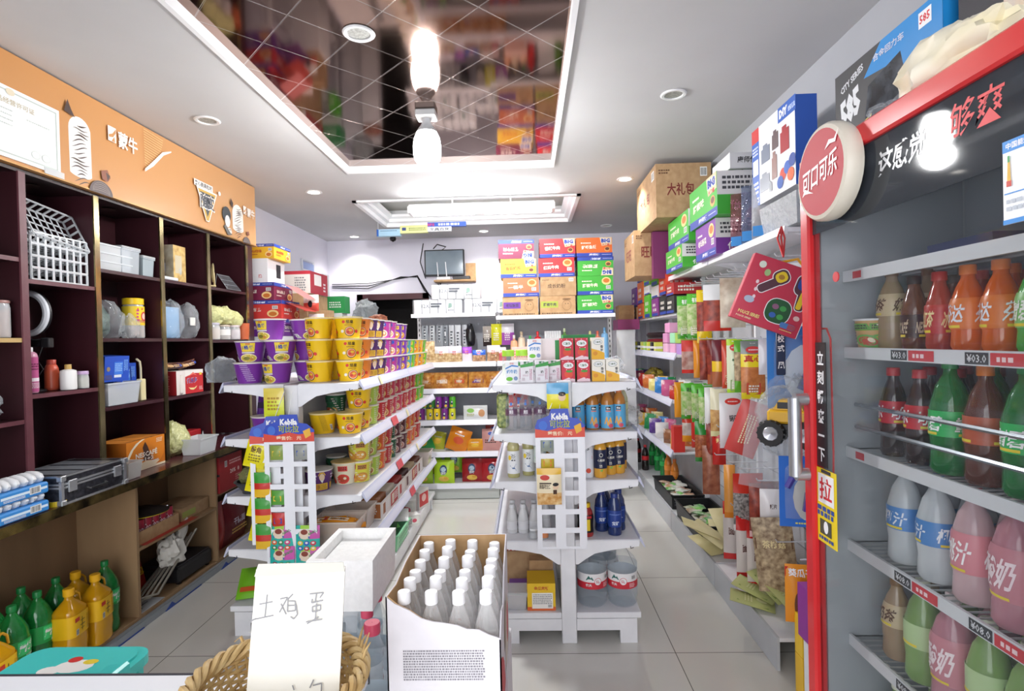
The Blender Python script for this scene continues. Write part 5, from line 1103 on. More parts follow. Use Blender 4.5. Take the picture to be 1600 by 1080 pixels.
# handwritten card
mb = MB(); CW = noisy('#e9e7dc', '#f3f1e8', 8, .7); W2, H2 = .158, .30
mb.prism([(-W2/2-.004, 0), (W2/2, 0), (W2/2+.002, H2), (-W2/2+.004, H2-.008)], 'y', -.0015, .0015, CW); mb.prism([(-W2/2+.002, H2-.02), (W2/2+.002, H2-.008), (W2/2-.001, H2+.008), (-W2/2+.008, H2+.002)], 'y', -.003, -.0017, col('#c9c6bc', .8))
f = front(-.0017); PK = col('#8d8d90', .6)
def stroke(pts, w=.0011):
    for (a, b) in zip(pts, pts[1:]):
        d = Vector((b[0]-a[0], b[1]-a[1])); n = Vector((-d.y, d.x)).normalized()*w; mb.pol(f, [(a[0]-n.x, a[1]-n.y), (b[0]-n.x, b[1]-n.y), (b[0]+n.x, b[1]+n.y), (a[0]+n.x, a[1]+n.y)], PK)
for p in ([(-.066, .233), (-.043, .238)], [(-.053, .25), (-.055, .212)], [(-.075, .207), (-.04, .215)], [(-.08, .204), (-.07, .209)],
          [(-.03, .243), (-.017, .246), (-.03, .22)], [(-.028, .235), (-.018, .217)], [(-.008, .252), (-.016, .243), (-.016, .222), (-.002, .224), (-.003, .24), (-.014, .24)], [(-.017, .232), (-.004, .233)], [(-.002, .236), (.002, .218), (-.004, .21), (-.01, .214)],
          [(.022, .253), (.046, .256), (.04, .247)], [(.034, .254), (.032, .24)], [(.027, .245), (.026, .238), (.046, .243)], [(.028, .232), (.028, .223), (.042, .226), (.042, .235), (.028, .232)], [(.035, .238), (.034, .212)], [(.018, .206), (.046, .211)], [(.02, .203), (.04, .215)], [(.035, .10), (.05, .104), (.05, .09)], [(.03, .096), (.036, .11)], [(.0, .1), (.003, .092)]): stroke(p)
mb.bx(-W2/2-.003, W2/2, -.0019, -.0016, .185, .1855, col('#d2cfc4')); mb.bx(-W2/2-.003, W2/2, -.0019, -.0016, .155, .1555, col('#d2cfc4'))
o = tag(mb.build('handwritten_card'), 'white cardboard notice handwritten with egg characters, standing in the wicker basket', 'card'); o.location = (-.425, .93, .762); o.rotation_euler = (-.08, .045, .03)
# styrofoam box on bottles
FO = noisy('#f2f2f0', '#fafaf8', 70, .8, bump=.3)
mb = MB(); openbox(mb, .178, .255, .138, .017, FO, .94); mb.bx(-.068, .068, -.107, .107, .02, .112, FO); o = tag(mb.build('styrofoam_box'), 'white styrofoam box standing on pink capped water bottles', 'box'); o.location = (-.512, 1.56, .738)
WB = [(.033, 0), (.037, .01), (.034, .03), (.037, .04), (.037, .13), (.0355, .14), (.0375, .15), (.0375, .19), (.03, .235), (.018, .268), (.0135, .278), (.0135, .285)]
WAT = clear('#eef4f8', .08)
def lab_mtn(mb, fr): mb.rc(fr, -.036, .075, .036, .112, '#cf3a56', 8); mb.pol(fr, [(-.02, .13), (-.008, .155), (0, .142), (.007, .15), (.018, .13)], col('#2f5f58')); mb.ln(fr, -.02, .118, .02, .126, 1, col('#3f6f68'))
pkb = bottle('pink_cap_bottle', WB, (.075, .165, '#eef1f3'), (.0165, .02, '#d84a68'), WAT, (.22, clear('#e6eef2', .03, .2)), lab_mtn, 20)
for x, la in ((-.385, 'tallest water bottle with pink cap, in front of the styrofoam box by the torn carton'), (-.48, 'tall water bottle with pink cap half hidden by the handwritten card')): put('pkb', pkb, (x, 1.285, .431), la, 'pink capped water bottles', .2, s=(1.15, 1.15, 1.17))
for i, (x, y, la) in enumerate(((-.365, 1.44, 'nearest, beside the torn carton'), (-.45, 1.46, 'under the front left of the styrofoam box'), (-.535, 1.47, 'leftmost under the styrofoam box'), (-.36, 1.535, 'second one beside the torn carton'), (-.45, 1.55, 'under the middle of the styrofoam box'), (-.535, 1.56, 'rear left under the styrofoam box'), (-.375, 1.63, 'farthest beside the torn carton'), (-.50, 1.65, 'rear under the styrofoam box'))):
    put('pkb', pkb, (x, y, .431), 'water bottle with pink cap and mountain label, '+la, 'pink capped water bottles', random.uniform(-.5, .5))
tag(MB().bx(-.60, -.32, 1.22, 1.70, 0.001, .43, KRAFT2).build('lower_carton'), 'brown carton under the pink capped water bottles', 'box')
# torn carton of small water bottles
r = tag(empty('torn_carton', (-.19, 1.31, .66)), 'torn open pale carton packed with white capped water bottles', 'box')
CWH = noisy('#d9d6dc', '#e2dfe5', 14, .6); KI = noisy('#b08c60', '#c4a074', 20, .85); w, d = .238, .36
edge = [(-w/2, .262), (-.10, .246), (-.07, .232), (-.045, .215), (-.02, .208), (.0, .205), (.03, .20), (.05, .192), (.075, .19), (.095, .18), (w/2, .172)]
mb = MB()
mb.prism([(-w/2, 0)]+edge+[(w/2, 0)], 'y', -d/2, -d/2+.003, CWH); mb.prism([(-d/2, 0), (-d/2, .262), (-.1, .252), (0, .262), (d/2, .262), (d/2, 0)], 'x', -w/2, -w/2+.003, CWH)
mb.prism([(-d/2, 0), (-d/2, .17), (-.12, .2), (-.05, .18), (.03, .235), (.1, .25), (d/2, .262), (d/2, 0)], 'x', w/2-.003, w/2, CWH); mb.bx(-w/2, w/2, d/2-.003, d/2, 0, .262, CWH); mb.bx(-w/2, w/2, -d/2, d/2, 0, .003, CWH); mb.build('outer_wall', r)
mb = MB(); mb.prism([(-d/2+.003, .003), (-d/2+.003, .2615), (-.1, .2515), (0, .2615), (d/2-.003, .2615), (d/2-.003, .003)], 'x', -w/2+.003, -w/2+.0045, KI); mb.bx(-w/2+.003, w/2-.003, d/2-.005, d/2-.003, .003, .2615, KI); mb.prism([(-w/2+.004, .003)]+[(a*.96, b-.001) for a, b in edge]+[(w/2-.004, .003)], 'y', -d/2+.003, -d/2+.0045, KI); mb.build('kraft_lining', r)
mb = MB(); fr = front(-d/2); mb.ln(fr, -.085, .085, .085, .15, 12, col('#85828a'), 12, .6); f2 = sideR(w/2)
mb.pol(f2, [(-.18, .0), (-.04, 0), (-.07, .06), (-.12, .10), (-.18, .13)], col('#c9404a')); mb.pol(f2, [(-.02, .0), (.16, 0), (.15, .1), (.05, .16), (.0, .1)], col('#d9d2c4')); mb.pol(f2, [(-.05, .06), (.0, .09), (.04, .15), (.0, .16), (-.05, .12)], col('#8a6f4a')); mb.el(f2, .09, .07, .04, .05, col('#c9404a')); mb.build('print', r)
SB = [(.026, 0), (.029, .008), (.027, .03), (.029, .04), (.029, .12), (.028, .13), (.029, .15), (.024, .185), (.014, .215), (.0115, .222), (.0115, .228)]
def lab_red(mb, fr): mb.el(fr, 0, .10, .012, .012, col('#c9303a')); mb.el(fr, -.06, .10, .012, .012, col('#c9303a')); mb.el(fr, .06, .10, .012, .012, col('#c9303a'))
smb = bottle('water_bottle', SB, (.075, .118, film('#f4f4f6', .75, .3)), (.0145, .022, '#f4f4f6'), clear('#ffffff', .16, .6, .03, 0, '#ffffff'), None, lab_red, 18)
for j in range(6):
    for i in range(4): put('smb', smb, (-.19+(i-1.5)*.0585, 1.31-.147+.0588*j, .664), 'white capped bottle in torn carton, %s row from front, %s from left' % (od(j, 6), od(i, 4)), 'white capped bottles in the torn carton', random.uniform(-1, 1), s=(.96, .96, 1+random.uniform(-.02, .03)))
tag(MB().bx(-.315, -.065, 1.12, 1.50, .34, .659, CWH).build('unopened_carton'), 'unopened pale carton under the torn carton', 'box'); tag(MB().bx(-.315, -.065, 1.12, 1.50, .001, .339, CWH).build('unopened_carton'), 'lowest unopened pale carton on the floor under the torn carton', 'box')
# ------------------------------------------------------------ goods on the middle gondola
def brick(kind):
    w, d, h = .062, .042, .104
    def mk():
        mb = MB()
        if kind == 'blue':
            f, l, r_, t = cuboid(mb, w, d, h, '#f3f5f7'); mb.pol(f, [(-.031, .066), (.0, .08), (.031, .076), (.031, .082), (.0, .087), (-.031, .072)], col('#2f7fd0')); mb.tx(f, '纯牛奶', 0, .055, .05, .02, '#2f86c8', .03); mb.tx(f, '伊利', 0, .093, .02, .01, '#d0524a', .01); mb.el(f, -.012, .02, .016, .01, col('#6fbf3a')); mb.el(f, .018, .022, .01, .01, col('#7f97c0'))
        elif kind == 'green':
            f, l, r_, t = cuboid(mb, w, d, h, '#eceaee'); mb.pol(f, [(-.031, .072), (.031, .08), (.031, .1), (.0, .092), (-.031, .085)], col('#3fa04a')); mb.tx(f, '蒙牛', .0, .096, .03, .012, '#1a7a3a', .03); mb.ln(f, .012, .01, .026, .066, 2, col('#b0507a'), 3, .5, True); mb.tx(f, '奶', .0, .05, .014, .014, '#3a3a3a'); mb.rc(f, -.024, .01, -.01, .024, '#d0c6cc'); mb.ln(f, -.02, .03, .008, .04, 2, col('#c9b0bc'))
        elif kind == 'red':
            f, l, r_, t = cuboid(mb, w, d, h, '#cf3348', None, '#b72a3e'); mb.el(f, 0, .078, .024, .015, WHITE); mb.tx(f, '优酸乳', 0, .078, .036, .013, '#2a6a3a', .02); mb.el(f, .0, .036, .02, .018, col('#e0492c')); mb.el(f, .004, .05, .016, .006, col('#4a9a3a')); mb.pol(f, [(-.031, 0), (.031, 0), (.031, .012), (.0, .02), (-.031, .008)], col('#f0d3dc')); mb.tx(f, '酸牛', .018, .018, .022, .01, '#d8344a', .03)
            for k in range(7): mb.el(f, -.026+.0085*k, .098-.06*(k % 3)/3, .0025, .0025, col('#f3cfd6'), 6)
        else:
            f, l, r_, t = cuboid(mb, w, d, h, '#f4f1e6', None, '#e9e2c8'); mb.pol(f, [(-.031, 0), (.031, 0), (.031, .03), (.004, .042), (-.031, .052)], col('#eeb52c')); mb.el(f, 0, .082, .022, .013, col('#3f6a44')); mb.el(f, 0, .082, .0205, .0115, WHITE); mb.tx(f, '优酸乳', 0, .082, .032, .01, '#3f6a44', .02); mb.tx(f, '香', .018, .06, .014, .014, BLACK, .03); mb.tx(f, '芋', .018, .044, .013, .013, BLACK, .03); mb.el(f, -.013, .028, .011, .01, col('#e0952a'))
        o = mb.build('drink_carton'); o['category'] = 'drink carton'; return o
    return mk
TZ = RL[0]
def bk(k, x, y, lay, la, rz=0): put('bk'+k, brick(k), (x, y, TZ+.105*lay), la, 'drink cartons on the middle gondola', rz)
for k, x, y, l_, la, rz in (('blue', -.082, 2.655, 0, 'white and blue milk carton at the left front of the middle gondola top', .05), ('green', -.008, 2.66, 0, 'white carton with green swoosh right of the blue milk carton', -.06), ('green', .062, 2.665, 0, 'white carton with green swoosh, second from the post', .1),
    ('green', .125, 2.70, .0, 'white carton with green swoosh nearest the gondola post', -.1), ('blue', .03, 2.74, 1, 'white and blue milk carton raised on the second layer', .1), ('green', .03, 2.74, 0, 'carton hidden under the raised blue milk carton', 0), ('green', -.06, 2.74, 0, 'white carton in the second row behind the blue milk carton', .05),
    ('red', .19, 2.66, 0, 'red strawberry drink carton, lower layer, left', 0), ('red', .262, 2.66, 0, 'red strawberry drink carton, lower layer, right', -.02), ('red', .185, 2.665, 1, 'red strawberry drink carton, upper layer, left', .03), ('red', .256, 2.662, 1, 'red strawberry drink carton, upper layer, right', -.03),
    ('yel', .332, 2.655, 0, 'cream and yellow drink carton, lower layer beside the red ones', .02), ('yel', .40, 2.65, 0, 'cream and yellow drink carton at the right end', -.05), ('yel', .332, 2.66, 1, 'cream and yellow drink carton on the upper layer', .03),
    ('red', .19, 2.71, 0, 'red strawberry drink carton behind the lower left one', 0), ('red', .185, 2.715, 1, 'red strawberry drink carton behind the upper left one', 0), ('yel', .335, 2.71, 0, 'cream drink carton in the second row beside the red ones', 0)):
    bk(k, x, y, l_, la, rz)
mb = MB(); f, l, r_, t = cuboid(mb, .12, .05, .21, '#f4f5f4'); mb.rc(f, .02, .05, .055, .10, '#e8865a'); mb.rc(f, .035, .0, .06, .2, '#2f9a52'); o = tag(mb.build('white_green_box'), 'white box with green side standing behind the milk cartons', 'box'); o.location = (.10, 2.80, TZ+.001)
mb = MB(); f, l, r_, t = cuboid(mb, .16, .1, .225, '#2f9a55', '#3aa860'); mb.ln(f, -.07, .02, -.03, .2, 2, col('#d9efe0'), 2, .5, True); o = tag(mb.build('green_box'), 'green box behind the red strawberry drink cartons', 'box'); o.location = (.255, 2.80, TZ+.001)
LG = [(.03, 0), (.032, .01), (.032, .06), (.03, .07), (.032, .08), (.03, .115), (.026, .125)]
for i, (x, y) in enumerate(((-.105, 2.85), (-.035, 2.87))): put('lid', bottle('lime_cap_bottle', LG, (.02, .08, '#dfe6dc'), (.031, .03, '#9fd23a'), clear('#e6efe6', .1)), (x, y, TZ), 'clear drink bottle with wide lime cap behind the milk cartons, %s' % ['left one', 'right one'][i], 'lime capped bottles')
put('dkc', lambda: tag(MB().lathe([(.001, 0), (.05, 0), (.052, .05), (.06, .055), (.06, .075), (.001, .08)], [col('#c9d9c9', .3)]*2+[col('#1f6a3a', .3)]*3, 22).build('green_lid_tub'), cat='tub'), (.045, 2.93, TZ), 'tub with a dark green lid behind the milk cartons')
for i in range(3): put('pkp', lambda: tag(MB().rb(-.06, .06, -.03, .03, 0, .03, col('#f0d3cb', .4)).build('pink_packet'), cat='packet'), (-.06+.002*i, 2.98, TZ+.095+.031*i) if 0 else (-.07, 2.98, TZ+.0305*i), 'pale pink packet, %s of the pile behind the lime capped bottles' % ['lowest', 'middle', 'topmost'][i], 'pale pink packets')
# second shelf
Z2 = RL[1]
W5 = [(.026, 0), (.029, .008), (.029, .05), (.027, .06), (.029, .07), (.029, .125), (.024, .15), (.013, .17), (.0115, .176)]
def sp(mb, fr): mb.tx(fr, '景田', 0, .09, .02, .018, WHITE, .02); mb.el(fr, 0, .13, .006, .008, col('#4a7fd0'))
for i, (x, y) in enumerate(((-.09, 2.70), (-.02, 2.70), (.05, 2.72), (-.055, 2.76), (.015, 2.77), (.085, 2.78), (-.02, 2.83), (.06, 2.84))):
    put('wat2', bottle('clear_water_bottle', W5, (.072, .105, film('#7a3a6a', .45, .3)), (.013, .018, '#e9ecee'), clear('#e9edf0', .1), None, sp, 18), (x, y, Z2), 'clear water bottle with purple label, %s counted from the near left corner' % od(i), 'purple label water bottles')
mb = MB().rb(-.03, .03, -.02, .02, 0, .17, noisy('#3a5a2a', '#c9d07a', 45, .4), .01); o = tag(mb.build('green_pack'), 'green and yellow patterned pack at the left edge of the second tier', 'pack'); o.location = (-.135, 2.78, Z2+.001)
TB = [(.028, 0), (.031, .008), (.031, .10), (.0305, .125), (.026, .15), (.015, .172), (.0125, .178)]
def tea(mb, fr): mb.rc(fr, -.012, .095, .012, .112, BLACK, 2); mb.tx(fr, '茶π', 0, .103, .018, .01, WHITE, .02); mb.pol(fr, [(-.02, .03), (.0, .02), (.018, .035), (.012, .06), (-.01, .065)], col('#e9a84a')); mb.el(fr, .012, .02, .012, .01, col('#d9566a')); mb.rc(fr, -.012, .088, .012, .092, '#e8682c', 2)
for i, (x, y) in enumerate(((.235, 2.68), (.305, 2.68), (.375, 2.67), (.435, 2.69), (.27, 2.75), (.34, 2.75), (.41, 2.76))):
    put('tea', bottle('peach_tea_bottle', TB, (.008, .12, '#5cabd6'), (.0135, .018, '#d0703a'), film('#c9853a', .7, .08), None, tea, 20), (x, y, Z2), 'peach tea bottle with sky blue label, %s from the gondola post' % od(i) if i < 4 else 'peach tea bottle with sky blue label, second row, %s from the post' % od(i-4), 'sky blue label tea bottles', random.uniform(-.3, .3))
put('ytall', bottle('pale_bottle', [(.028, 0), (.03, .01), (.03, .14), (.02, .17), (.013, .18)], (.02, .12, '#c9cf9a'), (.014, .018, '#c9cf9a'), film('#cfd4a0', .6, .1)), (.46, 2.76, Z2), 'pale olive bottle at the right end of the second tier')
# third shelf
Z3 = RL[2]
TT = [(.028, 0), (.03, .006), (.03, .125), (.0285, .135), (.03, .15), (.024, .165), (.0165, .172), (.0165, .178)]
def ta(mb, fr): mb.tx(fr, '茶', 0, .105, .024, .024, '#4a4a4a', .0); mb.ln(fr, -.01, .08, .012, .092, 1, col('#55585c')); mb.pol(fr, [(-.018, .06), (-.004, .045), (.016, .035), (.004, .052), (.014, .068)], col('#2f5f9a')); mb.el(fr, -.018, .098, .008, .012, col('#f0cf3a'))
for i, (x, y) in enumerate(((-.085, 2.69), (-.012, 2.73))): put('ta', bottle('lemon_tea_bottle', TT, (.02, .13, '#eceef0'), (.018, .02, '#e9e6d0'), film('#d6cf8a', .6, .08), None, ta, 20), (x, y, Z3), 'pale lemon tea bottle with white bird label, %s one' % ['front', 'rear'][i], 'lemon tea bottles')
def gb(mb, fr): mb.pol(fr, [(-.028, .1), (.028, .118), (.028, .145), (-.028, .13)], col('#3f8ad0')); mb.tx(fr, '海盐', 0, .12, .035, .02, WHITE, .04, rot=.3); mb.pol(fr, [(-.028, .09), (.028, .1), (.028, .11), (-.028, .1)], col('#5ab04a'))
put('gb', bottle('sea_salt_bottle', TT, (.07, .15, '#dfeadf'), (.017, .018, '#e8ece8'), clear('#e8efe6', .12), (.06, clear('#dfe6d9', .05)), gb, 20), (.045, 2.69, Z3), 'clear bottle with blue and green slanted label on the third tier')
put('ory', bottle('orange_bottle', TT, (.02, .13, '#e0a02a'), (.017, .018, '#e9c23a'), film('#e0a02a', .75, .1)), (.095, 2.76, Z3), 'amber bottle hidden partly by the display card on the third tier')
put('wr1', bottle('white_yogurt_bottle', [(.026, 0), (.028, .006), (.028, .06), (.025, .08), (.028, .1), (.024, .15), (.014, .165)], None, (.016, .018, '#e9ecf0'), col('#e6eaf0', .3), deco=None), (.215, 2.67, Z3), 'white yogurt bottle behind the card on the third tier')
def wr(mb, fr): mb.pol(fr, [(-.02, .1), (.02, .12), (.02, .135), (-.02, .12)], col('#3f8ad0')); mb.pol(fr, [(-.02, .06), (.02, .09), (.02, .105), (-.02, .08)], col('#d03a3a')); mb.el(fr, 0, .035, .012, .012, col('#d9523a')); mb.tx(fr, '5', .0, .142, .012, .018, '#3a3a3a', .02)
put('wr2', bottle('white_soda_bottle', [(.026, 0), (.028, .006), (.028, .14), (.022, .16), (.014, .168)], (.02, .15, '#e8ecf4'), (.016, .016, '#2f6fc0'), col('#e6eaf0', .3), deco=wr), (.275, 2.665, Z3), 'white bottle with red and blue stripes beside the display card')
def nb(mb, fr): mb.el(fr, 0, .11, .009, .009, col('#e9e6dc')); mb.el(fr, 0, .11, .007, .007, col('#1a2038')); mb.tx(fr, 'C-起伏', 0, .085, .036, .012, '#e9e6dc', .03); mb.ln(fr, -.008, .05, .008, .065, 2, col('#d9d6cc')); mb.pol(fr, [(-.008, .035), (.01, .045), (.004, .03)], col('#6fae3a'))
NB = [(.028, 0), (.031, .008), (.031, .13), (.026, .155), (.017, .168), (.0165, .178)]
for i, (x, y) in enumerate(((.335, 2.66), (.39, 2.72), (.435, 2.74), (.41, 2.79), (.46, 2.83))): put('nb', bottle('orange_drink_bottle', NB, (.045, .135, '#1c2342'), (.018, .018, '#e9e9ea'), film('#e8ac3a', .85, .1), None, nb, 20), (x, y, Z3), 'amber drink bottle with navy label, %s from the front of the third tier' % od(i, 5), 'navy label bottles')
# fourth shelf
Z4 = RL[3]
MKB = [(.024, 0), (.027, .01), (.024, .04), (.027, .06), (.02, .1), (.013, .12), (.013, .126)]
for i, (x, y) in enumerate(((-.10, 2.72), (-.045, 2.72), (.01, 2.72), (-.10, 2.79), (-.045, 2.79), (.01, 2.79), (.07, 2.76))): put('mk', bottle('white_milk_bottle', MKB, (.02, .06, '#dfdfe2'), (.0145, .014, '#d9dadd'), film('#e9e9ea', .8, .15)), (x, y, Z4), 'small white milk bottle, %s row of the fourth tier, %s from left' % ('front' if i < 3 else 'rear', od(i % 3) if i < 6 else 'last'), 'small white milk bottles')
for i, (x, c, l) in enumerate(((.005, '#b9bcc0', 'grey'), (.055, '#d98a5a', 'orange'))): put('sj%d' % i, jar('small_jar', .02, .04, '#fff', '#eef0f2', .008, None, (.006, .03, c)), (x, 2.635, Z4), 'tiny clear jar with %s label at the front of the fourth tier' % l)
def rdy(mb, fr): mb.rc(fr, -.02, .03, .012, .085, '#efd02c', 4); mb.tx(fr, '红牛', -.004, .06, .026, .03, '#c8282c', .03, rot=.1); mb.rc(fr, -.02, .09, .02, .1, '#c8282c', 4)
for i, (x, y) in enumerate(((.265, 2.665), (.255, 2.74))): put('rdy', bottle('red_yellow_bottle', [(.028, 0), (.031, .008), (.027, .05), (.031, .09), (.025, .12), (.016, .135), (.016, .14)], (.02, .105, '#1a1416'), (.017, .018, '#f0c81c'), film('#b5302a', .8, .1), None, rdy), (x, y, Z4), 'red and black energy drink bottle with yellow cap, %s one' % ['front', 'rear'][i], 'yellow capped energy drinks')
def blu(mb, fr): mb.tx(fr, '宝矿', 0, .06, .034, .02, '#dfe6f4', .03, rot=0); mb.rc(fr, -.03, .1, .03, .104, '#6a86c8', 4)
for i, (x, y) in enumerate(((.40, 2.68), (.345, 2.74), (.43, 2.75), (.37, 2.82))): put('blu', bottle('blue_drink_bottle', [(.032, 0), (.034, .01), (.031, .04), (.034, .06), (.034, .11), (.03, .15), (.018, .175), (.017, .18)], (.04, .12, '#24418f'), (.018, .018, '#2a3f86'), film('#23376f', .8, .08), None, blu), (x, y, Z4), 'dark blue sports drink bottle, %s from the front of the fourth tier' % od(i), 'dark blue sports drinks')
# bottom shelf
Z5 = RL[4]
J5 = [(.06, 0), (.07, .012), (.068, .03), (.073, .04), (.073, .085), (.071, .09), (.071, .165), (.0735, .17), (.0735, .2), (.06, .225), (.035, .25), (.022, .262), (.021, .272)]
def j5(mb, fr): mb.rc(fr, -.22, .092, .22, .125, '#cf2c3c', 26); mb.el(fr, .0, .128, .018, .018, col('#cf2c3c')); mb.el(fr, .0, .128, .016, .016, WHITE); mb.tx(fr, '5L', 0, .128, .018, .014, '#c8303c', .02); mb.pol(fr, [(-.06, .135), (-.045, .158), (-.036, .146), (-.03, .152), (-.02, .135)], col('#2f6f66')); mb.bar(fr, .04, .135, .065, .155); mb.tx(fr, '农夫', -.045, .112, .03, .014, WHITE, .03); mb.ln(fr, .03, .098, .06, .12, 3, col('#f4d9dc'))
for x, y, rz, la in ((.287, 2.71, .3, 'large five litre water bottle with red label next to the post'), (.436, 2.71, -.1, 'large five litre water bottle with red label at the outer end'), (.36, 2.87, .2, 'large five litre water bottle standing behind the other two')):
    put('j5', bottle('large_water_bottle', J5, (.092, .165, '#f0eff0'), (.024, .022, '#d8344a'), clear('#eef4f8', .08, .45), (.2, clear('#dfe8ee', .04, .25)), j5, 28), (x, y, Z5), la, 'five litre water bottles', rz)
def ybox():
    mb = MB(); f, l, r_, t = cuboid(mb, .135, .15, .13, '#edc325', '#e3b41c', '#dfae1a'); mb.rc(f, -.0675, 0, .0675, .018, '#e0672c'); mb.rc(f, -.045, .01, .055, .085, '#f4f2ec'); mb.ln(f, -.04, .03, .05, .08, 6, col('#8a8a90')); mb.bar(f, .03, .014, .05, .03); mb.tx(f, '金瓜贡饼', 0, .107, .07, .018, '#c8502a', .02)
    o = mb.build('yellow_box'); o['category'] = 'box'; return o
put('yb5', ybox, (.035, 2.70, Z5), 'yellow box with white label on the bottom shelf of the middle gondola')
put('kb5', lambda: tag(MB().bx(-.06, .06, -.07, .07, 0, .17, KRAFT).build('kraft_carton'), cat='box'), (.04, 2.87, Z5), 'kraft carton behind the yellow box')
put('ct5', tub('clear_tub', .10, .10, .075, film('#e6e6ea', .4, .12), .9, CLEARM), (-.085, 2.68, Z5), 'clear lidded tub of pale sweets beside the yellow box')
mb = MB(); blob(mb, .08, .08, .05, noisy('#b9a99a', '#efe6d9', 30, .6), 3, .3); o = tag(mb.build('sweets'), 'pale sweets inside the clear lidded tub', 'sweets', kind='stuff'); o.location = (-.085, 2.68, Z5+.005)
mb = MB(); cuboid(mb, .1, .09, .06, '#7d52a8'); mb.tx(front(-.045), 'CITIE', 0, .03, .07, .02, '#cdb5e6', .03); o = tag(mb.build('purple_box'), 'purple box behind the clear lidded tub', 'box'); o.location = (-.075, 2.80, Z5+.001)
mb = MB(); f, l, r_, t = cuboid(mb, .15, .12, .06, '#c43232'); mb.tx(f, '999', .0, .045, .05, .012, '#e9d23a', .02); [mb.rc(f, -.07+.02*k, .0, -.062+.02*k, .06, '#efe6e0') for k in range(3)]; o = tag(mb.build('red_carton'), 'red and white carton at the back of the bottom shelf', 'box'); o.location = (-.06, 2.95, Z5+.19)
tag(MB().bx(-.14, .02, 2.88, 3.02, Z5+.001, Z5+.189, KRAFT2).build('brown_carton'), 'brown carton under the red and white carton', 'box')
mb = MB(); [mb.tube([(-.1, 0, .01+.012*i), (.28, .03*i, .015+.012*i)], .005, WHITE) for i in range(3)]; o = tag(mb.build('spare_rods'), 'spare white metal rods lying under the middle gondola', 'rods', kind='stuff'); o.location = (.1, 2.8, .003)
# ------------------------------------------------------------ rear rack
BY = 5.0; BX0, BXM, BX1 = -1.07, -.29, .80; BLV = [1.25, 1.01, .72, .43, .14]
r = tag(empty('rear_rack'), 'white wall rack across the rear of the shop with snacks on five levels', 'shelf')
MB().bx(BX0, BX1, BY+.43, BY+.445, .05, 1.72, noisy('#a3a6ae', '#afb2ba', 6, .5)).build('back_panel', r)
for x in (BX0, BXM, BX1): 
    mb = MB().bx(x-.018, x+.018, BY+.41, BY+.46, 0, 1.78, SHELF); [mb.bx(x-.004, x+.004, BY+.4085, BY+.41, .1+.05*k, .125+.05*k, col('#2a2a2e')) for k in range(32)]; mb.build('upright', r)
for a, b, zt in ((BX0, BXM, 1.70), (BXM, BX1, 1.665)):
    for z in BLV+[zt]:
        MB().rb(a+.003, b-.003, BY+(0 if z < 1.3 else .03), BY+.41, z-.025, z, SHELF, .003).build('shelf_board', r)
        mb = MB().prism([(BY, z-.005), (BY-.004, z+.008), (BY-.022, z-.036), (BY-.016, z-.04), (BY, z-.02)], 'x', a+.006, b-.006, col('#dcdde8', .3)) if z < 1.3 else MB().bx(a+.003, b-.003, BY+.022, BY+.03, z-.03, z+.004, SHELF)
        mb.build('price_rail', r)
    MB().bx(a+.004, b-.004, BY+.01, BY+.02, .004, .11, col('#c9cdcb', .45)).build('kick_board', r)
for i in range(14): MB().tube([(BX0+.05+.055*i, BY+.43, 1.60), (BX0+.05+.055*i, BY+.22, 1.60), (BX0+.05+.055*i, BY+.215, 1.615)], .0025, col('#d0d2d8', .25, .6), 5).build('hook', r)
# toilet paper on the left part
def paper(mb_seed):
    def mk():
        r = empty('toilet_paper_pack'); r['category'] = 'pack'
        mb = MB()
        for i in range(6):
            for j in range(2):
                mb.M = Matrix.Translation((-.19+.076*i, -.05+.1*j, 0)); mb.lathe([(.001, 0), (.036, 0), (.038, .004), (.038, .128), (.034, .132), (.001, .132)], col('#f3f3f5', .5), 12)
        mb.M = None; mb.build('roll_row', r)
        mb = MB().rb(-.232, .232, -.094, .094, .001, .135, clear('#f6f6f8', .12, .2), .01); fr = front(-.0945); G = col('#4f535b', .5)
        mb.tx(fr, '12X', -.11, .075, .07, .032, G, .0); mb.rc(fr, -.06, .085, .04, .1, G); mb.rc(fr, -.06, .062, .02, .078, G); mb.pol(fr, [(.10, .05), (.135, .06), (.135, .095), (.12, .1), (.105, .095)], col('#7f9a8f', .5)); mb.ln(fr, .1, .025, .15, .04, 1, G); mb.build('wrapper', r)
        return r
    return mk
TP = 'toilet paper packs on the rear rack'
for x, z, la in ((-.83, 1.701, 'white toilet paper pack, lower left on top of the rear rack'), (-.36+.005, 1.701, 'white toilet paper pack, lower right on top of the rear rack'), (-.66, 1.838, 'white toilet paper pack on top of the two lower packs')): put('tp', paper(0), (x, BY+.16, z), la, TP)
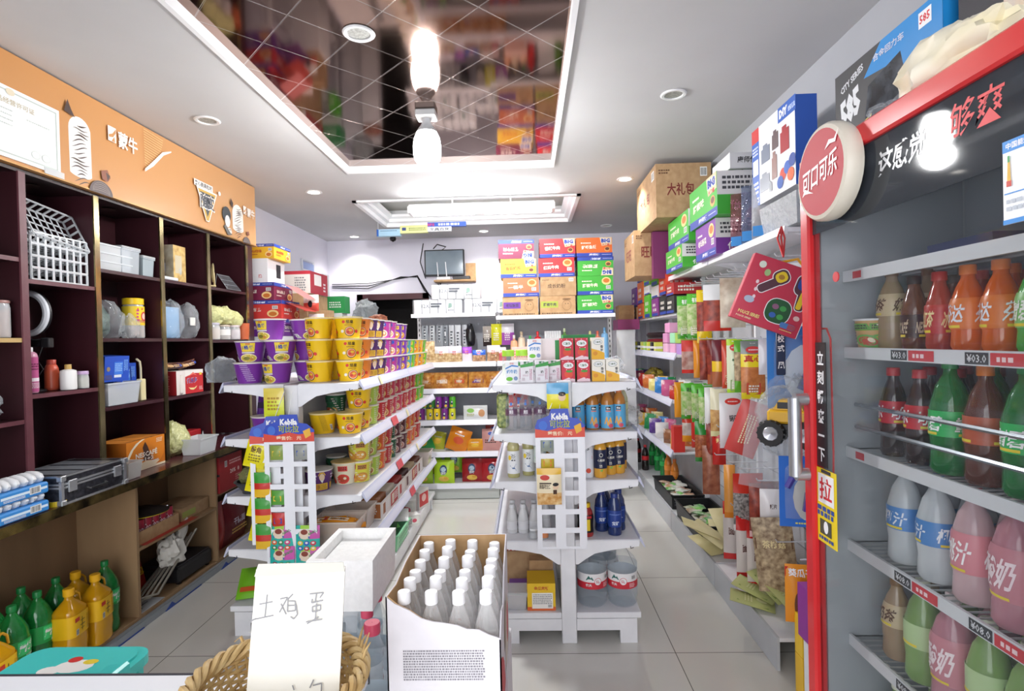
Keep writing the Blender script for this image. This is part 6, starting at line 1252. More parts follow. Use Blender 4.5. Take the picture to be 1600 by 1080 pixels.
# noodle cartons
def carton(c, w, d, h, big=0, flip=0, kraft=0, c2='#e9c23a', ttl='香辣牛肉', tc='#f6ece0', name='noodle_carton', white_side=False):
    def mk():
        mb = MB(); B = {1: KRAFT, 2: KRAFT2}.get(kraft) or col(c, .5)
        f, l, r_, t = cuboid(mb, w, d, h, B, B, col('#e6e4e4', .5) if white_side else B)
        sz = (lambda z: h-z) if flip else (lambda z: z)
        for fr, ww in ((f, w), (l, d), (r_, d)):
            a = ww/2
            def Rc(u0, z0, u1, z1, m): mb.rc(fr, u0, min(sz(z0), sz(z1)), u1, max(sz(z0), sz(z1)), m)
            if white_side and ww == d and fr is not f: mb.rc(fr, -a, 0, a, h*.45, B); mb.tx(fr, '倍', -a*.3, h*.22, a*.4, h*.2, WHITE, .04); mb.ln(fr, -a*.8, h*.55, a*.8, h*.9, 3, col('#4a4a50')); continue
            if not kraft:
                Rc(-a, 0, a, h*.2, col('#2a43a0', .5)); mb.tx(fr, '康师傅', 0, sz(h*.10), ww*.3, h*.12, '#e9ecf6', .03, rot=PI if flip else 0); mb.ln(fr, a*.42, sz(h*.1)-h*.02, a*.92, sz(h*.1)+h*.02, 1, col('#cfd6ee'))
                mb.tx(fr, ttl, -a*.30, sz(h*.5), ww*.42, h*.2, tc, .05, rot=PI if flip else .05); mb.ln(fr, -a*.75, sz(h*.72)-h*.05, -a*.2, sz(h*.72)+h*.05, 1, col(tc))
                if big:
                    mb.pol(fr, [(a*.3, sz(h)), (a*.98, sz(h)), (a*.98, sz(h*.62)), (a*.42, sz(h*.55))], col('#d9c3a0', .5)); mb.tx(fr, 'BIG', a*.64, sz(h*.83), ww*.27, h*.24, WHITE, .14, rot=PI if flip else 0); mb.tx(fr, 'BIG', a*.64, sz(h*.83), ww*.25, h*.22, '#20429f', .06, rot=PI if flip else 0)
                    mb.tx(fr, '大食桶', a*.64, sz(h*.62), ww*.2, h*.12, '#c83a3a', .05, rot=PI if flip else 0); mb.el(fr, a*.72, sz(h*.38), ww*.08, h*.13, col('#d9a05a')); mb.el(fr, a*.72, sz(h*.4), ww*.06, h*.08, col('#6a3a2a'))
                else:
                    mb.el(fr, a*.62, sz(h*.72), ww*.13, h*.2, col('#eecb8a')); mb.el(fr, a*.62, sz(h*.74), ww*.09, h*.12, col('#c9702c')); mb.bar(fr, a*.6, min(sz(h*.3), sz(h*.48)), a*.85, max(sz(h*.3), sz(h*.48)))
            elif kraft == 1 and c2:
                mb.rc(fr, -a*.95, h*.38, a*.02, h*.72, col(c2, .6)); mb.tx(fr, ttl, -a*.45, h*.55, ww*.36, h*.18, '#3a2a4a', .03); mb.ln(fr, -a*.9, h*.04, a*.9, h*.12, 1, col('#5a4230'), 9, .8)
                mb.el(fr, a*.5, h*.5, ww*.13, h*.28, col('#7a5a3a')); mb.el(fr, a*.5, h*.5, ww*.122, h*.26, B); mb.el(fr, a*.5, h*.82, ww*.12, h*.05, col('#7a5a3a')); mb.el(fr, a*.44, h*.58, ww*.01, h*.03, BLACK); mb.el(fr, a*.58, h*.58, ww*.01, h*.03, BLACK)
            else:
                mb.tx(fr, ttl, -a*.1, h*.52, ww*.5, h*.24, '#7a2f2a' if tc == 'r' else '#5a4230', .02); mb.ln(fr, -a*.9, h*.8, -a*.5, h*.9, 2, col('#6a4a34')); mb.bar(fr, a*.6, h*.75, a*.85, h*.92)
        mb.rc(t, -w/2, -.004, w/2, .004, col('#6a5a4a', .6))
        o = mb.build(name); o['category'] = 'carton'; return o
    return mk
GC = 'cartons stacked on the rear rack'
CR = [[(dict(c='#b48f66', kraft=1, c2='#6a3a9a', ttl='老坛酸菜'), 'kraft carton with purple band and bear drawing'), (dict(c='#b48f66', kraft=1, c2='#a9b84a', ttl='藤椒牛肉'), 'kraft carton with lime band and bear drawing'), (dict(c='#41a83c', big=1, ttl='藤椒味'), 'green carton marked BIG')],
      [(dict(c='#c9704a', kraft=0, ttl='一桶半', c2='#e0b83a'), 'orange brown carton with heavy lettering'), (dict(c='#b48f66', kraft=2, c2=None, ttl='成长奶粉'), 'plain kraft carton with dark print'), (dict(c='#3fa83a', ttl='藤椒牛肉'), 'green noodle carton with a round bowl print')],
      [(dict(c='#e6b93a', big=1, ttl='香菇炖鸡', tc='#c8502a'), 'yellow carton marked BIG'), (dict(c='#c92f34', ttl='红烧牛肉'), 'red noodle carton with a round bowl print'), (dict(c='#3fa83a', big=1, flip=1, ttl='藤椒味'), 'green carton marked BIG placed upside down')],
      [(dict(c='#6d2440', big=1, flip=1, ttl='番茄牛肉'), 'maroon carton marked BIG placed upside down'), (dict(c='#cf3338', big=1, ttl='香辣牛肉'), 'red carton marked BIG'), (dict(c='#dd6a2c', big=1, ttl='鲜虾鱼板'), 'orange carton marked BIG')]]
for j, row in enumerate(CR):
    for i, (kw, nm) in enumerate(row):
        put('cr%d%d' % (j, i), carton(w=.325, d=.26, h=.172, **kw), ((-.055, .285, .628)[i]+random.uniform(-.008, .008)-(.02 if j == 2 and i == 0 else 0)-(.03 if j == 3 and i == 0 else 0), BY+.18, 1.666+.174*j), '%s, %s row of the rear rack' % (nm, ['bottom', 'second', 'third', 'top'][j]), GC, random.uniform(-.03, .03))
# hanging packets
for i, (x, c, w, h, nm) in enumerate(((-.98, '#9fa6ac', .06, .2, 'grey'), (-.91, '#cfd4d8', .05, .2, 'pale grey'), (-.84, '#a5abb2', .06, .2, 'silver'), (-.785, '#8f959c', .05, .21, 'steel grey'), (-.725, '#d4d8dc', .05, .25, 'white and grey'), (-.665, '#dfe2e6', .055, .26, 'white'), (-.60, '#c9ccd2', .045, .24, 'light grey'))):
    put('gp%d' % i, pack('toothbrush_pack', w, h, .015, [(1, c)], lambda mb, fr: (mb.ln(fr, -.012, .03, .012, .2, 6, col('#4a4f58')), mb.rc(fr, -.008, .04, .008, .15, col('#e6e8ea'))), .006, nu=5, nv=6), (x, BY+.22, 1.60-h), '%s blister pack hanging on the rear rack, %s from the left' % (nm, od(i)), 'blister packs on rear hooks')
mb = MB(); blob(mb, .085, .06, .2, col('#17171c', .25), 44, .2); o = tag(mb.build('black_glove_pack'), 'black wrapped bundle hanging on the rear rack', 'pack'); o.location = (-.545, BY+.2, 1.40)
for i, (x, z, w, h, bands, nm) in enumerate(((-.385, 1.39, .08, .19, [(.4, '#3a302c'), (1, '#b5aca4')], 'brown and grey sanitary pack'), (-.295, 1.40, .1, .2, [(1, '#e3e22a')], 'bright yellow pack'), (-.19, 1.40, .12, .2, [(.55, '#b05ac0'), (1, '#eceaf2')], 'purple and white pack'))):
    put('hp%d' % i, pack('hanging_pack', w, h, .04, bands, lambda mb, fr: mb.ln(fr, -.03, .04, .03, .12, 4, col('#f3efe9')), .01), (x, BY+.2, z), nm+' hanging at the middle of the rear rack', 'hanging packs on the rear rack')
# level 1.25 foods
DRY = noisy('#a8814e', '#e6cfa4', 40, .5); NUT = noisy('#8a5a3a', '#d9b48a', 45, .5)
def dry(m, top, deco):
    return [( .52, m), (1, top)]
def fb(name, w, h, t, m, top, deco=None, seed=0): return pack(name, w, h, t, [(.55, m), (1, top)], deco, .01, seed)
lbl = lambda mb, fr: (mb.rc(fr, -.025, .05, .025, .13, '#f3efec'), mb.ln(fr, -.018, .07, .018, .11, 2, col('#c85a5a')))
Z = BLV[0]
for i, (x, w, h, m, top, nm) in enumerate(((-.95, .17, .2, DRY, DRY, 'tall bag of dried mushrooms with white label'), (-.80, .13, .15, DRY, film('#eceaf0', .8), 'bag of dried bean curd'), (-.68, .13, .15, DRY, film('#e6e0f0', .8), 'bag of dried roots'), (-.565, .09, .14, '#e9e2ea', '#9a4ac0', 'purple topped sweet bag'), (-.455, .12, .11, NUT, '#2f62c8', 'nut tray with blue header'), (-.32, .12, .15, NUT, film('#f0e9ec', .8), 'bag of walnuts with white top'), (-.24, .07, .13, '#c05a60', '#e9d9dc', 'pink and red small bag'))):
    put('dr%d' % i, fb('dried_food_bag', w, h, .06, m, top, lbl, i), (x, BY+.07, Z), nm+' on the rear rack', 'dried food bags on the rear rack')
def pumpb(c, capc, h=.2): return bottle('pump_bottle', [(.03, 0), (.034, .008), (.034, h*.75), (.03, h*.88), (.012, h*.92), (.01, h)], (.04, h*.6, c), (.012, .03, capc), col(c, .35))
for i, (x, c, cc, h, nm) in enumerate(((-.13, '#e8b08a', '#e9e6e4', .21, 'peach'), (-.06, '#d9cbb4', '#b9a98c', .24, 'cream and gold'), (.02, '#efc9ad', '#3fae5a', .2, 'peach with green lid'), (.09, '#d42a34', '#d42a34', .24, 'red'), (.34, '#5a8a3a', '#c9d9b0', .26, 'slim green'), (.465, '#e9cf1c', '#d9b41c', .2, 'yellow'), (.515, '#b9c4cc', '#2f8fc0', .2, 'clear with blue cap'), (.575, '#d9d49a', '#c9c98a', .23, 'pale yellow'), (.645, '#e0836a', '#d0644a', .23, 'salmon'), (.71, '#7db4e0', '#6aa4d8', .26, 'light blue'))):
    put('pu%d' % i, pumpb(c, cc, h), (x, BY+.12, Z), '%s toiletry bottle on the rear rack behind the middle gondola' % nm, 'toiletry bottles on the rear rack')
for i in range(7): put('str', lambda: tag(MB().bx(-.01, .01, -.006, .006, 0, .27, col('#e4e7ea', .3)).build('tube_pack'), cat='tube'), (.165+.022*i, BY+.13, Z), 'slim clear tube standing on the rear rack, %s from left of seven' % od(i), 'slim clear tubes')
mb = MB(); cuboid(mb, .2, .1, .13, '#ecc9c0'); mb.ln(front(-.05), -.08, .03, .08, .1, 3, col('#d9806a')); o = tag(mb.build('pink_tissue_box'), 'pale pink box on the rear rack behind the lime capped bottles', 'box'); o.location = (-.05, BY+.05, Z+.001)
# level 1.01 breads
Z = BLV[1]
BRD = noisy('#b5651f', '#e9b25a', 28, .35)
for i, (x, w, m, c, nm) in enumerate(((-.95, .14, BRD, '#e9dccc', 'small roll bag'), (-.80, .17, BRD, '#efd9c0', 'round bread bag with red print'), (-.64, .15, BRD, '#d95a3a', 'orange bread bag'), (-.47, .18, BRD, '#6a2f8f', 'bread bag with purple label'), (-.33, .12, BRD, '#8a5a2a', 'brown roll bag'), (-.20, .14, BRD, '#e0a04a', 'bread bag at the rack joint'))):
    def dc(mb, fr, c=c): mb.rc(fr, -w*.3, .05, w*.3, .085, c, 3); mb.ln(fr, -w*.2, .056, w*.2, .08, 2, WHITE)
    put('br%d' % i, pack('bread_bag', w, .15, .10, [(1, m)], dc, .012, i), (x, BY+.08, Z), nm+' on the second level of the rear rack', 'bread bags on the rear rack')
# level .72 crisps tubes
Z = BLV[2]
def chip(mb, fr): mb.el(fr, .003, .055, .012, .02, col('#22335a')); mb.el(fr, .004, .06, .008, .008, col('#e9e6dc')); mb.el(fr, .0, .025, .013, .012, col('#efc94a'))
for i, (x, q, c) in enumerate(((-1.0, 0, '#8a2f9a'), (-.925, 0, '#e3d62a'), (-.855, 0, '#efd024'), (-.785, 0, '#7a2a8a'), (-.715, 0, '#d9dc2c'), (-.97, 1, '#4aa83a'), (-.905, 1, '#3a8a34'), (-.835, 1, '#8a2f9a'), (-.77, 1, '#6a2480'), (-.71, 1, '#5ab82c'))):
    put('ch'+c, can('crisp_tube', .031, .108, c, chip), (x, BY+.06, Z+.11*q), '%s crisp tube, %s from the left in the %s layer of the rear rack' % ({'#8a2f9a': 'purple', '#7a2a8a': 'purple', '#6a2480': 'dark purple'}.get(c, 'green' if c in ('#4aa83a', '#3a8a34', '#5ab82c') else 'yellow'), od(i % 5), ['lower', 'upper'][q]), 'crisp tubes on the rear rack', random.uniform(-.4, .4))
def wip(mb, fr): mb.el(fr, -.045, .085, .035, .02, col('#8fc85a')); mb.ln(fr, -.08, .03, -.01, .06, 2, col('#b5b86a')); mb.el(fr, .06, .06, .03, .035, col('#d9a070'))
put('wp', pack('wet_wipes', .22, .13, .06, [(1, '#eceeee')], wip, .012), (-.50, BY+.06, Z), 'white wet wipes pack on the third level of the rear rack')
def cps(mb, fr): mb.el(fr, -.02, .18, .035, .018, col('#2f4fae')); mb.tx(fr, 'Copico', 0, .13, .12, .035, WHITE, .04, rot=.15); mb.el(fr, 0, .05, .05, .03, col('#efc04a')); mb.el(fr, .02, .06, .02, .018, col('#e0a030'))
for i, x in enumerate((-.20, -.09)): put('cps', pack('crisp_bag', .17, .23, .07, [(1, '#c8302c')], cps, .012), (x, BY+.07+.03*i, Z), 'red crisp bag on the third level, %s the rack joint' % ['just right of', 'farther from'][i], 'red crisp bags')
# level .43 snack bags
Z = BLV[3]
for i, (x, w, h, c, ry, nm) in enumerate(((-.96, .17, .18, '#1f9a44', -.35, 'shiny green bag leaning over'), (-.89, .14, .17, '#c9c83a', .2, 'yellow green bag behind'), (-.70, .2, .22, '#e0861c', .35, 'large orange bag leaning over'), (-.51, .15, .11, '#eda52a', 0, 'small orange bag'), (-.36, .17, .2, '#d9a09a', 0, 'pink prawn snack bag, first'), (-.20, .17, .17, '#d8a8a2', 0, 'pink prawn snack bag, second'), (-.34, .16, .24, '#9a3a34', 0, 'dark red bag behind the pink one'), (-.08, .16, .17, '#d8a49c', 0, 'pink prawn snack bag, third'))):
    def dc(mb, fr, i=i): (mb.el(fr, 0, h*.8, .03, .016, col('#2f4fae')), mb.ln(fr, -w*.35, h*.35, w*.35, h*.55, 2, col('#4a2a2a'))) if i >= 4 else (mb.el(fr, .0, h*.5, w*.25, h*.16, col('#f0c23a' if i != 2 else '#d9562a')), mb.ln(fr, -w*.25, h*.7, w*.25, h*.78, 1, WHITE))
    put('sn%d' % i, pack('snack_bag', w, h, .07, [(1, c)], dc, .012, i), (x, BY+.07+(.1 if i in (1, 6) else 0), Z), nm+' on the fourth level of the rear rack', 'snack bags on the fourth level', ry=ry)
Z = BLV[4]
def face(mb, fr): mb.el(fr, 0, .13, .036, .045, col('#23406a')); mb.el(fr, 0, .135, .026, .022, col('#b9cfe0')); mb.tx(fr, '浪味', 0, .10, .05, .03, WHITE, .05); mb.el(fr, 0, .045, .05, .028, col('#efc85a')); mb.el(fr, .02, .055, .02, .014, col('#e0a838'))
for i, (x, y, z, c, nm) in enumerate(((-1.0, .05, 0, '#a6cf2c', 'lime'), (-.80, .04, 0, '#b4d92e', 'lime'), (-.93, .15, .06, '#7fb82a', 'lime'), (-.72, .16, .07, '#86bf2a', 'lime'), (-.545, .08, 0, '#a3242a', 'dark red'), (-.36, .07, 0, '#b5262e', 'dark red'), (-.18, .07, 0, '#98232a', 'dark red'), (-.03, .07, 0, '#b5262e', 'dark red'))):
    put('fc%s%d' % (c, i), pack('crisp_bag', .19, .215, .08, [(1, c)], face, .012, i), (x, BY+y, Z+z), '%s crisp bag on the lowest level, %s from the left' % (nm, od(i)), 'crisp bags on the lowest rear level', random.uniform(-.1, .1))
# ------------------------------------------------------------ on the rear wall
r = tag(empty('wall_monitor', (0, 0, 0)), 'dusty grey monitor mounted high on the rear wall', 'monitor')
MB().rb(-1.20, -.73, YB-.075, YB-.03, 2.22, 2.53, col('#1d1f24', .4), .006).build('case', r); MB().bx(-1.185, -.745, YB-.0775, YB-.0752, 2.24, 2.515, noisy('#77848f', '#8b98a2', 3, .12)).build('screen', r); MB().bx(-1.02, -.9, YB-.032, YB, 2.3, 2.45, BLACK).build('bracket', r)
r = tag(empty('wooden_ledge', (0, 0, 0)), 'small kraft coloured ledge under the wall monitor', 'shelf')
MB().bx(-1.08, -.60, YB-.16, YB, 2.145, 2.165, KRAFT).build('board', r); MB().bx(-.72, -.60, YB-.02, YB, 2.165, 2.37, KRAFT).build('back_board', r)
r = tag(empty('wifi_router', (-.97, YB-.11, 2.166)), 'white router with two antennas in front of the wall monitor', 'router')
MB().rb(-.08, .08, -.04, .04, 0, .035, col('#e9eaec', .3), .005).build('body', r)
for x in (-.065, .035): MB().tube([(x, .0, .03), (x-.01, -.01, .21)], .006, WHITE).build('antenna', r)
tag(MB().rb(-.86, -.66, YB-.15, YB-.05, 2.166, 2.205, BLACK, .004).build('set_top_box'), 'black network box beside the white router', 'box')
mb = MB(); R = random.Random(3)
for i in range(3): mb.tube([(-2.33, YB-.012, 2.16-.02*i), (-1.9, YB-.012, 2.16-.03*i), (-1.5, YB-.012, 2.21+.01*i), (-1.3, YB-.012, 2.24-.01*i), (-1.22, YB-.012, 2.1-.02*i), (-1.12+.02*i, YB-.012, 1.93)], .005, BLACK, 5)
for i in range(9): mb.tube([(-1.06+.05*R.random(), YB-.02, 2.14), (-1.1+.12*R.random(), YB-.04, 2.0+.08*R.random()), (-1.12+.16*R.random(), YB-.02, 1.9+.1*R.random()), (-1.05+.05*R.random(), YB-.03, 2.1)], .003, BLACK, 5)
mb.tube([(-1.22, YB-.01, 2.62), (-1.26, YB-.02, 2.4), (-1.2, YB-.02, 2.2)], .006, BLACK, 5).tube([(-1.1, YB-.02, 2.55), (-1.05, YB-.03, 2.6), (-.95, YB-.02, 2.57), (-1.0, YB-.02, 2.53)], .007, BLACK, 5)
tag(mb.build('wall_cables'), 'bundle of black cables running along the rear wall to the monitor', 'cable')
r = tag(empty('ceiling_camera', (-1.50, 6.2, ZC)), 'small black security camera on the ceiling near the rear wall', 'camera')
MB().lathe([(.001, -.03), (.025, -.03), (.035, 0)], BLACK, 16).build('base', r); MB().lathe([(.001, -.095), (.03, -.08), (.038, -.06), (.03, -.035), (.001, -.03)], col('#0e0e12', .1), 18).build('dome', r)
r = tag(empty('hanging_banner', (0, 0, 0)), 'long folded advertising strip hanging below the rear ceiling recess', 'banner')
mb = MB(); ya = 5.56; f = front(ya)
for (x0, x1, z0, z1, c) in ((-1.51, -1.27, 2.53, 2.60, '#a9cfe6'), (-1.27, -.99, 2.555, 2.63, '#dcdf9a'), (-.99, -.60, 2.61, 2.655, '#2f57b8'), (-.99, -.75, 2.565, 2.61, '#e4e6ea')): mb.bx(x0, x1, ya, ya+.05, z0, z1, col(c, .4))
mb.rc(f, -1.51, 2.53, -1.49, 2.60, '#2a62b8'); mb.ln(f, -1.47, 2.575, -1.3, 2.59, 1, col('#5a7a9a')); mb.rc(f, -1.25, 2.58, -1.21, 2.61, '#2a3f7a'); mb.ln(f, -1.18, 2.575, -1.0, 2.61, 2, col('#6a7a3a')); mb.tx(f, '加多宝', -.955, 2.632, .07, .03, '#e23a5a', .05); mb.ln(f, -.88, 2.62, -.64, 2.645, 1, col('#dfe6f4'), 4, .9); mb.tx(f, '文具百货', -.87, 2.585, .2, .03, '#3a3f4a', .03)
mb.build('panel', r)
mb = MB(); [mb.tube([(x, ya+.025, z), (x, ya+.025, ZC+.16 if x > -1.48 else ZC)], .002, WHITE) for x, z in ((-1.5, 2.6), (-.62, 2.655))]; mb.build('cord', r)
# ------------------------------------------------------------ cartons along the left wall beyond the cabinet
r = tag(empty('storage_rack', (0, 0, 0)), 'plain white rack by the left wall beyond the maroon cabinet carrying cartons', 'shelf')
for z in (.1, .8, 1.52): MB().bx(XL+.01, -1.93, 4.24, 5.8, z-.03, z, SHELF).build('shelf_board', r)
for x in (XL+.022, -1.945):
    for y in (4.25, 5.0, 5.77): MB().bx(x-.012, x+.012, y-.012, y+.012, 0, 1.52, SHELF).build('post', r)
def flap(mb, x, y, z, c, w=.22, a=.5): mb.add([(x, y, z), (x, y+w, z), (x+.16, y+w, z-.03-a*.1), (x+.16, y, z-.03-a*.1)], [(0, 1, 2, 3)], col(c, .6))
L1 = [('#6d2f8f', .135, '老坛酸菜', 'purple'), ('#cf3a34', .145, '番茄牛肉', 'red'), ('#7a2244', .14, '藤椒牛肉', 'maroon')]
z = 1.521
for i, (c, h, t, nm) in enumerate(L1):
    put('lc%d' % i, carton(c, .36 if i < 2 else .31, .34, h, 0, 1, ttl=t), ((-2.11 if i < 2 else -2.14), 4.44, z), '%s noodle carton placed upside down in the stack beyond the maroon cabinet' % nm, 'cartons beyond the cabinet'); z += h+.002
for i, (zz, c) in enumerate(((1.62, '#7a4a90'), (1.79, '#d9564a'), (1.93, '#cf7a7a'))):
    mb = MB(); flap(mb, 0, 0, 0, c, .26, i*.4); o = tag(mb.build('carton_flap'), 'open %s carton flap sticking out of the stack beyond the cabinet' % ['purple', 'red', 'pink'][i], 'flap'); o.location = (-1.925, 4.33, zz)
mb = MB(); f, l, r_, t = cuboid(mb, .24, .3, .19, '#e9e7ea'); mb.ln(f, -.11, .05, .0, .16, 4, col('#4a4a50')); mb.tx(f, '热', .06, .05, .03, .03, '#c83a3a'); mb.rc(r_, .0, .05, .08, .16, BLACK); o = tag(mb.build('white_carton'), 'white carton with a dark hand hole under the yellow carton', 'carton'); o.location = (-2.16, 4.44, z+.001); z += .191
put('lyc', carton('#e2ae2c', .22, .30, .115, 0, 1, ttl='香菇炖鸡', tc='#b03a2a'), (-2.10, 4.45, z), 'yellow noodle carton on top of the stack beyond the maroon cabinet')
mb = MB(); f, l, r_, t = cuboid(mb, .36, .42, .20, '#d9d3d0', '#e0dcda', '#a82a3a'); mb.rc(f, -.18, .17, .18, .2, '#b02c3c'); mb.rc(f, -.18, 0, -.165, .2, '#b02c3c'); mb.ln(f, -.14, .04, -.05, .15, 6, col('#6a6a70')); mb.ln(f, .04, .02, .14, .15, 6, col('#7a7a80')); mb.rc(r_, -.12, .08, .05, .18, '#ece8e6'); mb.ln(r_, .1, .03, .16, .12, 3, WHITE); o = tag(mb.build('white_red_carton'), 'large white and red carton beyond the stack of noodle cartons', 'carton'); o.location = (-2.1, 5.05, 1.905)
tag(MB().bx(-2.3, -1.94, 4.80, 5.30, 1.521, 1.903, KRAFT2).build('kraft_carton'), 'kraft carton under the large white and red carton', 'carton')
def jarred(mb, fr): mb.el(fr, 0, .06, .02, .03, BLACK); mb.rc(fr, -.04, .1, .04, .13, '#2f57b8'); mb.rc(fr, -.05, .02, .05, .05, '#e6433a')
for i, (x, y, z_) in enumerate(((-1.83, 4.62, 1.73), (-1.78, 4.60, 1.565))): put('ch_', pack('biscuit_pack', .13, .14, .05, [(.5, '#d95a4a'), (1, '#e9e2dc')], jarred, .01), (x, y, z_-.045*0), 'small red and white biscuit pack, %s of two at the carton stack' % ['upper', 'lower'][i], 'biscuit packs')
tag(MB().bx(-1.90, -1.70, 4.58, 4.79, 1.521, 1.563, KRAFT2).bx(-1.88, -1.70, 4.68, 4.80, 1.563, 1.74, KRAFT2).build('opened_kraft_box'), 'opened kraft box holding biscuit packs', 'carton'); tag(MB().bx(-1.9, -1.68, 4.56, 4.82, .001, 1.52, SHELF).build('side_stand'), 'narrow white stand below the opened kraft box', 'stand')
for i, (x, y, z_, w, h, c, nm) in enumerate(((-1.98, 5.62, 1.52, .2, .24, '#e3e4e6', 'white box lowest at the rack end'), (-1.95, 5.62, 1.76, .2, .17, '#2f9a52', 'green box upper at the rack end'), (-2.12, 5.5, 1.93, .2, .22, '#e9e9ec', 'white box topmost at the rack end'), (-1.86, 5.45, 1.52, .07, .17, '#5ac02a', 'bright green slim box at the rack end'))):
    mb = MB(); f, l, r_, t = cuboid(mb, w, .16, h, c); mb.ln(f, -w*.3, h*.3, w*.3, h*.7, 3, col('#55585c' if c[1] == 'e' else '#e9f4ea')); o = tag(mb.build('small_carton'), nm, 'carton'); o.location = (x, y, z_+.001)
mb = MB().bx(XL+.001, XL+.02, 5.75, 6.08, 2.24, 2.36, col('#c9ccd6', .3)); f = sideR(XL+.02); mb.rc(f, 5.77, 2.255, 6.06, 2.33, '#8a9ed0'); [mb.rc(f, 5.77+.03*k, 2.33, 5.785+.03*k, 2.345, '#3a4f9a') for k in range(9)]; tag(mb.build('framed_notice'), 'small blue framed notice on the left wall', 'notice')
mb = MB(); blob(mb, .24, .22, .22, film('#b9c0c4', .5, .2, 40), 77, .35); o = tag(mb.build('plastic_bag'), 'grey plastic bag beside the dark doorway', 'bag'); o.location = (-1.80, 6.1, 1.70); tag(MB().bx(-1.95, -1.62, 5.95, 6.3, .001, 1.70, SHELF).build('white_cupboard'), 'white cupboard beside the dark doorway', 'cupboard')
mb = MB(); blob(mb, .2, .12, .1, noisy('#7a3a28', '#c07a58', 35, .5), 78, .2); o = tag(mb.build('net_bag'), 'reddish brown net bag beside the grey plastic bag', 'bag'); o.location = (-1.61, 5.88, 1.651); tag(MB().bx(-1.70, -1.52, 5.82, 5.94, .001, 1.65, SHELF).build('narrow_stand'), 'narrow white stand under the reddish net bag', 'stand')
# ------------------------------------------------------------ right wall rack
KX = 1.035; TX = 1.11
r = tag(empty('display_rack'), 'long grey white rack along the right wall with hooks and shelves', 'shelf')
PG = noisy('#b4b7be', '#bec1c8', 6, .5)
BAYS = [2.37, 3.17, 4.12, 5.07, 6.02, 6.5]
for a, b in zip(BAYS, BAYS[1:]):
    mb = MB().bx(XR-.022, XR-.012, a+.005, b-.005, .1, 1.9, PG)
    if b < 4.2: [mb.bx(XR-.024, XR-.022, a+.02, b-.02, z, z+.006, col('#8f939c', .5)) for z in [.3+.1*k for k in range(15)]]
    mb.build('back_panel', r)
    MB().rb(KX+.01, XR-.022, a+.003, b-.003, .125, .142, SHELF, .003).build('base_shelf', r); MB().bx(KX, KX+.012, a+.004, b-.004, .002, .145, noisy('#bfc3c9', '#c9ccd2', 5, .4)).build('kick_board', r)
for y in BAYS: MB().bx(XR-.05, XR-.012, y-.012, y+.012, 0, 1.9, SHELF).build('upright', r)
for a, b in ((2.37, 3.36), (3.37, 4.38)):
    MB().rb(TX, XR-.012, a, b-.01, 1.878, 1.90, SHELF, .003).build('top_shelf', r)
    MB().prism([(TX, 1.9), (TX-.012, 1.905), (TX-.016, 1.872), (TX, 1.868)], 'y', a, b-.01, SHELF).build('price_rail', r)
    for y in (a+.02, b-.04): MB().prism([(TX+.02, 1.876), (XR-.02, 1.876), (XR-.02, 1.80), (XR-.1, 1.85)], 'y', y, y+.004, SHELF).build('bracket', r)
for z, x0, ys in ((1.62, 1.10, (4.12, 5.07, 6.02)), (1.312, 1.06, (3.95, 5.07, 6.02)), (.965, 1.06, (4.08, 5.07, 6.02)), (.585, 1.06, (4.10, 5.07, 6.02))):
    for a, b in zip(ys, ys[1:]+(6.5,)):
        MB().rb(x0, XR-.022, a+.004, b-.004, z-.02, z, SHELF, .003).build('shelf_board', r)
        if z < 1.6: rail_mesh(a+.006, b-.006, x0, z, -1).build('price_rail', r)
HK = col('#e4e6ea', .25, .5)
def hooks(z, ys):
    for y in ys: MB().tube([(XR-.022, y, z), (TX-.01, y, z), (TX-.018, y, z+.012)], .0032, HK, 5).build('hook', r)
HR = {1: 1.79, 2: 1.425, 3: 1.13, 4: .91, 5: .735, 6: .51}
hooks(HR[1], [2.46+.115*k for k in range(13)]); hooks(HR[2], [2.5, 2.62, 2.78, 2.93, 3.08, 3.25, 3.4, 3.55, 3.7, 3.85]); hooks(HR[3], [2.6, 2.9, 3.1, 3.3, 3.5, 3.7, 3.9, 4.02]); hooks(HR[4], [3.25, 3.45, 3.6, 3.75, 3.95]); hooks(HR[5], [2.7, 2.95, 3.1, 3.3, 3.5, 3.62, 3.74]); hooks(HR[6], [2.5, 2.75, 2.85, 3.05])
# hanging packets: (u, v_top, w, h, bands, name, hook row, deco)
def yat(u, x): return x*CAM_F/(u-825)
NUTM = noisy('#a06a3a', '#e2bd84', 45, .45); MEAT = noisy('#6a1f1a', '#a8452f', 30, .35); GRNM = noisy('#cfd2a8', '#7fae4a', 35, .45); BEIGE = noisy('#d9c9b2', '#efe6d6', 25, .5); DRIED = noisy('#7a6248', '#cdb894', 40, .5)
def dT(t, c='#2a2a2a', v=.5, w=.5, oval=None, low=None):
    def d(mb, fr, W_=0): pass
    return (t, c, v, w, oval, low)
def mkdeco(w, h, spec):
    def d(mb, fr):
        t, c, v, ww, oval, low = spec
        if oval: mb.el(fr, 0, h*.85, w*.32, h*.06, col(oval)); mb.ln(fr, -w*.2, h*.835, w*.2, h*.865, 1, WHITE)
        if t: mb.tx(fr, t, 0, h*v, w*ww, h*.12, c, .04) if len(t) < 3 else [mb.tx(fr, ch, 0, h*(v+.14-.12*k), w*.3, h*.1, c, .04) for k, ch in enumerate(t)]
        if low: mb.rc(fr, -w*.3, h*.08, w*.3, h*.28, col(low)); mb.ln(fr, -w*.22, h*.11, w*.22, h*.25, 3, col('#f3efe6'))
        mb.rc(fr, -.012, h*.955, .012, h*.97, '#e9e9ea')
    return d
GP2 = [(.12, '#3f9a2c'), (.75, GRNM), (1, '#5ab83a')]; RW = [(.15, '#cf2f2c'), (1, '#e9e4e4')]
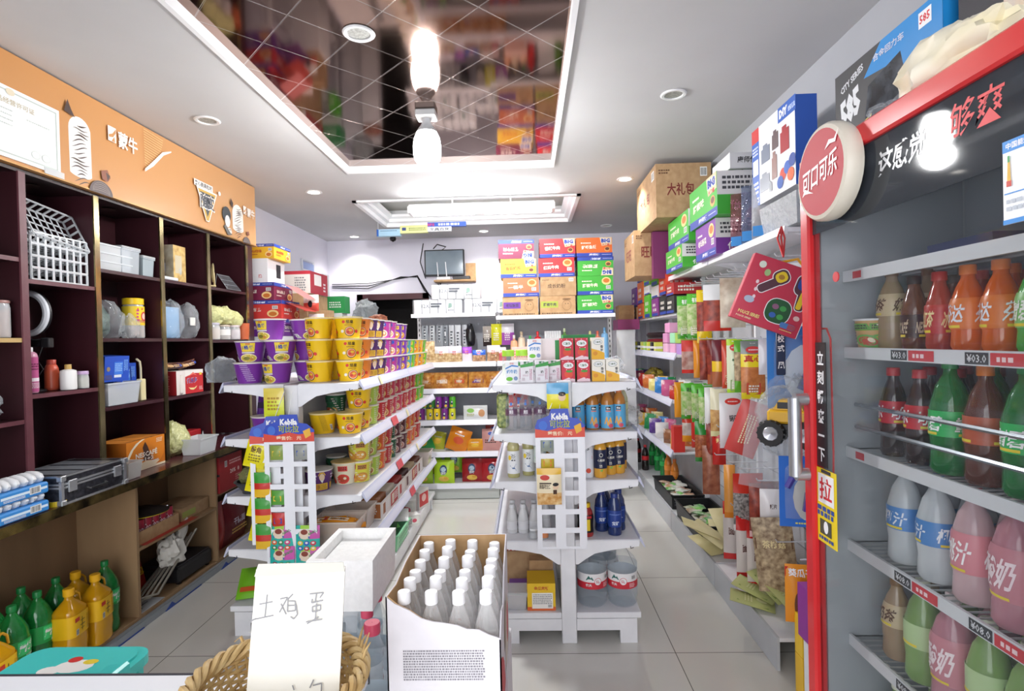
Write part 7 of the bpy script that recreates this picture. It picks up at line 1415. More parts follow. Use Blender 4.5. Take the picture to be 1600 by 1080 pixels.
HB_ = [ # u, row, w, h, bands, label, spec
 (1068, 1, .10, .30, GP2, 'green bag of nuts, far end of the top hooks', ('有机', '#fff', .86, .4, None, '#d9dcd6'), .20), (1084, 1, .10, .30, GP2, 'green bag of nuts, second on the top hooks', ('有机', '#fff', .86, .4, None, '#d9dcd6'), .20), (1098, 1, .09, .34, [(.2, '#e9c81c'), (.8, MEAT), (1, '#e9c81c')], 'yellow and brown jerky bag on the top hooks', None, .16),
 (1118, 1, .15, .27, [(.2, '#c42a24'), (.65, MEAT), (.7, '#c42a24'), (1, '#dfe0e2')], 'clear bag of red dried meat on the top hooks', None, .15), (1142, 1, .13, .27, [(1, noisy('#e6dcc8', '#8a6a50', 9, .3))], 'white and brown patterned soft bag on the top hooks', None, .10),
 (1076, 2, .12, .23, [(.12, '#cf2a24'), (.7, noisy('#c9a9a0', '#8a4a40', 20, .3)), (1, '#c93a34')], 'red and clear toy bag, second hook row', None, .02), (1090, 2, .08, .24, [(1, '#e0912c')], 'orange packet, second hook row', None, .02), (1101, 2, .09, .25, [(1, MEAT)], 'dark red sausage packet, second hook row', None, .01),
 (1112, 2, .08, .27, [(.25, '#a85a34'), (.7, MEAT), (1, '#7a2a24')], 'brown sausage packet with yellow band, second hook row', ('香', '#e9c81c', .6, .4, None, None), .01), (1121, 2, .09, .27, [(.3, '#a8603a'), (.6, '#e6c22a'), (1, '#6a2a34')], 'brown and yellow sausage packet, second hook row', None, .01),
 (1133, 2, .07, .27, [(1, '#cf4a34')], 'slim red striped packet, second hook row', ('辣条', '#f6e0c0', .6, .5, None, '#e9c9a0'), .01), (1143, 2, .08, .31, [(.15, '#a8d82a'), (.85, '#dfe6c8'), (1, '#b4d82c')], 'tall lime edged packet, second hook row', ('笋', '#2a5a2a', .6, .4, '#d9423a', '#8fae6a'), -.01), (1153, 2, .07, .27, [(.2, '#5fae2c'), (.8, DRIED), (1, '#6ab83a')], 'green and tan packet, second hook row', None, .01),
 (1171, 2, .115, .29, [(.1, '#e6cf1c'), (.6, noisy('#b5622a', '#d98a4a', 30, .3)), (.82, '#efd91c'), (1, '#7f8a86')], 'yellow banded sausage pack reading true heart, second hook row', ('真心', '#c42a20', .7, .8, '#cf3a3a', '#c9452f'), .02), (1195, 2, .09, .165, [(1, '#e6e4e6')], 'white pack with black block, second hook row', None, .0),
 (1057, 3, .07, .26, [(1, '#e89a24')], 'orange packet, far end of the third hook row', None, .06), (1073, 3, .115, .25, GP2, 'green snack bag, first of the third hook row', ('花生', '#2a3a2a', .82, .4, None, '#d9dcd6'), .03), (1088, 3, .10, .25, GP2, 'green snack bag, second of the third hook row', ('花生', '#2a3a2a', .82, .4, None, '#d9dcd6'), .02), (1098, 3, .09, .25, GP2, 'green snack bag, third of the third hook row', ('花生', '#2a3a2a', .82, .4, None, '#d9dcd6'), .02),
 (1107, 3, .09, .26, [(1, '#e6e8ea')], 'plain white packet, third hook row', None, -.01), (1118, 3, .10, .29, [(.12, '#e6e0a8'), (.6, noisy('#b5793a', '#e0b878', 30, .4)), (1, '#e9e4c4')], 'cream and brown noodle packet, third hook row', None, -.02), (1138, 3, .14, .30, [(1, '#e9eaed')], 'white snack pack with red oval, third hook row', ('锅巴', '#1a1a20', .55, .35, '#d93a34', None), -.02),
 (1072, 4, .10, .20, [(.2, '#e89a24'), (.7, noisy('#d9d2cc', '#a89a90', 20, .3)), (1, '#c9402c')], 'orange and white bag, fourth hook row', None, .0), (1083, 4, .07, .22, [(1, '#c8342c')], 'red packet, fourth hook row', None, .0), (1094, 4, .11, .26, [(.1, '#2f8a34'), (.72, noisy('#8a3a1e', '#c9794a', 60, .4)), (1, '#2f8a3a')], 'green bag of red peanuts, fourth hook row', None, .0), (1108, 4, .08, .24, [(1, MEAT)], 'dark red spicy packet, fourth hook row', None, -.02), (1117, 4, .075, .25, [(1, '#c02a26')], 'bright red spicy packet, fourth hook row', ('辣', '#f0d08a', .6, .5, None, None), -.04),
 (1104, 5, .10, .3, [(1, noisy('#8a4a34', '#b5775a', 25, .3))], 'brown packets bundled at the far end of the fifth hook row', None, -.14), (1132, 5, .06, .30, [(.15, '#e0862a'), (1, '#e9a04a')], 'slim orange packet, fifth hook row', None, .05), (1160, 5, .155, .30, [(.15, '#e9e4e4'), (.72, noisy('#55524f', '#b9b5b0', 80, .4)), (1, '#cf3a2c')], 'large packet of dried laver with red top', None, .03), (1178, 5, .10, .26, [(.12, '#e9b9b9'), (1, MEAT)], 'maroon packet beside the large dried laver packet', None, .01), (1197, 5, .11, .19, [(.2, '#cf2a28'), (1, '#eae6e6')], 'white packet with red foot and dark writing, fifth hook row', ('辣片', '#4a2a24', .6, .3, None, None), .01),
 (1133, 6, .085, .33, [(.14, '#cf2f2c'), (.82, '#d9cfca'), (1, '#cf2f2c')], 'red and white noodle packet, first of three', ('面', '#5a2a24', .5, .4, None, None), .02), (1152, 6, .08, .33, [(.14, '#cf2f2c'), (.82, '#d9cfca'), (1, '#cf2f2c')], 'red and white noodle packet, second of three', ('面', '#5a2a24', .5, .4, None, None), .01), (1170, 6, .09, .33, [(.14, '#cf2f2c'), (.82, '#d9cfca'), (1, '#cf2f2c')], 'red and white noodle packet, third of three', ('面', '#5a2a24', .5, .4, None, None), .01), (1187, 6, .08, .30, [(.2, '#c9b9b4'), (1, MEAT)], 'maroon packet beside the three noodle packets', None, .0)]
for i, (u, row, w, h, bands, nm, spec, dz) in enumerate(HB_):
    x = 1.10+.015*(i % 3); y = yat(u, x)
    put('hb%d' % i, pack('snack_bag', w, h, .035, bands, mkdeco(w, h, spec or ('', '#222', .5, .5, None, None)), .012, i, nu=7, nv=9), (x, y, HR[row]-h-.005-dz*.3), nm, 'snack bags hanging on the right wall hooks', random.uniform(-.25, .1))
    if i in (0, 1, 8, 12, 16, 17, 24, 30, 32): # second packet behind on the same hook
        put('hb%d' % i, None, (x+.07, y+.03, HR[row]-h-.005-dz*.3), 'packet behind the '+nm.split(',')[0], 'snack bags hanging on the right wall hooks', -.1)
mb = MB(); fr = pillow(mb, .15, .29, .03, col('#c93a34', .3), .01, seed=3); mb.ln(fr, -.03, .06, .03, .22, 4, col('#f0d9b0'), 3, .5, True); o = tag(mb.build('red_snack_bag'), 'red and gold snack bag hanging crooked beside the clear toy bag', 'bag'); o.location = (1.09, 2.92, .82); o.rotation_euler = (0, .35, -.3)
mb = MB(); fr = pillow(mb, .17, .34, .05, [DRIED][0], .01, seed=5); mb.rc(fr, -.08, .2, .08, .25, '#6a4a30'); mb.tx(fr, '茶树菇', 0, .225, .1, .035, '#e0cf9a', .02); o = tag(mb.build('dried_mushroom_bag'), 'large clear bag of dried tea tree mushrooms with brown label', 'bag'); o.location = (1.12, 2.53, .27); o.rotation_euler = (0, -.1, -.35)
mb = MB(); fr = pillow(mb, .14, .23, .04, col('#e9931c', .3), .01, seed=6); mb.rc(fr, -.07, .18, .07, .22, '#d83a24'); mb.tx(fr, '葵瓜子10', 0, .2, .12, .03, WHITE, .03); mb.rc(fr, .012, .03, .05, .15, '#1a1418'); [mb.tx(fr, ch, .031, .132-.03*k, .026, .024, WHITE, .04) for k, ch in enumerate('焦糖瓜子')]; mb.el(fr, -.02, .1, .014, .05, col('#4a2a1a')); mb.el(fr, -.03, .08, .012, .045, col('#6a3a20')); o = tag(mb.build('orange_snack_bag'), 'orange caramel sunflower seed bag hanging lowest near the fridge', 'bag'); o.location = (1.06, 2.18, .31); o.rotation_euler.z = -.2
MB().tube([(XR-.02, 2.2, .56), (1.05, 2.19, .555)], .0032, HK, 5).build('hook', r); MB().bx(XR-.045, XR-.012, 2.17, 2.19, 0, 1.9, SHELF).build('upright', r)
# toys near the fridge
def blister(w, h, c1, c2, item):
    def mk():
        r_ = empty('toy_blister_pack'); r_['category'] = 'toy'; mb = MB().bx(-w/2, w/2, -.002, .002, 0, h, col(c1, .4)); fr = front(-.002)
        mb.el(fr, w*.12, h*.42, w*.36, h*.36, col(c2, .4)); mb.rc(fr, -w/2, 0, w/2, h*.1, c1); mb.ln(fr, -w*.2, h*.03, w*.3, h*.07, 1, col('#e9e06a')); mb.build('card', r_)
        mb = MB(); item(mb); mb.build('toy', r_); mb = MB(); pillow(mb, w*.8, h*.8, .07, clear('#eef2f6', .16, .4), .005, z0=h*.1); mb.build('clear_bubble', r_); return r_
    return mk
put('bl1', blister(.24, .34, '#2f7fd0', '#dfeaf6', lambda mb: (mb.rb(-.09, -.055, -.03, -.02, .14, .32, col('#1d2a4a', .4), .003), mb.tx(front(-.031), '校', -.072, .29, .026, .03, WHITE, .03), mb.tx(front(-.031), '式', -.072, .25, .026, .03, WHITE, .03), mb.tx(front(-.031), '风', -.072, .18, .026, .03, WHITE, .03), mb.tube([(.02, -.02, .3), (.05, -.02, .2), (.0, -.02, .08)], .014, col('#27418f', .3)), mb.tube([(.05, -.02, .24), (.09, -.02, .12)], .01, col('#7fa8d8', .3)))), (1.12, 2.32, 1.135), 'blue and clear toy pack hanging beside the fridge door, above the toy truck', rz=-.2)
put('bl2', blister(.19, .28, '#2a6fd0', '#d9d6cc', lambda mb: (mb.tube([(.02, -.025, .24), (.01, -.03, .14)], .014, col('#5f6a78', .2, .5)), mb.tube([(.01, -.03, .14), (.0, -.03, .07)], .02, col('#4a2f8a', .3)), mb.tube([(-.05, -.02, .2), (-.07, -.02, .16)], .012, col('#4a3f9a', .3)))), (1.08, 2.20, .68), 'blue card toy pack with purple handled piece, low beside the fridge door', rz=-.2)
def truck():
    r_ = empty('toy_truck'); r_['category'] = 'toy'
    MB().rb(-.07, .06, -.045, .045, .08, .13, col('#e2b02a', .35), .008).prism([(-.05, .13), (.05, .13), (.035, .165), (-.03, .165)], 'y', -.04, .04, col('#e2b02a', .35)).bx(-.035, .03, -.0415, .0415, .135, .158, BLACK).build('cab', r_)
    MB().rb(-.10, .08, -.035, .035, .055, .08, col('#2a2a2e', .4), .004).build('chassis', r_)
    for x in (-.055, .055):
        for s in (-1, 1):
            mb = MB(); mb.M = Matrix.Translation((x, s*.05, .045)) @ Matrix.Rotation(PI/2, 4, 'X'); mb.lathe([(.02, -.018), (.043, -.018), (.047, -.01), (.047, .01), (.043, .018), (.02, .018)], col('#1a1a1c', .6), 22)
            for k in range(16): a = 2*PI*k/16; mb.bx(.045*math.cos(a)-.003, .045*math.cos(a)+.003, .045*math.sin(a)-.003, .045*math.sin(a)+.003, -.016, .016, BLACK)
            mb.lathe([(.001, -.012), (.012, -.016), (.024, -.02), (.026, -.018)], col('#b9bcc2', .25, .7), 10); mb.lathe([(.001, .012), (.012, .016), (.024, .02), (.026, .018)], col('#b9bcc2', .25, .7), 10); mb.build('wheel', r_)
    return r_
put('truck', truck, (1.045, 2.24, 1.0), 'yellow toy truck with fat black wheels inside a clear bag', rz=-.6, s=1.1)
mb = MB(); blob(mb, .25, .16, .30, clear('#f0f2f4', .16, .35), 15, .2, 26, 16); blob(mb, .25, .16, .30, clear('#f0f2f4', .1, .3), 16, .3, 26, 16); o = tag(mb.build('clear_toy_bag'), 'large clear bag around the yellow toy truck', 'bag'); o.location = (1.08, 2.30, .95)
mb = MB(); pillow(mb, .2, .42, .09, clear('#eef0f2', .2, .4), .01, seed=12); o = tag(mb.build('clear_bag'), 'long clear plastic bag hanging left of the toy truck', 'bag'); o.location = (1.08, 2.62, .72); o.rotation_euler = (0, .15, -.3)
r_ = tag(empty('toy_gift_box', (.99, 2.24, 1.60)), 'red toy gift box with cut out windows hanging tilted from a ribbon', 'toy box'); r_.rotation_euler = (.05, .38, -.12)
mb = MB(); w, h = .265, .27; mb.rb(-w/2, w/2, -.022, .022, -h/2, h/2, col('#c2334c', .4), .002); fr = front(-.022)
mb.bx(w/2, w/2+.002, -.021, .021, -h/2, h/2, WHITE); RR = lambda cx, cz, ww, hh, m, rot=0, e=4: mb.pol(fr, [(cx+x*math.cos(rot)-y*math.sin(rot), cz+x*math.sin(rot)+y*math.cos(rot)) for x, y in rr(ww, hh, min(ww, hh)*.4)], m)
for c_, g in ((WHITE, .006), (col('#5a3a44', .2), 0)):
    RR(-.035, .035, .10+g, .032+g, c_, .75); RR(-.005, .075, .06+g, .055+g, c_, .75); RR(.085, .07, .06+g, .08+g, c_, .0); RR(.095, .015, .032+g, .09+g, c_, .1); RR(.03, -.055, .095+g, .095+g, c_ if g else col('#2f5a3a', .15))
RR(-.005, .075, .045, .04, col('#e6c62a', .3), .75); mb.el(fr, -.005, .075, .012, .01, col('#a87a2a')); RR(.085, .075, .045, .05, col('#2a4a9a', .3)); RR(.095, .01, .02, .07, col('#e6c62a', .3)); [mb.el(fr, .015+.03*(k % 2), -.075+.035*(k//2), .013, .011, col(['#2f5fb0', '#3f9a4a', '#8a5a7a', '#3f9a4a'][k])) for k in range(4)]
for k in range(3): mb.el(fr, -.085+.004*k, .03-.03*k, .006, .008, col('#e9cfd4'))
mb.el(fr, -.09, .1, .014, .014, col('#d9e0d0')); mb.el(fr, -.062, .075, .012, .014, col('#9ab87a')); mb.el(fr, -.09, -.045, .02, .014, col('#a9b4c9')); mb.tx(fr, 'POLICE SERIES', -.07, -.10, .085, .014, '#e9e08a', .02); mb.tx(fr, 'POLICE SERIES', -.085, -.118, .06, .007, '#f3e9c0', .01); RR(.085, -.10, .06, .022, col('#4a78b8')); mb.rc(fr, .085, -.11, .115, -.09, '#a84a5a'); mb.ln(fr, .06, -.122, .11, -.116, 1, col('#e9e08a')); mb.el(fr, .105, -.06, .012, .01, col('#e3c0bc')); mb.build('box', r_)
mb = MB().tube([(-.02, 0, h/2), (.03, 0, h/2+.03), (.08, 0, h/2)], .006, col('#e6a62a', .4)); mb.build('handle', r_)
mb = MB(); [mb.tube([(1.03, 2.24, 1.755), (1.05+.015*k, 2.30, 1.84), (1.085, 2.372, 1.90)], .004, col('#cf2a2c', .4)) for k in (-1, 0, 1)]; tag(mb.build('red_ribbon'), 'red ribbon tying the toy gift box to the top shelf', 'ribbon')
# trays on the base
def crate(w, d, h):
    def mk():
        mb = MB(); K = col('#16171b', .4); openbox(mb, w, d, h, .004, K, .94, .008)
        f = plane((-w/2+.004, 0, 0), (0, -1, 0), (0, 0, 1), (-1, 0, 0)); g = front(-d/2+.004); LT = col('#55585f', .5)
        for j in range(3):
            for i in range(int(d/.028)): mb.rc(f, -d/2+.03+.026*i, h*.3+.02*j, -d/2+.04+.026*i, h*.3+.008+.02*j, LT)
            for i in range(int(w/.026)): mb.rc(g, -w/2+.02+.024*i, h*.3+.02*j, -w/2+.03+.024*i, h*.3+.008+.02*j, LT)
        o = mb.build('black_crate'); o['category'] = 'crate'; return o
    return mk
put('crt', crate(.235, .6, .11), (1.165, 4.44, .143), 'black plastic crate of wrapped buns on the base shelf, farther one'); put('crt', None, (1.165, 3.72, .143), 'black plastic crate of green wrapped snacks on the base shelf, nearer one', s=(1.04, 1, 1.1))
def _flat(c):
    mb = MB(); mb.M = Matrix.Rotation(-PI/2, 4, 'X') @ Matrix.Translation((0, 0, -.035)); pillow(mb, .10, .07, .03, noisy(c, '#e9e6dc', 22, .25), .006, 5, 5); mb.M = None; o = mb.build('wrapped_snack'); o['category'] = 'packet'; return o
CNM = {'#c9885a': 'tan', '#e6e9e2': 'white', '#5ab83a': 'green', '#b5623a': 'brown', '#cfd3cc': 'silver', '#3fae3a': 'leaf green', '#e6e4d8': 'cream', '#b59a74': 'beige', '#6ac83a': 'lime', '#8a9a6a': 'olive'}
for k, (cy, pal) in enumerate(((4.42, ['#c9885a', '#e6e9e2', '#5ab83a', '#b5623a', '#cfd3cc']), (3.72, ['#3fae3a', '#e6e4d8', '#b59a74', '#6ac83a', '#8a9a6a']))):
    R = random.Random(k+5)
    for i in range(36):
        c = pal[i % 5]; put('pc'+c, (lambda c=c: _flat(c)), (1.165+R.uniform(-.06, .06), cy-.24+.48*(i % 18)/17, .185+.028*(i//18)+R.uniform(0, .01)), 'small %s wrapped snack lying in the %s black crate, %s layer' % (CNM[c], ['farther', 'nearer'][k], ['lower', 'upper'][i//18]), 'wrapped %s snacks in the %s crate, %s layer' % (CNM[c], ['farther', 'nearer'][k], ['lower', 'upper'][i//18]), R.uniform(0, 3), R.uniform(-.3, .3))
for i, (x, y, z, rz, rx) in enumerate(((1.12, 3.28, .15, .4, -1.35), (1.16, 3.33, .19, -.2, -1.2), (1.13, 3.24, .215, .9, -1.1), (1.2, 3.3, .24, .1, -1.0), (1.11, 3.31, .25, 1.4, -1.2))):
    put('crm', pack('cream_packet', .16, .22, .035, [(1, noisy('#d9cf9a', '#e6deb4', 8, .45))], None, .012), (x, y, z), 'cream yellow packet, %s of the pile at the joint of the base shelves' % od(i, 5, 'lowest', 'topmost'), 'cream yellow packets', rz, rx)
put('seed', pack('seed_packet', .17, .12, .03, [(1, noisy('#b5a06a', '#e6dcb8', 50, .3))], lambda mb, fr: mb.rc(fr, -.09, .0, -.06, .11, '#7a8a6a'), .01), (1.20, 2.86, .165), 'clear packet of pale seeds lying on the near base shelf', rz=-.2, rx=-1.4)
def tea_p(mb, fr): mb.pol(fr, [(-.06, .03), (.06, .03), (.05, .15), (-.05, .17)], col('#8aa04a', .5)); mb.el(fr, 0, .06, .025, .025, col('#dfe0a8')); mb.ln(fr, -.04, .1, .04, .14, 3, col('#dfe0a8'))
for i, (x, y, z, rz, rx) in enumerate(((1.17, 2.68, .16, .9, -1.3), (1.19, 2.60, .19, .5, -1.1), (1.20, 2.46, .20, .6, -1.0), (1.14, 2.63, .15, 1.2, -1.4))): put('teap', pack('green_seed_packet', .14, .2, .02, [(1, '#c9cf8a')], tea_p, .008), (x, y, z), 'green and cream printed packet, %s on the near base shelf' % ['farthest', 'second', 'nearest the fridge', 'outermost flat one'][i], 'green and cream packets', rz, rx)
for x0, x1, y0, y1, z0, z1, c, nm in ((1.005, 1.18, 2.02, 2.12, .30, .50, '#8a2f8f', 'purple box standing by the fridge foot on the stacked cartons'), (1.02, 1.2, 2.12, 2.18, .002, .20, '#e9bb2a', 'lower yellow box beside the rack end'), (1.02, 1.2, 2.12, 2.18, .203, .36, '#e9c02c', 'upper yellow box beside the rack end'), (1.02, 1.2, 2.0, 2.11, .002, .298, '#dfe2e8', 'white and navy box against the fridge side')):
    mb = MB().bx(x0, x1, y0, y1, z0, z1, col(c, .45)); f = front(y0, 0, 0); mb.ln(f, x0+.02, z0+.03, x1-.02, z1-.05, 4, col('#5a6ab0' if c == '#dfe2e8' else '#f6eec9')); 
    if c == '#dfe2e8': mb.rc(f, x0, z0, x1, z0+.1, '#1f2f7a')
    tag(mb.build('stacked_box'), nm, 'box')
# far shelves
COLS = ['#cf3a34', '#e9b93a', '#3f8ad0', '#e6e4e4', '#d9793a', '#2f9a5a', '#c85a8a', '#8a5a3a', '#efe08a', '#5a3a8a']
CN2 = dict(zip(COLS, ['red', 'amber', 'blue', 'white', 'orange', 'green', 'pink', 'brown', 'pale yellow', 'violet']))
def smallbag(c): return pack('small_snack_bag', .11, .13, .05, [(1, noisy(c, '#efe9e0', 14, .3, lo=.5, hi=.62))], None, .01)
for j, (z, nm) in enumerate(((.965, 'upper'), (.585, 'lower'))):
    R = random.Random(j+2)
    for i in range(16):
        c = COLS[(i*3+j) % 10]; put('sb'+c, smallbag(c), (1.115+.10*(i % 2), 4.2+.12*i, z), '%s small snack bag, %s from the near end of the %s far shelf' % (CN2[c], od(i), nm), 'small snack bags on the %s far shelf' % nm, R.uniform(-.9, .1), R.uniform(-.2, .1), s=(1, 1, R.uniform(.8, 1.15)))
put('rtin', lambda: tag(MB().bx(-.04, .04, -.04, .04, 0, .19, col('#cf3028', .4)).build('red_can_box'), cat='box'), (1.10, 4.13, .585), 'tall red patterned box at the near end of the lower far shelf')
mb = MB(); blob(mb, .16, .34, .18, noisy('#b5a23a', '#2a2418', 30, .3), 33, .25); o = tag(mb.build('netted_bundle'), 'yellow and black netted bundle on the upper far shelf', 'bundle'); o.location = (1.2, 5.3, .966)
mb = MB(); blob(mb, .2, .3, .16, CRK, 34, .35); o = tag(mb.build('clear_film'), 'crumpled clear film over the corner of the middle gondola', 'film'); o.location = (.50, 2.78, 1.015); o.scale = (.6, .6, .5)
mb = MB(); blob(mb, .2, .3, .16, CRK, 35, .35); o = tag(mb.build('clear_film'), 'crumpled clear film at the far right corner of the middle gondola top', 'film'); o.location = (.50, 3.3, 1.25); o.scale = (.6, .6, .5)
for i in range(11): c = ['#d9df5a', '#2a2a2e', '#e6e64a', '#9fce5a'][i % 4]; put('lb'+c, lambda c=c: tag(MB().bx(-.03, .03, -.03, .03, 0, .085, col(c, .4)).bx(-.0305, .0305, -.0305, .0305, .03, .05, WHITE).build('small_box'), cat='box'), (1.09, 4.65+.14*i, 1.312), '%s small box, %s in the row on the far middle shelf' % ({'#d9df5a': 'lemon', '#2a2a2e': 'black', '#e6e64a': 'yellow', '#9fce5a': 'pale green'}[c], od(i)), 'small boxes on the far middle shelf')
for i, (y, z, c, nm) in enumerate(((4.02, 0, '#b58ad0', 'lilac'), (4.2, 0, '#e6a9cf', 'pink lower'), (4.42, 0, '#eab9d6', 'pink lower second'), (4.2, .08, '#9fe0b4', 'mint'), (4.42, .08, '#e09ac8', 'pink upper'), (4.35, .16, '#e9a3cf', 'pink topmost'), (4.05, .08, '#a3c85a', 'leaf green'))): tag(MB().rb(1.09, 1.27, y-.07, y+.07, 1.313+z, 1.39+z, col(c, .35), .004).build('soap_box'), '%s soap box in the pile on the far middle shelf' % nm, 'box', 'soap boxes')
for i in range(3): mb = MB(); mb.lathe([(.001, 0), (.09, .0), (.11, .03), (.09, .05), (.001, .055)], [col(['#5a1f2a', '#8a2a34', '#3a2a30'][i], .3)]*4, 20); o = tag(mb.build('wrapped_pan'), 'dark red round wrapped item, %s of the stack on the far middle shelf' % ['lowest', 'middle', 'topmost'][i], 'pan', 'round wrapped items'); o.location = (1.22, 5.2, 1.313+.06*i)
SODA = [(.03, 0), (.034, .01), (.032, .06), (.034, .1), (.034, .15), (.026, .19), (.014, .215), (.013, .225)]
for i, (u, kind) in enumerate(((978, 'c'), (986, 'c'), (992, 'c'), (1003, 'c'), (1014, 'g'), (1022, 'g'), (1031, 'g'), (1038, 'o'), (1048, 'o'))):
    body, cp, lb = {'c': (film('#1a0d0c', .85, .05), '#c8242c', '#c8242c'), 'g': (film('#1d9a44', .75, .05), '#1a7a3a', '#2fb45a'), 'o': (film('#d9802a', .85, .05), '#d9702a', '#e08a3a')}[kind]
    x_ = 1.12 if kind == 'c' else 1.235; y = yat(u, x_); put('sd'+kind, bottle('soda_bottle', SODA, (.10, .14, lb), (.015, .018, cp), body), (x_, y, .143), '%s soda bottle on the far base shelf, %s of its row' % ({'c': 'dark cola', 'g': 'green', 'o': 'orange'}[kind], od(i, 9, 'farthest', 'nearest')), 'soda bottles on the far base shelf')
# boxes on the upper far shelf z 1.62
BX_ = [(5.6, 0, '#b58a60', .14), (5.6, .12, '#6a2f8a', .2), (5.3, 0, '#e06a34', .14), (5.3, .145, '#dd6a2c', .2), (5.3, .35, '#7a2f8a', .16), (5.0, 0, '#5ab82c', .2), (5.0, .205, '#e6e4e6', .08), (5.0, .29, '#8ad02c', .2), (4.7, 0, '#8a3a8a', .15), (4.7, .155, '#e6e6e8', .1), (4.7, .26, '#6ab82c', .2), (4.42, 0, '#1f1d22', .15), (4.42, .155, '#d9482c', .16), (4.2, 0, '#2a262a', .13), (4.2, .135, '#a8262c', .09)]
for i, (y, dz, c, h) in enumerate(BX_):
    mb = MB(); f, l, r_2, t = cuboid(mb, .2, .24, h-.004, c); [mb.ln(q, -.07, h*.2, .05, h*.75, 2, col('#e9e4dc'), i) for q in (f, l)]; mb.rc(l, -.1, 0, .1, h*.15, '#2a43a0'); o = tag(mb.build('snack_carton'), '%s snack box, upper far shelf, %s column from far end, level %s' % ({'#b58a60': 'kraft', '#6a2f8a': 'purple', '#e06a34': 'orange', '#dd6a2c': 'orange', '#7a2f8a': 'purple', '#5ab82c': 'green', '#e6e4e6': 'white', '#8ad02c': 'lime', '#8a3a8a': 'violet', '#e6e6e8': 'white', '#6ab82c': 'green', '#1f1d22': 'black', '#d9482c': 'red', '#2a262a': 'black', '#a8262c': 'dark red'}[c], od({5.6: 0, 5.3: 1, 5.0: 2, 4.7: 3, 4.42: 4, 4.2: 5}[y]), ['one', 'two', 'three'][[q for q in BX_ if q[0] == y].index((y, dz, c, h))]), 'box', 'snack boxes on the upper far shelf'); o.location = (1.18, y, 1.621+dz)
tag(MB().bx(.90, 1.05, 5.45, 5.65, 1.621, 1.76, KRAFT).build('kraft_box'), 'small kraft box jutting out at the end of the rear rack', 'box'); tag(MB().bx(.88, 1.09, 5.4, 5.7, 1.52, 1.62, col('#a03f78', .5)).build('magenta_box'), 'magenta box below the small kraft box', 'box'); tag(MB().bx(.86, 1.04, 5.38, 5.72, 0.001, 1.518, SHELF).build('side_cabinet'), 'plain white side cabinet at the end of the rear rack', 'cabinet')
# boxes on the top shelf
def tb(key, mk, x, y, z, la, rz=-PI/2, **k): return put(key, mk, (x, y, z), la, 'cartons on the right top shelf', rz, **k)
for i, (y, z, c, big, nm) in enumerate(((5.0, 2.25, '#3fa83a', 1, 'green carton, upper, partly behind the kraft cartons'), (5.35, 2.16, '#cf3a34', 0, 'red carton, upper of the far stack'), (5.35, 2.30, '#3fa83a', 0, 'green carton, topmost of the far stack'))): tb('tf%d' % i, carton(c, .34, .22, .14, big), 1.19, y, z, nm)
tag(MB().bx(1.08, 1.3, 5.2, 5.52, 2.13, 2.158, KRAFT2).bx(1.08, 1.3, 4.86, 5.17, 2.085, 2.248, KRAFT2).build('kraft_spacer'), 'kraft carton between the small boxes and the upper far cartons', 'carton')
tb('k2', carton('#b48f66', .44, .27, .36, 0, 0, 2, ttl='旺旺', tc='r', name='kraft_carton'), .995, 4.62, 1.93, 'medium kraft carton with red print, lower one')
tb('k1', carton('#b48f66', .66, .38, .37, 0, 0, 2, ttl='大礼包', tc='r', name='kraft_carton'), 1.10, 4.18, 2.27, 'largest kraft carton, touching the ceiling', rx=0)
tag(MB().bx(.99, 1.30, 4.33, 4.385, 1.901, 2.265, col('#7a2f62', .5)).build('purple_slim_carton'), 'slim purple carton standing between kraft and green cartons', 'carton')
tag(MB().bx(1.13, 1.285, 4.39, 4.9, 1.76, 1.925, KRAFT2).build('kraft_carton'), 'kraft carton under the medium kraft carton', 'carton')
tb('t1', carton('#4ab03a', .42, .27, .155, 0, ttl='藤椒牛肉', white_side=True), 1.165, 3.88, 1.901, 'green noodle carton, lower one at the far end of the top shelf'); tb('t2', carton('#43b03a', .5, .28, .20, 0, ttl='藤椒牛肉', white_side=True), 1.18, 3.80, 2.058, 'green noodle carton, upper one at the far end of the top shelf')
tb('t3', carton('#7a3a9a', .36, .26, .20, 0, ttl='老坛酸菜', white_side=True), 1.19, 3.29, 1.901, 'purple noodle carton on the top shelf'); tb('t4', carton('#41ae3a', .50, .28, .235, 1, ttl='藤椒味', white_side=True), 1.185, 3.28, 2.104, 'green carton marked BIG on the purple carton')
mb = MB(); f, l, r_2, t = cuboid(mb, .22, .28, .085, '#dcdcde'); mb.tx(f, '康师傅', -.02, .045, .1, .035, '#2a2a2e', .03); mb.bar(f, .05, .02, .09, .06); o = tag(mb.build('white_carton'), 'flat white carton with black writing on the green carton', 'carton'); o.location = (1.22, 3.15, 2.345)
for i, (y, c) in enumerate(((2.93, '#7a3a4a'), (2.78, '#5a6a8a'), (2.65, '#b9bcc0'))):
    mb = MB(); pillow(mb, .2, .3, .10, film(c, .45, .08, 12), .01, seed=i+20); fr = front(-.05); mb.rc(fr, -.09, .0, .0, .05, '#3a8ad0'); mb.el(fr, .03, .15, .05, .06, film('#c8404a', .5, .1)) if i < 2 else None; o = tag(mb.build('toy_bag'), 'glossy clear toy bag standing on the top shelf, %s from the green cartons' % od(i), 'toy', 'clear toy bags on the top shelf'); o.location = (1.18, y, 1.905); o.rotation_euler = (-.12, 0, -.5)
tag(openbox(MB(), .2, .36, .13, .003, film('#dfe2e6', .4, .1, 40), .9).build('clear_tray'), 'clear crinkled plastic tray below the upright toy box', 'tray').location = (1.21, 2.47, 1.905)
mb = MB(); f, l, r_2, t = cuboid(mb, .42, .09, .40, '#e9eaee', '#2a56b0', '#2a56b0'); BL = col('#2f5fb8', .4)
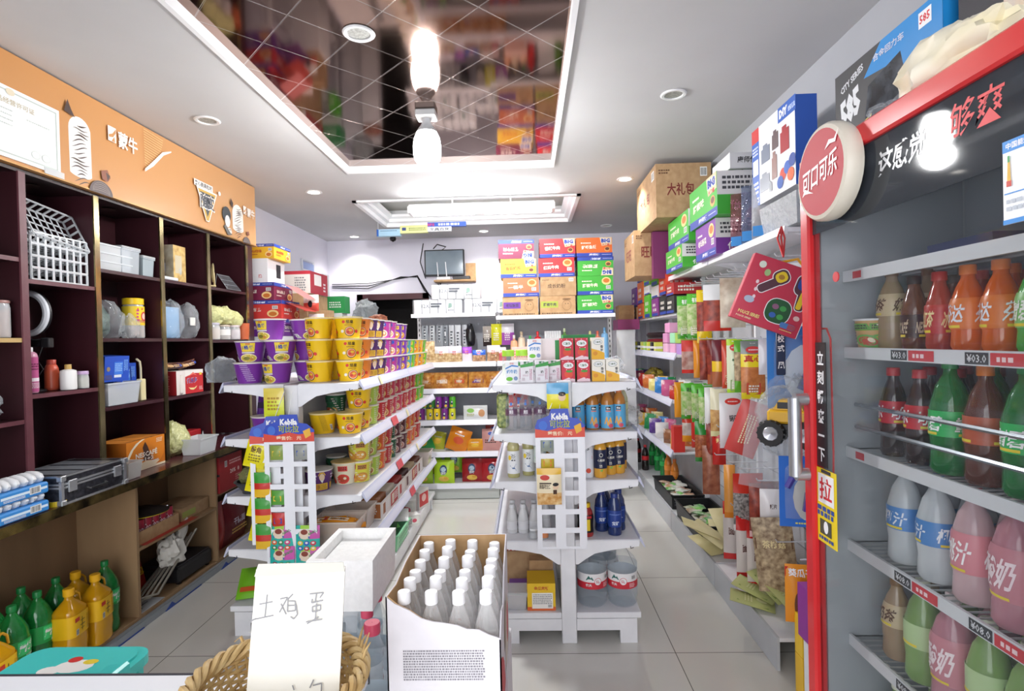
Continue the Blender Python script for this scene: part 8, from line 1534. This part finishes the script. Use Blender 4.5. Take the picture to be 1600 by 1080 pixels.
mb.rc(f, -.22, 0, -.14, .33, BL); mb.rc(f, -.22, .33, -.14, .40, '#c83a3a'); mb.tx(f, '23PCS', -.18, .03, .065, .03, WHITE, .03); mb.ln(f, -.21, .06, -.15, .13, 3, WHITE); mb.rc(f, -.21, .16, -.15, .24, '#dfe3ea'); mb.ln(f, -.21, .26, -.15, .31, 3, col('#dfe6f4')); mb.rc(f, .06, .33, .22, .40, BL); mb.tx(f, 'DIY', .11, .365, .075, .04, WHITE, .06); mb.tx(f, '益智玩具', .185, .36, .06, .025, '#cfe0ff', .03)
for (x, z, w, h, c) in ((-.07, .24, .09, .09, '#7d8698'), (.03, .27, .06, .09, '#6a5a5c'), (.12, .24, .08, .12, '#a8343c'), (-.08, .1, .10, .09, '#8a909c'), (.02, .15, .05, .13, '#9a7a74'), (-.02, .06, .03, .05, '#7a8088')): mb.pol(f, [(x-w/2, z-h/2), (x+w/2, z-h/2), (x+w/2, z+h*.35), (x+w*.2, z+h*.35), (x+w*.2, z+h/2), (x-w*.3, z+h/2), (x-w*.3, z+h*.3), (x-w/2, z+h*.3)], col(c, .3))
for (x, z, c) in ((.10, .08, '#c8442c'), (.14, .10, '#2f5fb8'), (.17, .06, '#d9602c'), (.185, .12, '#2a4a9a'), (.075, .05, '#2a56a8')): mb.el(f, x, z, .03, .03, col(c))
o = tag(mb.build('toy_parts_box'), 'white and blue DIY toy box standing upright on the top shelf', 'toy box'); o.location = (1.16, 2.51, 2.04); o.rotation_euler.z = -PI/2; o.scale = (1, 1, .92); o.location.z = 2.06
# ------------------------------------------------------------ beverage fridge
FX = .85; FY0, FY1, FZ = .84, 1.692, 1.965
fr_ = tag(empty('beverage_fridge', (0, 0, 0)), 'tall red framed glass door beverage fridge by the right wall', 'fridge')
RDF = noisy('#c8262a', '#d33034', 3, .22); GB_ = col('#b9bdc2', .4); INW = noisy('#9fa5aa', '#aab0b5', 3, .4)
MB().bx(FX+.02, XR-.02, FY1-.035, FY1, .03, FZ-.02, GB_).build('side_panel', fr_); MB().bx(FX+.02, XR-.02, FY0, FY0+.03, .03, FZ-.02, GB_).build('side_panel', fr_)
MB().bx(XR-.05, XR-.02, FY0+.03, FY1-.035, .03, FZ-.02, INW).build('back_panel', fr_); MB().bx(FX+.02, XR-.02, FY0, FY1, FZ-.05, FZ-.012, GB_).build('top_panel', fr_); MB().bx(FX+.02, XR-.02, FY0, FY1, .02, .22, GB_).build('base_panel', fr_)
MB().bx(FX+.02, XR-.06, FY1-.04, FY1-.036, .22, FZ-.05, INW).build('liner', fr_)
# door
MB().rb(FX-.02, FX+.018, FY1-.045, FY1+.003, .12, FZ, RDF, .006).build('door_post', fr_); MB().rb(FX-.02, FX+.018, FY0-.003, FY0+.045, .12, FZ, RDF, .006).build('door_post', fr_)
MB().rb(FX-.02, FX+.018, FY0+.045, FY1-.045, FZ-.055, FZ, RDF, .006).build('door_rail', fr_); MB().rb(FX-.02, FX+.018, FY0+.045, FY1-.045, .12, .19, RDF, .006).build('door_rail', fr_)
DK = clear('#5a6066', .10, .18, .12)
MB().bx(FX-.004, FX+.002, FY0+.045, FY1-.045, .19, FZ-.055, clear('#f4f7f8', .07, .2, .02, 0, '#5a6066')).build('glass', fr_)
mb = MB(); G0 = plane((FX-.005, 0, 0), (0, -1, 0), (0, 0, 1), (-1, 0, 0))
mb.bx(FX-.0065, FX-.005, FY0+.045, FY1-.045, 1.735, FZ-.055, film('#3b4046', .82, .045)); mb.mats[0].node_tree.nodes['Principled BSDF'].inputs['Specular IOR Level'].default_value = .25; G1_ = plane((FX-.0066, 0, 0), (0, -1, 0), (0, 0, 1), (-1, 0, 0))
mb.tx(G1_, '这感觉', -1.262, 1.845, .155, .062, '#f1f3f5', .05, shear=.15); mb.tx(G1_, '够爽', -1.055, 1.855, .125, .068, '#d8343a', .008, shear=.1); mb.build('header_film', fr_)
mb = MB().bx(FX-.0068, FX-.005, 1.588, 1.643, 1.06, 1.42, col('#1d1f24', .3)); G2_ = plane((FX-.0069, 0, 0), (0, -1, 0), (0, 0, 1), (-1, 0, 0))
for k, ch in enumerate('立刻畅爽一下'): mb.tx(G2_, ch, -1.616, 1.375-.056*k, .034, .040 if ch != '一' else .006, WHITE, .04)
mb.build('slogan_strip', fr_)
tag_ = MB().bx(FX-.0075, FX-.0055, 1.545, 1.645, .84, 1.055, col('#ecd01f', .35)); G3_ = plane((FX-.0076, 0, 0), (0, -1, 0), (0, 0, 1), (-1, 0, 0))
tag_.rc(G3_, -1.638, .955, -1.555, 1.04, WHITE); tag_.tx(G3_, '拉', -1.598, .998, .065, .065, '#d02a34', .06); tag_.rc(G3_, -1.62, 1.043, -1.57, 1.053, '#2a2a30'); tag_.ln(G3_, -1.642, .915, -1.555, .948, 2, col('#2a4a9a'), 3, .8); tag_.rc(G3_, -1.63, .865, -1.57, .908, '#4a4a3a'); tag_.el(G3_, -1.598, .888, .012, .018, WHITE); tag_.ln(G3_, -1.635, .848, -1.56, .86, 1, col('#2a4a9a'), 3, .8); tag_.build('pull_sticker', fr_)
mb = MB().bx(FX-.0075, FX-.0055, .90, .997, 1.63, 1.775, col('#e9edf2', .35)); G4_ = plane((FX-.0076, 0, 0), (0, -1, 0), (0, 0, 1), (-1, 0, 0))
mb.rc(G4_, -.997, 1.755, -.90, 1.775, '#2a8ad8'); mb.tx(G4_, '中国能效标识', -.955, 1.765, .07, .011, WHITE, .02); mb.rc(G4_, -.997, 1.63, -.90, 1.638, '#2a8ad8'); mb.rc(G4_, -.994, 1.682, -.90, 1.684, '#2a8ad8'); mb.ln(G4_, -.99, 1.65, -.92, 1.675, 2, col('#b9c2cc')); mb.pol(G4_, [(-.988, 1.70), (-.980, 1.70), (-.982, 1.74), (-.986, 1.74)], col('#e0b02a')); mb.rc(G4_, -.989, 1.695, -.979, 1.705, '#cf3a2c'); mb.rc(G4_, -.986, 1.737, -.982, 1.748, '#2a9a4a'); mb.build('energy_label', fr_)
mb = MB(); mb.M = Matrix.Translation((FX-.02, 1.495, 1.875)) @ Matrix.Rotation(-PI/2, 4, 'Y'); mb.lathe([(.125, 0), (.128, .012), (.128, .03), (.122, .04), (.112, .043)], [noisy('#cfc8b8', '#dcd6c9', 8, .35)]*4, 40); mb.M = None; mb.build('disc_housing', fr_)
mb = MB(); mb.M = Matrix.Translation((FX-.02, 1.495, 1.875)) @ Matrix.Rotation(-PI/2, 4, 'Y'); mb.lathe([(.001, .044), (.112, .043)], col('#b52433', .6), 40); mb.M = None
G5_ = plane((FX-.0645, 1.495, 1.875), (0, -1, 0), (0, 0, 1), (-1, 0, 0)); mb.tx(G5_, '可口可乐', 0, .0, .175, .062, '#f6e9ea', .02, rot=.12, shear=.2)
mb.pol(G5_, [(-.09, -.045), (-.075, -.025), (-.055, -.035), (-.03, -.047), (-.055, -.042), (-.075, -.04)], col('#f6e9ea')); mb.pol(G5_, [(.03, .05), (.05, .07), (.075, .065), (.095, .085), (.08, .055), (.055, .058)], col('#f6e9ea')); mb.build('disc_face', fr_)
mb = MB().bx(FX-.0215, FX-.0205, 1.65, 1.687, 1.84, 1.885, col('#edc21c', .35)); mb.tx(plane((FX-.0216, 0, 0), (0, -1, 0), (0, 0, 1), (-1, 0, 0)), '50', -1.668, 1.865, .016, .014, '#c87a1a', .02); mb.build('price_sticker', fr_)
AL = col('#b5b8bd', .28, .75)
mb = MB().tube([(FX-.056, 1.672, 1.02), (FX-.056, 1.672, 1.255)], .019, AL, 14); mb.tube([(FX-.02, 1.672, 1.25), (FX-.056, 1.672, 1.25)], .0185, AL, 14).tube([(FX-.02, 1.672, 1.025), (FX-.056, 1.672, 1.025)], .0185, AL, 14); mb.build('handle', fr_)
MB().lathe([(.001, 0), (.014, 0), (.014, .003), (.001, .003)], col('#d03a40', .4), 16).build('red_dot', fr_).matrix_local = Matrix.Translation((FX-.004, 1.53, 1.60)) @ Matrix.Rotation(-PI/2, 4, 'Y')
MB().tube([(FX+.02, 1.655, 1.46), (FX+.02, 1.63, 1.46), (FX+.02, 1.61, 1.43), (FX+.02, 1.605, 1.1), (FX+.02, 1.61, .95)], .003, col('#c93a3a', .4)).build('red_cable', fr_)
# shelves and price rails
FS = [1.62, 1.398, 1.107, .831, .55]
WR2 = col('#c2c6ca', .3, .4)
for i, z in enumerate(FS):
    mb = MB()
    for k in range(30): y = FY0+.045+.0265*k; mb.bx(.945, XR-.055, y-.0015, y+.0015, z-.006, z-.002, WR2)
    for x in (.95, 1.1, 1.26): mb.bx(x, x+.006, FY0+.035, FY1-.042, z-.011, z-.006, WR2)
    mb.build('wire_shelf', fr_)
    mb = MB().bx(.93, .938, FY0+.035, FY1-.042, z-.026, z+.006, col('#d4d8dc', .3)); g = plane((.93, 0, 0), (0, -1, 0), (0, 0, 1), (-1, 0, 0))
    if i in (1, 3, 4):
        for k, yy in enumerate((1.44, 1.2, .98)):
            mb.rc(g, -yy, z-.023, -yy+.06, z+.002, '#2a2d33'); mb.tx(g, '¥03.0' if i == 1 else '¥08.0', -yy+.03, z-.0105, .05, .017, '#d9dce0', .01); mb.rc(g, -yy+.065, z-.023, -yy+.15, z+.002, '#c8323c'); mb.ln(g, -yy+.08, z-.017, -yy+.13, z-.005, 1, col('#f0d3d6'), 3, .8)
    else: mb.rc(g, -1.60, z-.02, -1.56, z+.0, '#c8323c')
    mb.build('price_rail', fr_)
for z in (1.235, 1.17): MB().tube([(.96, FY1-.045, z), (.96, FY0+.035, z)], .006, col('#9ea4aa', .2, .7)).build('guard_rod', fr_)
MB().bx(.90, .925, FY0+.06, FY1-.06, FZ-.075, FZ-.055, emit('#eaf2ff', 1)).build('added_glow_strip', fr_)  # glowing strip added to brighten the inside of the fridge
BG = 'drinks in the beverage fridge'
def big(name, body, labc, cap, txt, tc='#ffffff', lv=None, h=.26, r_=.042, lz=(.09, .15)):
    P = [(r_*.85, 0), (r_, .012), (r_*.94, h*.25), (r_, h*.33), (r_, h*.62), (r_*.7, h*.82), (.014, h*.94), (.0135, h)]
    def d(mb, fr):
        for q in (-1, 0, 1):
            u0 = q*2*PI*r_/3; z = (lz[0]+lz[1])/2
            if txt: mb.tx(fr, txt, u0, z, r_*1.5, (lz[1]-lz[0])*.6, tc, .04, shear=.2)
            mb.rc(fr, u0-r_*.6, lz[0]+.003, u0+r_*.5, lz[0]+.009, '#e9d23a', 4)
    return bottle(name, P, (lz[0], lz[1], labc), (.016, .02, cap), body, None, d, 22)
FRB = {'fan': big('orange_soda_bottle', film('#d8620e', .88, .06), '#e0782a', '#e0782a', '芬达', '#e9eef6', h=.175, r_=.034, lz=(.05, .12)), 'spr': big('green_soda_bottle', film('#0f7a34', .72, .05), '#35b560', '#1f8a44', '雪碧', h=.25), 'spm': big('green_soda_bottle', film('#3fae44', .78, .05), '#7cc06a', '#2f9a4a', '雪碧', '#f3f6ee', h=.175, r_=.036, lz=(.05, .12)),
       'cok': big('cola_bottle', film('#2a1210', .85, .05), '#c1242e', '#b8222a', '可乐', h=.22, r_=.034), 'nes': big('coffee_bottle', film('#6a3a20', .85, .1), '#3a1f14', '#2a1a14', 'NESCAFÉ', '#c9b59a', h=.17, r_=.03, lz=(.03, .09)), 'red': big('red_tea_bottle', film('#b5402e', .8, .1), '#b8342c', '#b8342c', '冰红茶', '#f0d9a0', h=.17, r_=.03, lz=(.04, .11)),
       'blc': big('blue_cap_bottle', film('#dfe6ea', .6, .1), '#4a86c8', '#2f7fc8', '椰汁', '#e9f0f8', h=.24, r_=.042), 'pkc': big('pink_cap_bottle', film('#e6c3c8', .6, .1), '#d98a94', '#c9505f', '桃汁', '#fff', h=.24, r_=.042, lz=(.07, .16)), 'pnk': big('pink_drink_bottle', film('#c98a98', .75, .1), '#c8848f', '#e6d9dc', '酸奶', '#f6e6ea', h=.25, r_=.047, lz=(.06, .17)), 'lim': big('pale_green_bottle', film('#8fb56a', .7, .1), '#b5cf9a', '#dfe6d0', '', h=.24, r_=.042), 'bei': big('beige_bottle', film('#b59a7a', .7, .1), '#c9b592', '#7a5a3a', '奶茶', '#5a3a24', h=.2, r_=.036), 'brn': big('brown_drink_bottle', film('#5f3020', .85, .1), '#b5573a', '#d9792a', '', h=.24, r_=.04)}
CNB = {'fan': 'orange soda', 'spr': 'large green soda', 'spm': 'light green soda', 'cok': 'dark cola', 'nes': 'dark coffee', 'red': 'red tea', 'blc': 'blue capped white', 'pkc': 'pink capped', 'pnk': 'wide pink', 'lim': 'pale green', 'bei': 'beige', 'brn': 'brown'}
for si, z in ((1, FS[1]), (2, FS[2]), (3, FS[3]), (4, FS[4]), (5, .221)):
    row = {1: ['bei', 'nes', 'red', 'fan', 'fan', 'spm', 'fan', 'spm'], 2: ['cok', 'cok', 'spr', 'brn', 'spr', 'brn', 'spr'], 3: ['blc', 'blc', 'pkc', 'pnk', 'pnk', 'pnk'], 4: ['bei', 'lim', 'pnk', 'lim', 'lim', 'bei', 'pnk'], 5: ['lim', 'brn', 'bei', 'lim', 'pkc', 'lim']}[si]
    n = len(row); y1, y0 = 1.54, .93
    for q in range(3):
        for i, k in enumerate(row):
            y = y1-(y1-y0)*(i+.5*(q % 2)*0)/(n-1)
            if si == 3: y = 1.50-(1.50-.93)*i/(n-1)
            put('fz'+k, FRB[k], (1.00+.098*q, y, z), '%s bottle, %s row, %s from the handle side, %s fridge shelf' % (CNB[k], ['front', 'middle', 'back'][q], od(i), ['', 'second', 'third', 'fourth', 'fifth', 'lowest'][si]), BG, -PI/2+random.uniform(-.5, .5))
put('cupf', bowl('#c9a26a', 'x', .04, .085, .032, '#6aa84a', '#dfe3e6', 'plastic_cup'), (.97, 1.585, FS[1]), 'small tan and green drink cup beside the coffee bottle in the fridge', BG)
for i, (y, c, nm) in enumerate(((1.36, '#3a4a7a', 'blue'), (1.06, '#b58a5a', 'tan'))): put('tpb%d' % i, lambda c=c: tag(MB().bx(-.1, .1, -.06, .06, 0, .045, col(c, .4)).build('flat_box'), cat='box'), (1.1, y, FS[0]), 'flat %s box on the top fridge shelf' % nm, None, -PI/2)
# things on top of the fridge
FT = FZ-.011
mb = MB(); f, l, r_2, t = cuboid(mb, .46, .28, .31, '#1d1f26', '#22252d', '#1787cf'); mb.pol(f, [(.0, .31), (.23, .31), (.23, .0), (.17, .0), (.08, .22), (-.08, .24)], col('#1f8ad2', .3)); mb.pol(f, [(-.09, .05), (.13, .05), (.08, .24), (-.06, .21)], noisy('#1a1c22', '#555c66', 14, .15)); mb.tx(f, '585', -.15, .185, .105, .09, '#d9dce0', .06, rot=.25, shear=.15); mb.tx(f, 'CITY SERIES', -.14, .265, .12, .022, '#c9ccd2', .04, rot=.25); mb.tx(f, 'INFINITY', -.10, .10, .12, .022, '#d9c23a', .04, rot=.25); mb.tx(f, 'WARRIOR', -.10, .07, .12, .02, '#d9c23a', .04, rot=.25)
mb.rc(f, .15, .255, .195, .295, WHITE); mb.tx(f, '585', .172, .276, .036, .022, '#d0303a', .03); mb.tx(f, '合金回力车', .03, .275, .13, .022, '#cfd6e6', .03)
o = tag(mb.build('model_car_box'), 'black and blue toy box marked 585 on top of the fridge', 'toy box'); o.location = (1.15, 1.585, FT+.001); o.rotation_euler.z = -PI/2
mb = MB(); f, l, r_2, t = cuboid(mb, .26, .26, .33, '#1b1e28', None, '#1b1e28'); mb.tx(f, '2.OSHU', -.05, .29, .1, .022, '#2f6fd0', .03, rot=.3); mb.pol(f, [(-.02, .02), (.12, .02), (.12, .32), (.0, .32)], noisy('#c9ccd0', '#e9c99a', 12, .15)); mb.tx(f, 'LU', -.07, .08, .06, .05, '#3a3f4a', .02, rot=.3); o = tag(mb.build('model_kit_box'), 'dark toy box with a bright window at the near end of the fridge top', 'toy box'); o.location = (1.15, 1.19, FT+.001); o.rotation_euler.z = -PI/2
mb = MB(); blob(mb, .30, .13, .13, noisy('#f0e6c4', '#faf6e8', 7, .3), 51, .3, 30, 18); o = tag(mb.build('cream_plastic_bag'), 'cream white plastic bag bunched on the front edge of the fridge top', 'bag'); o.location = (.925, 1.20, FT); o.rotation_euler.z = PI/2
mb = MB(); blob(mb, .14, .1, .07, CRK, 52, .35); o = tag(mb.build('clear_wrapping'), 'clear crinkled wrapping beside the cream plastic bag', 'wrapping'); o.location = (.93, 1.41, FT); o.rotation_euler.z = PI/2
mb = MB().lathe([(.001, 0), (.09, 0), (.095, .01), (.05, .06), (.001, .07)], col('#e3b93a', .4), 22); o = tag(mb.build('yellow_toy_lid'), 'round yellow lid sticking up behind the 585 toy box', 'lid'); o.location = (1.20, 1.53, FT+.312)
bpy.data.scenes.remove(_ts)
